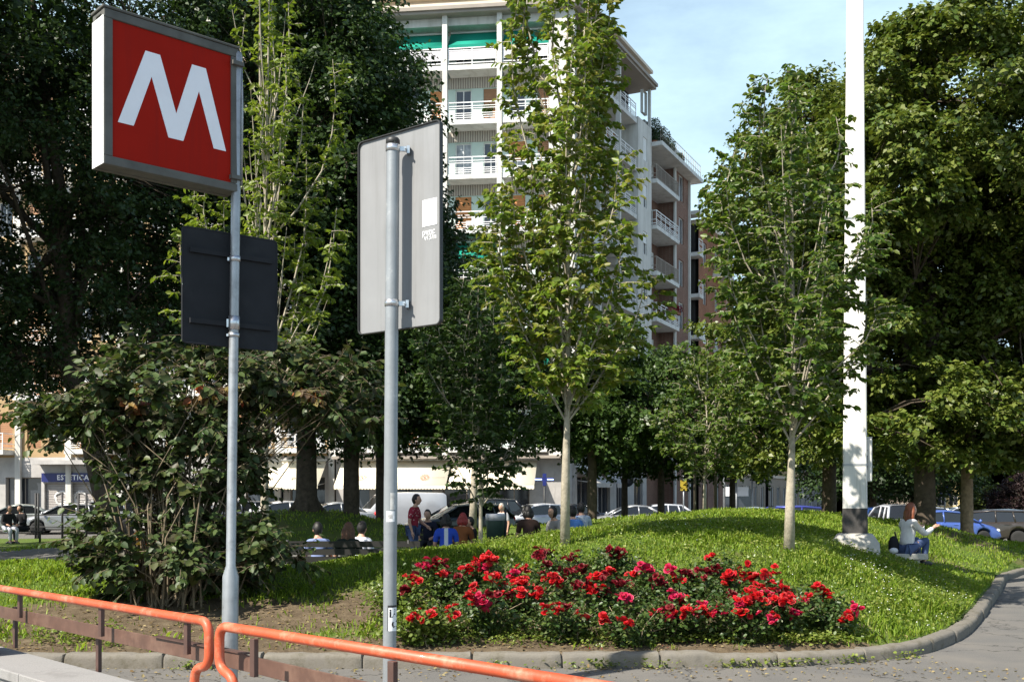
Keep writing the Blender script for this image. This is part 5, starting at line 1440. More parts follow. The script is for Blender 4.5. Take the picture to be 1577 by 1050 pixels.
P(882, 24.2, 85, 'sit', 'person in a sky blue top seated just right of the pale trunk', cloth('sky', (.09, .22, .55)), M_JEANS, 'dark', .05)
P(899, 24.6, 120, 'sit', 'person in a white and blue top seated farthest right on the path', cloth('whiteblue', (.5, .56, .66), dirt=(.1, .2, .5), dscale=14, dpos=(.5, .6)), M_JEANS, 'dark', .05)
P(491, 18.2, 110, 'sit', 'person in a light blue shirt at the left end of the dark bench', cloth('lightblue', (.22, .28, .5)), M_DKTR, 'dark', .03, scale=.95, z=.0)
P(535, 18.2, 88, 'sit', 'person with long brown hair over a dark top in the middle of the bench', cloth('darkgreen', (.02, .025, .02)), M_DKTR, 'brown', .3, scale=.95, z=.0)
P(553, 18.9, 70, 'sit', 'person in a white shirt at the right of the dark bench', cloth('whiteshirt', (.6, .62, .7)), M_DKTR, 'dark', 0, scale=.95, z=.0)
P(12, 38, 320, 'sit', 'seated person in white trousers near the dark shop doorway', cloth('charcoal', (.03, .03, .032)), cloth('white_trousers', (.6, .6, .66)), 'dark', .05, sleeves='long')
P(36, 38.5, 240, 'sit', 'seated person all in black beside the white trousers', cloth('black2', (.016, .016, .018)), M_DKTR, 'dark', .05, sleeves='long')
M_BENCH = solid('bench_dark', (.013, .012, .011), .7, var=.2)
def bench(px, Y, face, label, L=1.8, mat=M_BENCH, back=True, dz=0):
    x = PX(px, Y); t = empty('park_bench', (x, Y, G(x, Y) + dz), rad(face), label, 'bench', 'benches on the path')
    mb = MB()
    for k in range(4): mb.span(-L / 2, L / 2, -.2 + k * .11, -.2 + k * .11 + .09, .40, .44)
    mb.build('seat', mat, t)
    if back:
        mb = MB()
        for k in range(3): mb.span(-L / 2, L / 2, -.27 - k * .02, -.24 - k * .02, .52 + k * .13, .62 + k * .13)
        mb.build('backrest', mat, t)
    for s in (-1, 1):
        mb = MB(); mb.tube(fillet([(s * L * .42, .2, 0), (s * L * .42, .16, .38), (s * L * .42, -.2, .38), (s * L * .42, -.3, .9)] if back else [(s * L * .42, .2, 0), (s * L * .42, .2, .38), (s * L * .42, -.18, .38), (s * L * .42, -.18, 0)], .05), .025, 6); mb.tube([(s * L * .42, -.2, .38), (s * L * .42, -.22, 0)], .025, 6); mb.build('leg', M_BLACK, t)
    return t
# a bench's back lies at local -y; face 0 looks away from the camera
bench(540, 18.15, 0, 'dark slatted bench carrying three people behind the grass bank', 2.4, dz=-.08)
bench(692, 21.95, 2, 'pale bench under the royal blue top and rust brown top', 1.8, solid('bench_pale', (.5, .5, .48), .7), back=False)
bench(672, 27.1, 175, 'dark bench under the navy clad person', 1.6)
bench(872, 23.9, 10, 'dark bench right behind the pale tree trunk', 1.8, back=False)
bench(24, 38.3, 200, 'dark bench by the pavement in front of the silver cars', 1.9, back=False)
# ---------------------------------------------------------------- plants
M_BARK_PALE = solid('bark_pale', (0.36, 0.32, 0.25), 0.9, spec=0.2, var=0.3, scale=9, bmp=0.6, bscale=40, dirt=(0.17, 0.17, 0.11), dscale=6)
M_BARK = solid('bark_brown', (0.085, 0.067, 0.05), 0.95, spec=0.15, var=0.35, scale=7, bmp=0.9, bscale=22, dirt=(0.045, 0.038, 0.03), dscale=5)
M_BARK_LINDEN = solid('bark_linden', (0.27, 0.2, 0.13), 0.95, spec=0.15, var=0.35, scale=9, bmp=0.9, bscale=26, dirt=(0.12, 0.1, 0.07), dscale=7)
M_LF_BRIGHT = leafmat('leaf_bright', [(0.06, 0.115, 0.02), (0.085, 0.15, 0.024), (0.13, 0.185, 0.03), (0.10, 0.11, 0.035)], 0.40, 0.42)
M_LF_YOUNG = leafmat('leaf_young', [(0.10, 0.17, 0.022), (0.15, 0.225, 0.028), (0.20, 0.25, 0.036), (0.21, 0.20, 0.05), (0.11, 0.18, 0.024)], 0.42, 0.4)
M_LF_LIME = leafmat('leaf_lime', [(0.12, 0.18, 0.022), (0.16, 0.22, 0.03), (0.2, 0.24, 0.035)], 0.45, 0.45)
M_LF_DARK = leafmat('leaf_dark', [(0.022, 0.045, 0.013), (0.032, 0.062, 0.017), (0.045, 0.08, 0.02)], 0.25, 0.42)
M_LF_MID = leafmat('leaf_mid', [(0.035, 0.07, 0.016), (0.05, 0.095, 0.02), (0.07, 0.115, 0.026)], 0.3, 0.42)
M_LF_OLIVE = leafmat('leaf_olive', [(0.06, 0.10, 0.016), (0.09, 0.135, 0.022), (0.14, 0.17, 0.03), (0.10, 0.12, 0.025)], 0.24, 0.4)
M_LF_SHRUB = leafmat('leaf_shrub', [(0.03, 0.055, 0.018), (0.05, 0.085, 0.022), (0.07, 0.105, 0.03), (0.045, 0.075, 0.025), (0.05, 0.045, 0.026), (0.09, 0.11, 0.03), (0.05, 0.08, 0.03)], 0.22, 0.46, 0.35)
M_LF_SHRUB_BROWN = leafmat('leaf_brown', [(0.09, 0.06, 0.035), (0.14, 0.09, 0.045), (0.2, 0.18, 0.05), (0.3, 0.06, 0.03), (0.1, 0.1, 0.03)], 0.25, 0.45)
M_LF_RED = leafmat('leaf_plum', [(0.03, 0.016, 0.018), (0.045, 0.022, 0.022), (0.035, 0.03, 0.02)], 0.2, 0.5)

def leaf_spray(rg, pts, dirs, n, L, spread=0.8, droop=0.5, upn=0.6, W=0.33, nz=0.55):
    """leaves set alternately along twigs: pts (m,3) points on twigs, dirs (m,3) twig directions"""
    m = len(pts)
    idx = rg.integers(0, m, n) if n != m else np.arange(m)
    P = pts[idx]; T = norm(dirs[idx])
    up = np.array([0, 0, 1.0])
    side = norm(np.cross(T, up) + rg.normal(0, .2, (n, 3)))
    sg = np.where(rg.random(n) < 0.5, 1, -1)[:, None]
    D = side * sg * spread + T * 0.6 + rg.normal(0, 0.3, (n, 3)) - up * droop
    N = up * upn + rg.normal(0, nz, (n, 3)) + T * 0.25
    ll = L * rg.uniform(0.65, 1.2, n)
    return P, D, N, ll, ll * W

def crown_obj(parts, mat, parent, kind=6, name='crown', fold=0.25, curl=0.18):
    P, D, N, L, W = [np.concatenate(a) for a in zip(*parts)]
    V = leaf_verts(P, D, N, L, W, fold, curl, kind)
    return np_obj(name, V, kind, LEAF_F[kind], mat, parent)

def sapling(name, base, H, trunk_h, R0, trunk_r, n_main, leaf, mat, bark, seed, label, cat='tree', group=None, lean=(0, 0), twig_step=0.2, prof=None, leaf_step=0.05, kind=6, top_open=1.0, stems=0.0, twig_len=(0.3, 0.75)):
    """a young upright tree: slim trunk, steep limbs, leafy twigs in loose tiers"""
    R = random.Random(seed); rg = np.random.default_rng(seed)
    t = empty(name, base, 0, label, cat, group)
    tr = MB()
    pts = [Vector((0, 0, -0.1))]; k = 9
    top = H * 0.97
    wob = Vector((0, 0, 0))
    for i in range(1, k + 1):
        f = i / k; wob += Vector((R.uniform(-1, 1), R.uniform(-1, 1), 0)) * 0.02 * (1 if f < .4 else 1.6)
        pts.append(Vector((lean[0] * f, lean[1] * f, top * f)) + wob)
    rr = [trunk_r * (1.25 if i == 0 else 1 - 0.25 * (i / k) if i / k < trunk_h / H else max(0.07, 0.75 * (1 - i / k) ** 0.9 + .05)) for i in range(k + 1)]
    tr.tube(pts, rr, 10)
    def trunk_at(z):
        f = min(max(z / top, 0), 1) * k; i = min(int(f), k - 1)
        return pts[i].lerp(pts[i + 1], f - i) if i else pts[0].lerp(pts[1], f)
    prof = prof or (lambda u: min(1.0, .7 + 1.2 * max(0, u)) * (1 - .55 * max(0, u - .5) / .5))
    sp, sdr = [], []
    mains = [(None, None)]
    for i in range(n_main):
        az = i * 2.399 + R.uniform(-.4, .4)
        u0 = R.random() ** 1.5 * 0.72
        zs = trunk_h + u0 * (H - trunk_h) * 0.85
        rf = R.uniform(0.35, 1.0)
        ze = min(H * R.uniform(.93, 1.0), zs + (H - trunk_h) * R.uniform(0.35, 0.62) * (1.15 - 0.45 * rf))
        s = trunk_at(zs); mp = []
        for j in range(6):
            f = j / 5; z = zs + (ze - zs) * f
            u = (z - trunk_h) / (H - trunk_h)
            r = rf * R0 * prof(u) * min(1.0, (0.15 + 1.2 * f) if f else 0)
            p = trunk_at(min(z, top)) * (1 if f else 1)
            q = Vector((p.x + math.cos(az + .25 * f) * r, p.y + math.sin(az + .25 * f) * r, z)) + Vector((R.uniform(-1, 1), R.uniform(-1, 1), 0)) * 0.04 * (f > 0)
            mp.append(s.copy() if j == 0 else q)
        r0 = trunk_r * R.uniform(0.17, 0.28)
        tr.tube(mp, [r0 * (1 - 0.85 * j / 5) + .003 for j in range(6)], 6, cap=False)
        mains.append((mp, az))
    for mp, az in mains:
        if mp is None: mp = [trunk_at(trunk_h + (top - trunk_h) * j / 5) for j in range(6)]
        ln = sum((mp[j + 1] - mp[j]).length for j in range(5))
        n = max(3, int(ln / twig_step))
        for a in range(n):
            f = (a + R.random()) / n
            if f < 0.06: continue
            i = min(int(f * 5), 4); p = mp[i].lerp(mp[i + 1], f * 5 - i)
            u = (p.z - trunk_h) / (H - trunk_h)
            az2 = (math.atan2(p.y - trunk_at(p.z).y, p.x - trunk_at(p.z).x) + R.gauss(0, 0.9)) if az is not None else R.uniform(0, 2 * PI)
            el = R.uniform(0.0, 0.7) + 0.5 * max(0, u - .6)
            tl = R.uniform(*twig_len) * (1 - 0.45 * u * top_open) * (1 - 0.35 * f)
            d = Vector((math.cos(az2) * math.cos(el), math.sin(az2) * math.cos(el), math.sin(el)))
            tp = [p + d * tl * g + Vector((0, 0, -0.22 * tl * g * g)) for g in (0, .35, .7, 1)]
            tr.tube(tp, [.007, .005, .004, .002], 3, cap=False)
            m = max(4, int(tl / leaf_step))
            for b in range(m):
                g = 0.15 + 0.85 * (b + .5) / m
                ii = min(int(g * 3), 2)
                sp.append(tp[ii].lerp(tp[ii + 1], g * 3 - ii)); sdr.append(d)
        # leaves on the upper part of the limb itself
        for b in range(int(ln * 0.55 / leaf_step)):
            f = R.uniform(.45, 1); i = min(int(f * 5), 4)
            sp.append(mp[i].lerp(mp[i + 1], f * 5 - i)); sdr.append((mp[i + 1] - mp[i]).normalized() + Vector((R.gauss(0, .6), R.gauss(0, .6), 0)))
    # bare upright whips
    for a in range(int(stems)):
        az = R.uniform(0, 2 * PI); z0 = R.uniform(trunk_h, H * .7); p = trunk_at(z0); r = R.uniform(.15, .8) * R0
        h = R.uniform(1.2, 2.6)
        tr.tube([p, p + Vector((math.cos(az) * r * .6, math.sin(az) * r * .6, h * .4)), p + Vector((math.cos(az) * r * .85, math.sin(az) * r * .85, h * .75)), p + Vector((math.cos(az) * r, math.sin(az) * r, h))], [.012, .01, .007, .003], 4, cap=False)
    tr.build('trunk', bark, t)
    sp = np.array([tuple(v) for v in sp]); sdr = np.array([tuple(v) for v in sdr])
    part = leaf_spray(rg, sp, sdr, len(sp), leaf)
    crown_obj([part], mat, t, kind)
    return t

def big_tree(name, base, blobs, trunk_h, trunk_r, n_clump, leaf, per, mat, bark, seed, label, cat='tree', group=None, clump_r=(0.5, 0.95), kind=4, shell=0.5, lean=(0, 0), flare=1.6, upn=0.6, limb_n=9, flat=0.6, droop=0.45):
    """a grown tree: trunk, limbs, branches to leaf clumps spread through the crown's volume. blobs: (x,y,z,rx,ry,rz) round the base"""
    R = random.Random(seed); rg = np.random.default_rng(seed)
    t = empty(name, base, 0, label, cat, group)
    tr = MB()
    fork = Vector((lean[0], lean[1], trunk_h))
    zt = max(b[2] + b[5] * .7 for b in blobs)
    tops = Vector((np.mean([b[0] for b in blobs]), np.mean([b[1] for b in blobs]), zt))
    tp = [Vector((0, 0, -.15)), Vector((0, 0, .12)), Vector((lean[0] * .2, lean[1] * .2, .5)), fork.lerp(Vector((0, 0, 0)), .4), fork]
    tr.tube(tp + [fork.lerp(tops, .4) + Vector((.2, .1, 0)), fork.lerp(tops, .75), tops],
            [trunk_r * flare * 1.15, trunk_r * flare * .85, trunk_r * 1.1, trunk_r, trunk_r * .92, trunk_r * .55, trunk_r * .3, .03], 12)
    if flare > 1.3:
        for a in range(5):
            az = a * 1.256 + R.uniform(-.3, .3); c, s = math.cos(az), math.sin(az)
            tr.tube([(c * trunk_r * .5, s * trunk_r * .5, .75), (c * trunk_r * .95, s * trunk_r * .95, .3), (c * trunk_r * 1.9, s * trunk_r * 1.9, -.08)], [trunk_r * .3, trunk_r * .34, trunk_r * .2], 6)
    vol = np.array([b[3] * b[4] * b[5] for b in blobs]) ** 0.75; vol /= vol.sum()
    nodes_ = [(fork.lerp(tops, g), None) for g in (0.0, .12, .25, .4, .55, .7, .85)]
    limbs = []
    for i in range(limb_n):
        b = blobs[i % len(blobs)]
        az = i * 2.4 + R.uniform(-.4, .4); el = R.uniform(-.35, .9)
        e = Vector((b[0] + b[3] * .68 * math.cos(az) * math.cos(el), b[1] + b[4] * .68 * math.sin(az) * math.cos(el), b[2] + b[5] * .6 * math.sin(el)))
        s = nodes_[R.choice((0, 0, 1, 1, 2, 3))][0]
        mid = s.lerp(e, .5) + Vector((R.uniform(-.3, .3), R.uniform(-.3, .3), .12 * (e - s).length))
        q = [s, s.lerp(mid, .55) + Vector((0, 0, .1)), mid, mid.lerp(e, .5) + Vector((0, 0, .05)), e]
        r = trunk_r * R.uniform(.3, .5)
        tr.tube(q, [r, r * .75, r * .55, r * .35, .02], 7, cap=False)
        limbs += q[1:]
    hubs = np.array([tuple(v) for v in limbs + [n[0] for n in nodes_[2:]]])
    # clump centres
    ch = rg.choice(len(blobs), n_clump, p=vol); B = np.array(blobs)[ch]
    d = norm(rg.normal(0, 1, (n_clump, 3)))
    rr = shell + (1 - shell) * rg.random(n_clump) ** 0.6
    rr *= 1 + 0.12 * np.sin(d[:, 0] * 5 + B[:, 0]) * np.cos(d[:, 2] * 6 + d[:, 1] * 4)
    Cc = B[:, :3] + d * B[:, 3:] * rr[:, None]
    keep = Cc[:, 2] > min(b[2] - b[5] for b in blobs) - .2
    Cc = Cc[keep]; d = d[keep]
    parts = []
    for c, dd in zip(Cc, d):
        j = ((hubs - c) ** 2).sum(1).argmin(); h = hubs[j]
        cv = Vector(c); hv = Vector(h)
        m = hv.lerp(cv, .55) + Vector((R.uniform(-.15, .15), R.uniform(-.15, .15), .15))
        tr.tube([hv, m, cv], [.035, .02, .008], 4, cap=False)
        cr = R.uniform(*clump_r)
        n = int(per * (cr / clump_r[1]) ** 2 * R.uniform(.7, 1.2))
        # several short twigs fan out of the clump, leaves along them
        nt_ = 7
        az = rg.uniform(0, 2 * PI, nt_); out = np.arctan2(dd[1], dd[0]); az = np.where(rg.random(nt_) < .6, out + rg.normal(0, .8, nt_), az)
        el = rg.uniform(-.35, .65, nt_)
        td = np.stack([np.cos(az) * np.cos(el), np.sin(az) * np.cos(el), np.sin(el) * flat / .6], 1)
        k = rg.integers(0, nt_, n); g = rg.random(n) ** 0.7
        pp = c + td[k] * (g * cr)[:, None] - np.array([0, 0, 1]) * (0.25 * cr * g ** 2)[:, None] + rg.normal(0, cr * .11, (n, 3))
        parts.append(leaf_spray(rg, pp, td[k], n, leaf, droop=droop, upn=upn, W=.33))
    tr.build('trunk', bark, t)
    crown_obj(parts, mat, t, kind)
    return t

# ---- the young trees on the lawn
def at(px, Y, dz=-0.02):
    x = PX(px, Y); return (x, Y, G(x, Y) + dz)
sapling('young_tree', at(870, 15.5), 9.3, 1.75, 1.24, .062, 33, .112, M_LF_YOUNG, M_BARK_PALE, 11,
        'tall slim young tree with pale trunk rising straight out of the red roses', group='young trees on the lawn', twig_step=.105, leaf_step=.03, stems=6, lean=(.1, 0), twig_len=(.3, .9))
sapling('young_tree', at(1215, 15.5), 6.9, 1.5, 1.3, .07, 34, .108, M_LF_BRIGHT, M_BARK_PALE, 23,
        'young leafy tree with mottled trunk just left of the white mast', group='young trees on the lawn', twig_step=.105, leaf_step=.029, stems=4, lean=(.05, 0), twig_len=(.3, .9), prof=lambda u: min(1.0, .75 + 1.0 * max(0, u)) * (1 - .35 * max(0, u - .6) / .4))
sapling('young_tree', at(408, 17.0), 10.5, 2.0, 1.45, .07, 20, .11, M_LF_LIME, M_BARK_PALE, 31,
        'sparse lime green young tree with bare whips behind the metro sign pole', group='young trees on the lawn', twig_step=.14, leaf_step=.034, stems=18, lean=(.15, 0), twig_len=(.3, .7))
sapling('young_tree', at(741, 20.0), 6.1, 1.35, 1.15, .05, 24, .12, M_LF_MID, M_BARK_PALE, 47,
        'small dark leaved young tree on thin grey stem beside the rose bed', group='young trees on the lawn', twig_step=.085, leaf_step=.03, kind=4)
sapling('young_tree', at(1085, 24.0), 4.1, .75, 1.15, .04, 26, .11, M_LF_BRIGHT, M_BARK_PALE, 53,
        'short bright green sapling held between three dark stakes', group='young trees on the lawn', twig_step=.08, leaf_step=.03, kind=4)
for k, (px, dy) in enumerate(((1070, -.25), (1084, .3), (1102, -.1))):
    x, y, z = at(px, 24.0 + dy)
    mb = MB(); mb.tube([(0, 0, -.1), (0, 0, 1.6), (0, 0, 1.62)], [.032, .03, .02], 8)
    mb.tube([(0, 0, 1.45), ((1085 - px) * 24 / F * .4, .1, 1.48)], .012, 5)
    o = mb.build('tree_stake', solid('stake_wood_%d' % k, (0.06, 0.048, 0.035), .9))
    o.location = (x, y, z)
    tag(o, ['dark wooden stake nearest the roses of three round a short sapling', 'dark wooden stake in the middle of three round a short sapling', 'dark wooden stake nearest the white mast of three round a short sapling'][k], 'stake', 'stakes round the short sapling')

# ---- the grown trees
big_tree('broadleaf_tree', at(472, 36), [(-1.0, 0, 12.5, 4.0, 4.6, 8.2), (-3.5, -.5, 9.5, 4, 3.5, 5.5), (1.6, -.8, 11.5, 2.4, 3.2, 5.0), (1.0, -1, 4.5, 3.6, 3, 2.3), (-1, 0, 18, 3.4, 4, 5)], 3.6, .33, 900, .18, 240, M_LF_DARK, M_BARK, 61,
         'huge dark tree with broad flared trunk in front of the cream awnings', group='old trees across the path', flat=.7, clump_r=(.7, 1.3))
big_tree('broadleaf_tree', at(541, 36.3), [(-.2, .5, 12.5, 2.2, 3.4, 6), (.6, 0, 9, 1.9, 3, 4.6), (.5, 0, 4.5, 2.8, 3, 2.2), (3.6, -.8, 5.2, 1.6, 2, 3.2), (.4, 0, 11.8, 1.8, 2.5, 2.6)], 4.0, .25, 620, .17, 230, M_LF_MID, M_BARK, 67,
         'tall dark tree with straight slim trunk left of the white van', group='old trees across the path', flare=1.25, clump_r=(.7, 1.25))
big_tree('broadleaf_tree', at(588, 37.5), [(.6, .5, 8.4, 1.7, 3, 4.4), (1.2, .5, 4.5, 2.8, 3, 2.0)], 4.2, .2, 380, .17, 220, M_LF_DARK, M_BARK, 71,
         'dark tree with dim trunk directly behind the grey sign pole', group='old trees across the path', flare=1.2, clump_r=(.7, 1.2))
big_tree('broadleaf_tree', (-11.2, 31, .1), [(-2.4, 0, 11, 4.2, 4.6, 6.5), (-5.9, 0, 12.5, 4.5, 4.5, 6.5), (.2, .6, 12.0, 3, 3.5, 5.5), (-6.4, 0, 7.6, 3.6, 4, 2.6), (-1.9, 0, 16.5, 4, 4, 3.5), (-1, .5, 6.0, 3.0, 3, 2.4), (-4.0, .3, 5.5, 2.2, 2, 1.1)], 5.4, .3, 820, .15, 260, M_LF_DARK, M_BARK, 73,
         'dark fine leaved tree behind the M sign with slanting bare limbs', group='old trees across the path', lean=(-1.6, 0), flat=.8, clump_r=(.6, 1.15), limb_n=14)
sapling('broadleaf_tree', at(727, 33), 9.6, 3.2, 2.0, .11, 22, .16, M_LF_DARK, M_BARK_PALE, 79,
         'dark crowned tree with pale bent trunk before the cream awnings', group='old trees across the path', twig_step=.1, leaf_step=.032, kind=4, lean=(.5, 0), twig_len=(.5, 1.1))
big_tree('broadleaf_tree', at(912, 34), [(-1.6, 0, 3.7, 2.6, 2.0, 1.5), (.8, .3, 3.3, 2.2, 2.0, 1.3), (-.3, .2, 5.2, 2.0, 1.6, 1.3), (3.2, .5, 3.0, 1.5, 1.6, 1.0)], 2.0, .15, 320, .16, 200, M_LF_MID, M_BARK, 83,
         'low dark spreading tree behind the pale trunk among the roses', group='old trees across the path', flare=1.15, clump_r=(.5, .9))
for k, (px, Y, lab) in enumerate(((1018, 38, 'low dark park tree in front of the brick building shops'), (1128, 40, 'low dark park tree in front of the bus shelter'), (962, 40, 'low dark park tree before the white shop awnings of the side street'))):
    big_tree('broadleaf_tree', at(px, Y), [(0, 0, 3.5, 2.3, 1.8, 1.4), (.6, .2, 4.8, 1.7, 1.6, 1.4), (-.8, 0, 4.4, 1.5, 1.5, 1.2)], 2.0, .12, 200, .17, 200, M_LF_MID, M_BARK, 600 + k, lab, group='old trees across the path', flare=1.1, clump_r=(.5, .9))
big_tree('linden_tree', at(1277, 33), [(-.6, 0, 9.6, 2.7, 2.6, 3.6), (.5, 0, 12.0, 1.5, 2.2, 2.0), (-.6, 0, 11.9, 1.7, 2.2, 2.1), (-1.2, 0, 5.6, 2.7, 2.4, 2.3), (-1.3, 0, 2.9, 2.6, 2, 1.2), (1.2, .5, 7.0, 2.6, 2.4, 3.2)], 3.0, .21, 460, .16, 330, M_LF_OLIVE, M_BARK, 89,
         'linden with dark trunk standing just behind the white mast', group='lindens along the street', flare=1.2)
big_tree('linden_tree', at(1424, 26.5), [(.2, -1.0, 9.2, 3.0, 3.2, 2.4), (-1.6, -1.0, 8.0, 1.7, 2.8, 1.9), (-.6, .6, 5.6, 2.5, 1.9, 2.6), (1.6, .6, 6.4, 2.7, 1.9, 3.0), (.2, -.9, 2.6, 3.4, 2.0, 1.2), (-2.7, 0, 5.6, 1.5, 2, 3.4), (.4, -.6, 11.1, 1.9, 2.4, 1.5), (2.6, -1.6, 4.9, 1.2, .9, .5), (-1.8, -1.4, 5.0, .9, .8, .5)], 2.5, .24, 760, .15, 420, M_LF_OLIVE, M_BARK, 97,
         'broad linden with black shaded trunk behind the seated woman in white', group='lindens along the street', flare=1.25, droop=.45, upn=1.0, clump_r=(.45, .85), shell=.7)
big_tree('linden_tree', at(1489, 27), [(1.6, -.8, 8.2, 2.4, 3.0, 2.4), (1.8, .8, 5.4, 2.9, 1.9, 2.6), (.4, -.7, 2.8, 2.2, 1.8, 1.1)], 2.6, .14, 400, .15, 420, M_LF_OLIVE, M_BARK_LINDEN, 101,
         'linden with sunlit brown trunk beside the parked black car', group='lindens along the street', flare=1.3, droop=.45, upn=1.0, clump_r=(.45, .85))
# unseen trees added past the picture's edge, crowns shaped to shade the path
for k, (x, y) in enumerate(((-13.8, 16), (-19.5, 24), (-20.5, 30))):
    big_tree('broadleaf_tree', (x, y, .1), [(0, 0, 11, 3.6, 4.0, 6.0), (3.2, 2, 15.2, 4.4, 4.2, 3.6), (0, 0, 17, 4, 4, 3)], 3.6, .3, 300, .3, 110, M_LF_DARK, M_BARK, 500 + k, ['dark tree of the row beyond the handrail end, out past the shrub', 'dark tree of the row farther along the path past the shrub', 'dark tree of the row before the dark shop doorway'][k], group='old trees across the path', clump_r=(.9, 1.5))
# far ones beyond the parked cars
for k, (px, Y, h, r, zc, mt, lab) in enumerate(((1345, 56, 8.5, 3.4, 5.2, M_LF_DARK, 'dark dense street tree beyond the blue car by the mast'),
                                             (1408, 58, 9, 3.6, 5.3, M_LF_DARK, 'dark dense street tree beyond the small white car'),
                                             (1516, 62, 2.9, 1.05, 1.6, M_LF_OLIVE, 'small round light green tree between linden trunk and white van'),
                                             (1576, 58, 3.4, 1.5, 1.75, M_LF_RED, 'dark plum leaved tree above the black parked car'))):
    x = PX(px, Y); z = float(asphalt_z(x, Y))
    big_tree('street_tree', (x, Y, z), [(0, 0, zc, r, r, h - zc), (r * .3, 0, zc * .9, r * .8, r * .8, (h - zc) * .8), (-r * .3, 0, zc * .85, r * .8, r * .8, (h - zc) * .75)], zc * .5, .12 + .02 * r, 260 if r > 2 else 150, .2 if r > 2 else .13, 200, mt, M_BARK, 200 + k, lab, group='street trees beyond the cars', flare=1.1, limb_n=6, clump_r=(.4 * r / 2 + .15, .7 * r / 2 + .2))

# ---- the big-leaved shrub by the left kerb
def shrub(name, base, seed, label):
    R = random.Random(seed); rg = np.random.default_rng(seed)
    t = empty(name, base, 0, label, 'shrub')
    st = MB(); parts = []; brown = []
    # (x, y, z, rx, ry, rz, clumps)
    lobes = [(0.0, 0, 2.5, 1.2, 1.0, .7, 52), (-.8, 0, 2.3, .9, .8, .55, 26), (1.15, .1, 2.75, 1.15, .8, .45, 46), (2.0, .2, 2.5, .75, .6, .38, 20), (.1, .1, 1.75, 1.0, .8, .6, 66), (-.55, .2, 3.05, .3, .3, .35, 4), (.7, 0, 3.1, .5, .5, .25, 8),
             (0, -.1, .5, 1.05, .9, .45, 46), (.7, -.1, .6, .85, .8, .42, 26), (-.6, 0, .75, .6, .7, .35, 14), (1.0, 0, 1.6, .35, .5, .5, 7), (-1.45, 0, 2.15, .6, .4, .25, 9), (1.35, -.1, .75, .45, .4, .3, 6)]
    for li, (lx, ly, lz, rx, ry, rz, n) in enumerate(lobes):
        for a in range(n):
            d = Vector((R.gauss(0, 1), R.gauss(0, 1), R.gauss(0, 1))).normalized(); r = .35 + .65 * R.random() ** .6
            c = Vector((lx + d.x * rx * r, ly + d.y * ry * r, max(.12, lz + d.z * rz * r)))
            foot = Vector((R.gauss(0.05, .22), R.gauss(0, .2), -.05))
            hz = R.uniform(.45, .7)
            mid = Vector((foot.x * (1.4) + (c.x - foot.x) * .22, foot.y * 1.4 + (c.y - foot.y) * .22, foot.z + (c.z - foot.z) * hz))
            if a % 2 == 0: st.tube([foot, foot.lerp(mid, .5) + Vector((R.uniform(-.03, .03), 0, 0)), mid, c], [.014, .012, .009, .004], 5, cap=False)
            m = 0
            br = (li == 9 and R.random() < .2) or R.random() < .012
            out = Vector((c.x - lx * .4, c.y - ly, .2 + .3 * (c.z - lz)))
            for q in range(R.randint(5, 8)):
                d = (out.normalized() * .8 + Vector((R.gauss(0, .7), R.gauss(0, .7), R.gauss(0, .55)))).normalized(); tl = R.uniform(.22, .5)
                e1 = c + d * tl * .5; e2 = c + d * tl + Vector((0, 0, -.07 * tl))
                st.tube([c, e1, e2], [.005, .004, .002], 3, cap=False)
                m = R.randint(5, 8); g = (np.arange(m) + .6) / m
                pp = np.array(c)[None] + (np.array(e2) - np.array(c))[None] * g[:, None]
                side = np.cross(np.array(d), [0, 0, 1.0]); side /= max(np.linalg.norm(side), .1); sg = np.where(np.arange(m) % 2, 1, -1)[:, None]
                D = side[None] * sg * .75 + np.array(d)[None] * .6 - np.array([[0, 0, .45]]) + rg.normal(0, .22, (m, 3))
                N = np.array([[0, 0, .75]]) + np.array(out.normalized())[None] * .35 + rg.normal(0, .38, (m, 3))
                ll = R.uniform(.085, .15) * (1.15 - .45 * g) * rg.uniform(.85, 1.15, m)
                (brown if br else parts).append((pp, D, N, ll, ll * .43))
    st.build('stems', M_STEMD, t)
    crown_obj(parts, M_LF_SHRUB, t, 6, 'foliage', .18, .2)
    crown_obj(brown, M_LF_SHRUB_BROWN, t, 6, 'withered_foliage', .25, .3)
    return t
M_STEMD = solid('stem_dark', (0.16, 0.125, 0.08), .85, var=.35)
M_STEM = solid('stem_tan', (0.3, 0.24, 0.15), .85, var=.3)
shrub('leafy_shrub', at(262, 13.2), 5, 'large round leaved shrub spreading behind the orange handrail and metro pole')

# ---- roses
M_ROSE_LF = leafmat('rose_leaf', [(0.028, 0.06, 0.014), (0.045, 0.088, 0.02), (0.065, 0.115, 0.026), (0.07, 0.09, 0.03), (0.12, 0.17, 0.035)], .25, .42, .4)
M_ROSE_LF2 = leafmat('rose_leaf_pale', [(0.09, 0.14, 0.025), (0.13, 0.19, 0.03), (0.17, 0.21, 0.04)], .35, .4, .5)
M_ROSE = leafmat('rose_scarlet', [(0.42, 0.008, 0.01), (0.58, 0.014, 0.014), (0.5, 0.012, 0.03), (0.4, 0.06, 0.05)], .22, .5, .3, (1.1, .9, .9))
M_ROSE_D = leafmat('rose_crimson', [(0.10, 0.008, 0.012), (0.17, 0.007, 0.016), (0.25, 0.008, 0.022), (0.16, 0.05, 0.035)], .22, .5, .3, (1.1, .9, .9))
M_ROSE_P = leafmat('rose_magenta', [(0.45, 0.012, 0.07), (0.58, 0.03, 0.11), (0.5, 0.02, 0.05)], .25, .5, .3, (1.1, .9, .9))
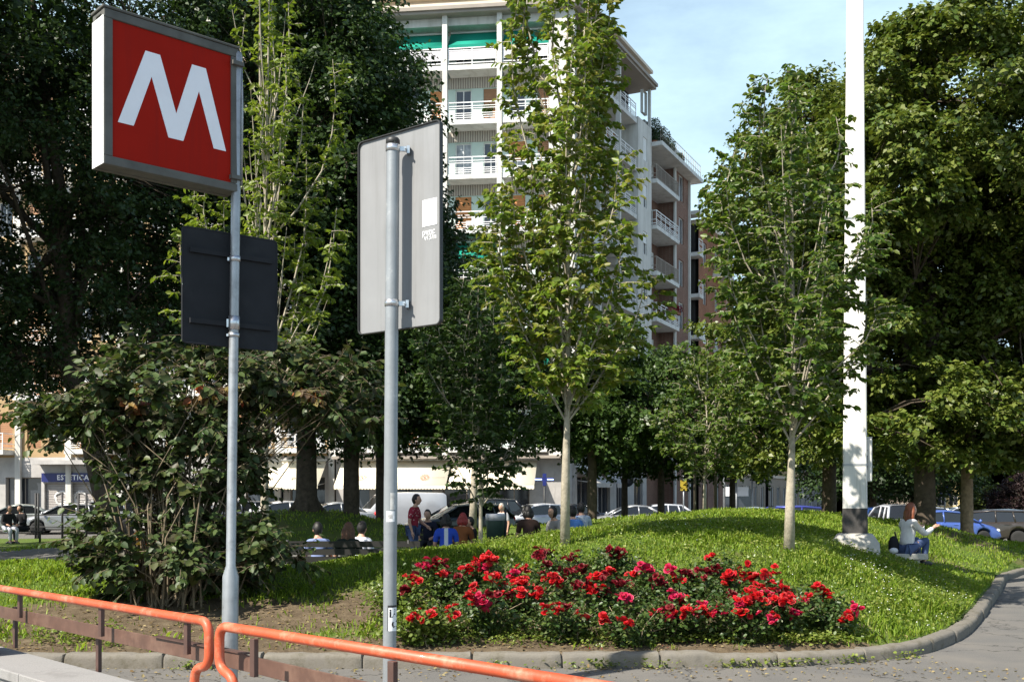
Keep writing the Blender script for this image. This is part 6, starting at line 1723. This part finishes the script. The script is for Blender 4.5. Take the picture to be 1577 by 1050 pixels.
def bloom_verts(rg, c, up, r):
    """one double rose: three rings of cupped petals"""
    up = up / np.linalg.norm(up); a = np.cross(up, [0.3, 0.9, 0.1]); a /= np.linalg.norm(a); b = np.cross(up, a)
    V = []
    for ring, (n, rr, hh, tilt) in enumerate(((6, 1.0, .25, .95), (5, .72, .55, .6), (4, .42, .75, .3))):
        for i in range(n):
            th = 2 * PI * (i + .5 * ring) / n + rg.uniform(-.2, .2)
            o = a * math.cos(th) + b * math.sin(th); s = -a * math.sin(th) + b * math.cos(th)
            w = 1.15 * rr * r * math.sin(PI / n) * 1.3
            p0 = c + up * .1 * r
            p1 = c + o * rr * r * .7 + up * hh * r * .6; p2 = c + o * rr * r * (1 + .1 * rg.normal()) + up * hh * r * (.95 + .15 * rg.normal())
            V += [p0, p1 + s * w, p2 + s * w * .6, p2 - s * w * .6, p1 - s * w]
    return V
def rose_bush(base, h, wd, n_cl, seed, label, red=0.5, pale=0.0, dead=0.2, first=True):
    R = random.Random(seed); rg = np.random.default_rng(seed)
    t = empty('rose_bush', base, 0, label, 'rose bush', 'red rose bushes along the kerb')
    st = MB(); parts = []; tips = []
    for a in range(34):
        az = R.uniform(0, 2 * PI); r = wd * R.random() ** .55; z = h * R.uniform(.55, 1.0) * (1 - .25 * (r / wd) ** 2)
        e = Vector((math.cos(az) * r, math.sin(az) * r * .8, z)); f = Vector((R.gauss(0, .07), R.gauss(0, .07), -.05))
        m = f.lerp(e, .5) + Vector((e.x * -.12, e.y * -.12, .05))
        st.tube([f, m, e], [.008, .006, .003], 4, cap=False)
        tips.append(e)
        for q in range(R.randint(60, 84)):
            g = R.random() ** .6; p = f.lerp(m, g * 2) if g < .5 else m.lerp(e, g * 2 - 1)
            parts.append((np.array([tuple(p)]) + rg.normal(0, .055, (1, 3)), np.array([[math.cos(az), math.sin(az), .2]])))
    pp = np.concatenate([q[0] for q in parts]); dd = np.concatenate([q[1] for q in parts]) + rg.normal(0, .7, (len(parts), 3))
    pp[:, 2] = np.maximum(pp[:, 2], .03)
    st.build('stems', M_STEM, t)
    sp = leaf_spray(rg, pp, dd, len(pp), .052, droop=.2, upn=.8, W=.36)
    crown_obj([sp], M_ROSE_LF2 if pale else M_ROSE_LF, t, 6, 'foliage', .2, .15)
    tips.sort(key=lambda v: -(.8 * v.z - .8 * v.y - R.uniform(0, .4)))
    for a in range(n_cl):
        e = tips[a % len(tips)]; V = []
        if a >= len(tips): break
        k = R.randint(6, 13); spd = R.uniform(.026, .048)
        for b in range(k):
            c = np.array(e) + np.array([0, 0, .04]) + rg.normal(0, 1, 3) * np.array([spd, spd * .8, spd * .75])
            up = np.array([0, -.25, 1.0]) + rg.normal(0, .55, 3)
            V += bloom_verts(rg, c, up, R.choice((.017, .024, .03, .036, .042, .046)))
        x = R.random()
        mt = M_ROSE if x < red else (M_ROSE_D if x < red + dead else M_ROSE_P)
        np_obj('flower_cluster', V, 5, [(0, 1, 2, 3, 4)], mt, t)
    return t
# px, distance, height, width, clusters, red share, dark share, pale leaves, what sets it apart
ROSES = [(617, 12.6, .62, .42, 5, .6, .3, 1, 'sparse rose bush peeping out behind the grey sign pole'),
         (655, 11.65, .55, .5, 4, .8, .1, 1, 'pale yellow green rose bush with few blooms right of the grey sign pole'),
         (690, 13.2, .72, .5, 9, .3, .6, 0, 'dark rose bush with faded blooms behind the pale leaved one'),
         (738, 11.9, .62, .52, 7, .6, .25, 0, 'rose bush with low scattered scarlet blooms next to the pale leaved one'),
         (760, 13.3, .72, .5, 9, .6, .3, 0, 'back row rose bush in front of the thin grey sapling stem'),
         (800, 12.4, .82, .5, 20, .95, .03, 0, 'rose bush with the biggest bright scarlet mass of blooms'),
         (862, 13.4, .7, .5, 10, .1, .85, 0, 'crimson faded rose bush at the foot of the pale tree trunk'),
         (868, 11.8, .55, .5, 5, .6, .3, 0, 'leafy low rose bush in front of the pale tree trunk'),
         (925, 12.5, .75, .5, 11, .35, .5, 0, 'dense crimson rose bush right of the pale tree trunk'),
         (945, 14.1, .6, .42, 7, .1, .85, 0, 'dark bloomed rose bush standing highest against the bright grass'),
         (968, 11.7, .58, .5, 6, .5, .2, 0, 'front row rose bush with small scarlet blooms mid kerb'),
         (1000, 13.0, .7, .5, 11, .15, .45, 0, 'rose bush with magenta and crimson blooms in the middle row'),
         (1035, 11.9, .62, .5, 9, .3, .15, 0, 'rose bush with pink red clusters close to the kerb'),
         (1078, 12.9, .68, .48, 7, .35, .55, 0, 'dark leaved rose bush with scattered crimson blooms'),
         (1115, 13.6, .72, .45, 8, .5, .45, 0, 'back row rose bush with loose red sprays over the lawn'),
         (1140, 11.8, .66, .48, 16, .55, .05, 0, 'rose bush smothered in pink and scarlet blooms by the kerb'),
         (1165, 12.7, .72, .46, 12, .75, .15, 0, 'bright red rose bush beneath the mottled young tree'),
         (1205, 12.1, .6, .44, 10, .5, .1, 0, 'rose bush with magenta clusters near the end of the row'),
         (1245, 12.6, .62, .42, 9, .5, .2, 0, 'last but one rose bush before the open lawn'),
         (1280, 12.2, .5, .38, 8, .5, .2, 0, 'last small rose bush at the open lawn end of the bed')]
for k, (px, Y, h, w, n, red, dead, pale, lab) in enumerate(ROSES):
    rose_bush(at(px, max(11.25, Y - .4)), h * .80, w, max(2, int(n * .85)), 300 + k, lab, red, pale, dead)

# ---- grass, ground cover and litter
def bare_soil(X, Y): return bareness(X, Y)  # how far bare soil shows, same as bareness
def build_grass():
    rg = np.random.default_rng(9)
    zones = [(-10, 10, 10.9, 14.5, 760, .007, (.06, .14)), (-10, 10, 14.5, 18.5, 760, .008, (.06, .13)), (-2, 14, 18.5, 26, 380, .011, (.05, .12)), (-2, 16, 26, 31, 150, .014, (.06, .14)), (-16, 14, 31, 39, 45, .02, (.06, .15))]
    Vs = []
    for x0, x1, y0, y1, dens, w, hr in zones:
        n = int((x1 - x0) * (y1 - y0) * dens)
        X = rg.uniform(x0, x1, n); Y = rg.uniform(y0, y1, n)
        vis = np.abs(X) < Y * .5 + 1
        X = X[vis]; Y = Y[vis]
        Z = terr(X, Y)
        k = (kerb_sd(X, Y) > .1) & ~on_path(X, Y, Z)
        b = bareness(X, Y) + .35 * (np.sin(X * 7.3 + 3 * np.sin(Y * 4.1)) * np.cos(Y * 8.1 + X)) * .6
        k &= rg.random(len(X)) > np.clip((b - .25) * 1.7, 0, .985)
        X, Y, Z = X[k], Y[k], Z[k]; n = len(X)
        patch = .75 + .35 * np.sin(X * 1.9 + 1.3 * np.sin(Y * 1.1)) * np.cos(Y * 2.3 - X * .7)
        h = rg.uniform(*hr, n) * patch; az = rg.uniform(0, 2 * PI, n); ln = rg.uniform(.1, .75, n)
        P = np.stack([X, Y, Z - .01], 1); sd = np.stack([np.cos(az), np.sin(az), 0 * az], 1) * w
        ld = np.stack([np.cos(az + 1.7), np.sin(az + 1.7), 0 * az], 1)
        m = P + ld * (h * ln * .35)[:, None] + np.array([0, 0, 1]) * (h * .62)[:, None]
        tp = P + ld * (h * ln)[:, None] + np.array([0, 0, 1]) * (h * (1 - .3 * ln))[:, None]
        Vs.append(np.stack([P - sd, P + sd, m + sd * .7, tp, m - sd * .7], 1).reshape(-1, 3))
    V = np.concatenate(Vs)
    M = leafmat('grass_blade', [(0.15, 0.24, 0.024), (0.20, 0.31, 0.03), (0.25, 0.35, 0.038), (0.29, 0.32, 0.06)], .42, .5, .3)
    tag(np_obj('grass', V, 5, [(0, 1, 2, 3, 4)], M), 'sunlit tufty green grass on the mound', 'grass', kind='stuff')
build_grass()

def build_ground_cover():
    """low round-leaved weeds: along the kerb, on the lawn and in kerb joints"""
    rg = np.random.default_rng(12)
    pts = []
    for (px0, px1, y0, y1, n, s) in ((1010, 1290, 11.25, 11.75, 700, .03), (640, 1010, 11.1, 11.6, 520, .026), (1180, 1330, 11.3, 12.3, 500, .03), (60, 190, 11.2, 11.9, 220, .03), (700, 1300, 13.5, 19, 3200, .026), (1300, 1500, 12.6, 18.5, 1500, .026)):
        Y = rg.uniform(y0, y1, n); X = PX(rg.uniform(px0, px1, n), Y)
        pts.append((X, Y, s))
    P = []; Ls = []
    for X, Y, s in pts:
        for rep in range(3):
            x = X + rg.normal(0, .05, len(X)); y = Y + rg.normal(0, .05, len(Y))
            k = kerb_sd(x, y) > .09
            x, y = x[k], y[k]
            z = terr(x, y) + rg.uniform(.01, .1, len(x))
            P.append(np.stack([x, y, z], 1)); Ls.append(s * rg.uniform(.8, 1.7, len(x)))
    # tufts in the kerb's foot
    for (px, w) in ((905, .25), (1140, .12), (1205, .3), (1235, .18), (1010, .15), (930, .1), (1400, .2), (760, .08), (1330, .2), (300, .1)):
        Y0 = 10.72 if px < 1250 else 10.95 if px < 1350 else 11.4
        n = 60
        x = PX(px, Y0) + rg.normal(0, w, n); y = Y0 + rg.uniform(-.08, .05, n)
        j = ((x[:, None] - _kp[None, :, 0]) ** 2 + (y[:, None] - _kp[None, :, 1]) ** 2).argmin(1)
        q = _kp[j] - _kn[j] * rg.uniform(.1, .18, n)[:, None] + _kt[j] * rg.uniform(-.06, .06, n)[:, None]
        P.append(np.stack([q[:, 0], q[:, 1], rg.uniform(.005, .09, n)], 1)); Ls.append(rg.uniform(.02, .05, n))
    P = np.concatenate(P); L = np.concatenate(Ls); n = len(P)
    D = rg.normal(0, 1, (n, 3)); D[:, 2] *= .3; N = np.array([0, 0, 1]) + rg.normal(0, .45, (n, 3))
    V = leaf_verts(P, D, N, L, L * .42, .15, .1, 6)
    M = leafmat('ground_cover_leaf', [(0.08, 0.13, 0.02), (0.13, 0.19, 0.03), (0.19, 0.24, 0.04), (0.24, 0.25, 0.07)], .3, .4, .5)
    tag(np_obj('ground_cover', V, 6, LEAF_F[6], M), 'low yellow green weeds along the kerb and through the lawn', 'ground cover', kind='stuff')
    # fallen leaves and twigs along the gutter and under the shrub
    n = 3300
    x = np.concatenate([rg.uniform(-6, 5, 900), rg.normal(-3.4, 1.6, 1400), rg.uniform(-2, 4.5, 1000)]); y = np.concatenate([rg.uniform(9.6, 10.75, 900), rg.uniform(11.0, 13.4, 1400), rg.uniform(10.95, 12.2, 1000)])
    y[:700] = 10.72 - rg.random(700) ** 2 * .7
    sd = kerb_sd(x, y); k = (np.abs(sd) > .11); x, y, sd = x[k], y[k], sd[k]; n = len(x)
    z = np.where(sd > 0, terr(x, y), 0) + .008 + rg.random(n) * .012
    D = rg.normal(0, 1, (n, 3)); D[:, 2] *= .15; N = np.array([0, 0, 1]) + rg.normal(0, .3, (n, 3))
    L = rg.uniform(.015, .05, n)
    V = leaf_verts(np.stack([x, y, z], 1), D, N, L, L * .35, .2, .2, 6)
    M = leafmat('fallen_leaf', [(0.1, 0.065, 0.03), (0.2, 0.14, 0.06), (0.3, 0.24, 0.12), (0.16, 0.15, 0.06)], .1, .8, .2)
    tag(np_obj('leaf_litter', V, 6, LEAF_F[6], M), 'dry fallen leaves along the kerb and under the shrub', 'leaf litter', kind='stuff')
    # white clover heads dotting the lawn, petals dropped under the roses
    def dots(name, x, y, zo, r, mat, label, cat):
        k = kerb_sd(x, y) > .12; x, y = x[k], y[k]; n = len(x); z = terr(x, y) + zo(n); q = rg.uniform(.7, 1.3, n) * r
        o = np.array([(1, 0, 0), (0, 1, 0), (-1, 0, 0), (0, -1, 0), (0, 0, 1), (0, 0, -1)], float)
        V = np.stack([x, y, z], 1)[:, None] + o[None] * q[:, None, None]
        tag(np_obj(name, V, 6, [(0, 1, 4), (1, 2, 4), (2, 3, 4), (3, 0, 4), (1, 0, 5), (2, 1, 5), (3, 2, 5), (0, 3, 5)], mat), label, cat, kind='stuff')
    yy = rg.uniform(12.4, 17, 110); xx = PX(rg.uniform(1300, 1490, 110), yy)
    y2 = rg.uniform(14, 20, 30); x2 = PX(rg.uniform(900, 1250, 30), y2)
    dots('clover_flowers', np.concatenate([xx, x2]), np.concatenate([yy, y2]), lambda n: rg.uniform(.05, .10, n), .0075, M_WHITE, 'tiny white clover heads dotting the lawn', 'clover')
    n = 420; x = rg.uniform(-1.6, 4.6, n); y = rg.uniform(10.95, 13.4, n); k = kerb_sd(x, y) > .1; x, y = x[k], y[k]; n = len(x)
    D = rg.normal(0, 1, (n, 3)); D[:, 2] *= .2; L = rg.uniform(.015, .03, n)
    V = leaf_verts(np.stack([x, y, terr(x, y) + .012], 1), D, np.array([0, 0, 1]) + rg.normal(0, .3, (n, 3)), L, L * .5, .2, .1, 6)
    tag(np_obj('fallen_petals', V, 6, LEAF_F[6], M_ROSE_D), 'dark red petals dropped on the soil under the roses', 'petals', kind='stuff')
build_ground_cover()
brick_block()
for k, (t, pp, d) in enumerate(POT_PLANTS): crown_obj([leaf_spray(np.random.default_rng(k), pp, d, len(pp), .12)], M_LF_MID, t, 4, 'foliage')
row_house(23.6, 10.2, 22.5, -.3, M_BRICKO, 'plain orange red brick house next to the brick block with balconies', floors=6, seed=2, wall2=M_BRICK)
row_house(34.2, 14, 15.0, .2, M_GREYST, 'grey brown low house behind the bus shelter with tall windows', floors=3, seed=3)
row_house(48.6, 15, 16.0, .0, M_OCHRE, 'ochre street house with small balcony seen past the mottled tree trunk', floors=4, seed=4)
row_house(64.0, 15, 17.0, .2, M_BRICK, 'dark red brick house with white door surrounds far down the street', floors=4, seed=5, wall2=M_SHOPW)
row_house(79.4, 24, 18.0, .1, M_BRICKP, 'pink house at the far end of the side street', floors=4, seed=6)

def far_house(px0, px1, Y, ztop, mat, roof, label, seed, depth=14):
    R = random.Random(seed); x0, x1 = PX(px0, Y), PX(px1, Y); L = x1 - x0
    t = empty('far_building', (x0, Y, -.3), 0, label, 'building', 'buildings at the far end of the square')
    H = ztop + .3; mb = MB(); mb.span(0, L, .3, depth, 0, H - .01); mb.build('core', M_DARKIN, t)
    w = MB(); hs = []; n = max(2, int(L / 3)); bw = L / n
    for k in range(int((H - 1) / 3.1)):
        for i in range(n): c = (i + .5) * bw; hs.append((c - .55, c + .55, k * 3.1 + 1.2, k * 3.1 + 2.7))
    wall_holes(w, 0, L, 0, H, 0, hs, .2); w.add([(0, 0, 0), (0, 0, H), (0, depth, H), (0, depth, 0)], [(0, 1, 2, 3)]); w.build('facade', mat, t)
    for h in hs: window(t, None, h[0], h[1], h[2], h[3], .1, R.choice((0, .5)), M_PANE, M_FRAME)
    mb = MB(); mb.add([(-.4, -.5, H), (L + .4, -.5, H), (L + .4, depth / 2, H + 1.6), (-.4, depth / 2, H + 1.6), (-.4, depth, H), (L + .4, depth, H)], [(0, 1, 2, 3), (3, 2, 5, 4), (0, 3, 4), (1, 5, 2)]); mb.build('roof', roof, t)
    return t
M_PALE = solid('plaster_paleblue', (0.55, 0.62, 0.72), .8, var=.05, scale=.4)
M_YELL = solid('plaster_yellow', (0.68, 0.55, 0.25), .8, var=.06, scale=.4)
far_house(1508, 1552, 135, 10.6, M_PALE, M_CORNICE, 'pale blue white building beyond the round green tree', 1)
far_house(1560, 1640, 120, 5.4, M_YELL, M_BRICKO, 'low yellow building with red roof beyond the plum leaved tree', 2)
far_house(1441, 1478, 128, 6.0, M_YELL, M_CORNICE, 'small yellow building seen between two linden trunks', 3)
far_house(1330, 1436, 125, 9.0, M_GREYST, M_EAVE, 'dull brown building behind the dense street trees', 4)
far_house(1640, 1800, 100, 12.0, M_CREAM, M_EAVE, 'cream building past the black parked car', 5)

# ---- bus shelter, signs, posts, bins
t = empty('bus_shelter', (PX(1140, 57), 57, -.15), 0, 'grey bus shelter with flat rounded roof before the low brown house', 'bus shelter')
mb = MB(); mb.tube(fillet([(-.85, 0, 0), (-.85, 0, 3.15), (.95, 0, 3.05)], .25), .07, 8); mb.build('frame', M_GALV, t)
mb = MB(); mb.span(-.8, 1.0, -.7, .7, 3.08, 3.2); mb.build('roof', M_SHOPW, t, bevel=.03)
for x in (-.1, .75):
    mb = MB(); mb.tube([(x, .5, 0), (x, .5, 3.08)], .05, 8); mb.build('post', M_GALV, t)
mb = MB(); mb.span(-.7, .7, .55, .57, .3, 2.4); mb.build('glass_wall', M_PANE, t)
mb = MB(); mb.span(-.75, -.15, .5, .54, 2.0, 2.5); mb.span(-.05, .55, .5, .54, 2.0, 2.5); mb.build('notice_panel', M_WHITE, t)
def sign_post(px, Y, zt, shape, mat, label, cat, name, s=.3, zc=None):
    x = PX(px, Y); z = min(G(x, Y) if Y < 45 else float(asphalt_z(x, Y)), 9)
    t = empty(name, (x, Y, z), 0, label, cat)
    mb = MB(); mb.tube([(0, .04, -.1), (0, .04, zt)], .035, 8); mb.build('post', M_GALV, t)
    zc = zc or zt - s; mb = MB()
    if shape == 'disc': mb.lathe([(0, -.006), (s, -.006), (s, .006), (0, .006)], (0, -.015, zc), 20, 0, 'y')
    else: mb.span(-s, s, -.02, -.008, zc - s * shape, zc + s * shape)
    mb.build('plate', mat, t); return t
sign_post(966, 50, 2.9, 'disc', M_SIGNDARK, 'dark back of a round road sign before the white shop awnings', 'road sign', 'road_sign', .3)
sign_post(1053, 52, 3.2, 1.5, solid('sign_yellow', (.38, .28, .02), .7), 'yellow hanging notice between the thin park trees', 'sign', 'yellow_sign', .17, 2.6)
t = sign_post(1455, 60, 2.8, 1, solid('sign_blue', (.02, .05, .5), .4), 'blue square crossing sign with a white triangle beyond the blue car', 'road sign', 'crossing_sign', .3)
mb = MB(); mb.prism([(-.2, 2.32), (.2, 2.32), (0, 2.68)], -.026, -.022); mb.build('triangle', M_WHITE, t, fixn=True)
sign_post(1525, 62, 2.2, 1.2, M_WHITE, 'small white notice on a post by the far white van', 'sign', 'notice_sign', .14)
t = empty('street_fence', (PX(52, 46), 46, 0), 0, 'black railing of slim posts along the pavement in front of the silver cars', 'fence')
for k, px in enumerate((55, 59, 96, 121, 133)):
    mb = MB(); mb.tube([(PX(px, 46) - PX(52, 46), 0, -.1), (PX(px, 46) - PX(52, 46), 0, 1.95)], .05, 8); mb.build('post', M_BLACK, t)
mb = MB()
for z in (.5, 1.0): mb.tube([(-1.5, 0, z), (2.6, 0, z)], .025, 6)
mb.build('rail', M_BLACK, t)
# litter bin with its bag
x, Y = PX(763, 27), 27
t = empty('litter_bin', (x, Y, G(x, Y)), 0, 'dark green litter bin on a post topped with a white bag rim', 'litter bin')
mb = MB(); mb.lathe([(.19, .62), (.22, .66), (.24, 1.2), (.235, 1.22)], n=18); mb.build('bucket', solid('bin_green', (.02, .05, .035), .5), t)
mb = MB(); mb.lathe([(.245, 1.08), (.255, 1.21), (.235, 1.25), (.17, 1.18), (.0, 1.15)], n=18); mb.build('bag', solid('bag_white', (.6, .6, .62), .5, bmp=.6, bscale=15), t)
mb = MB(); mb.tube([(.25, .05, -.1), (.25, .05, 1.35)], .03, 8); mb.build('post', M_BLACK, t)
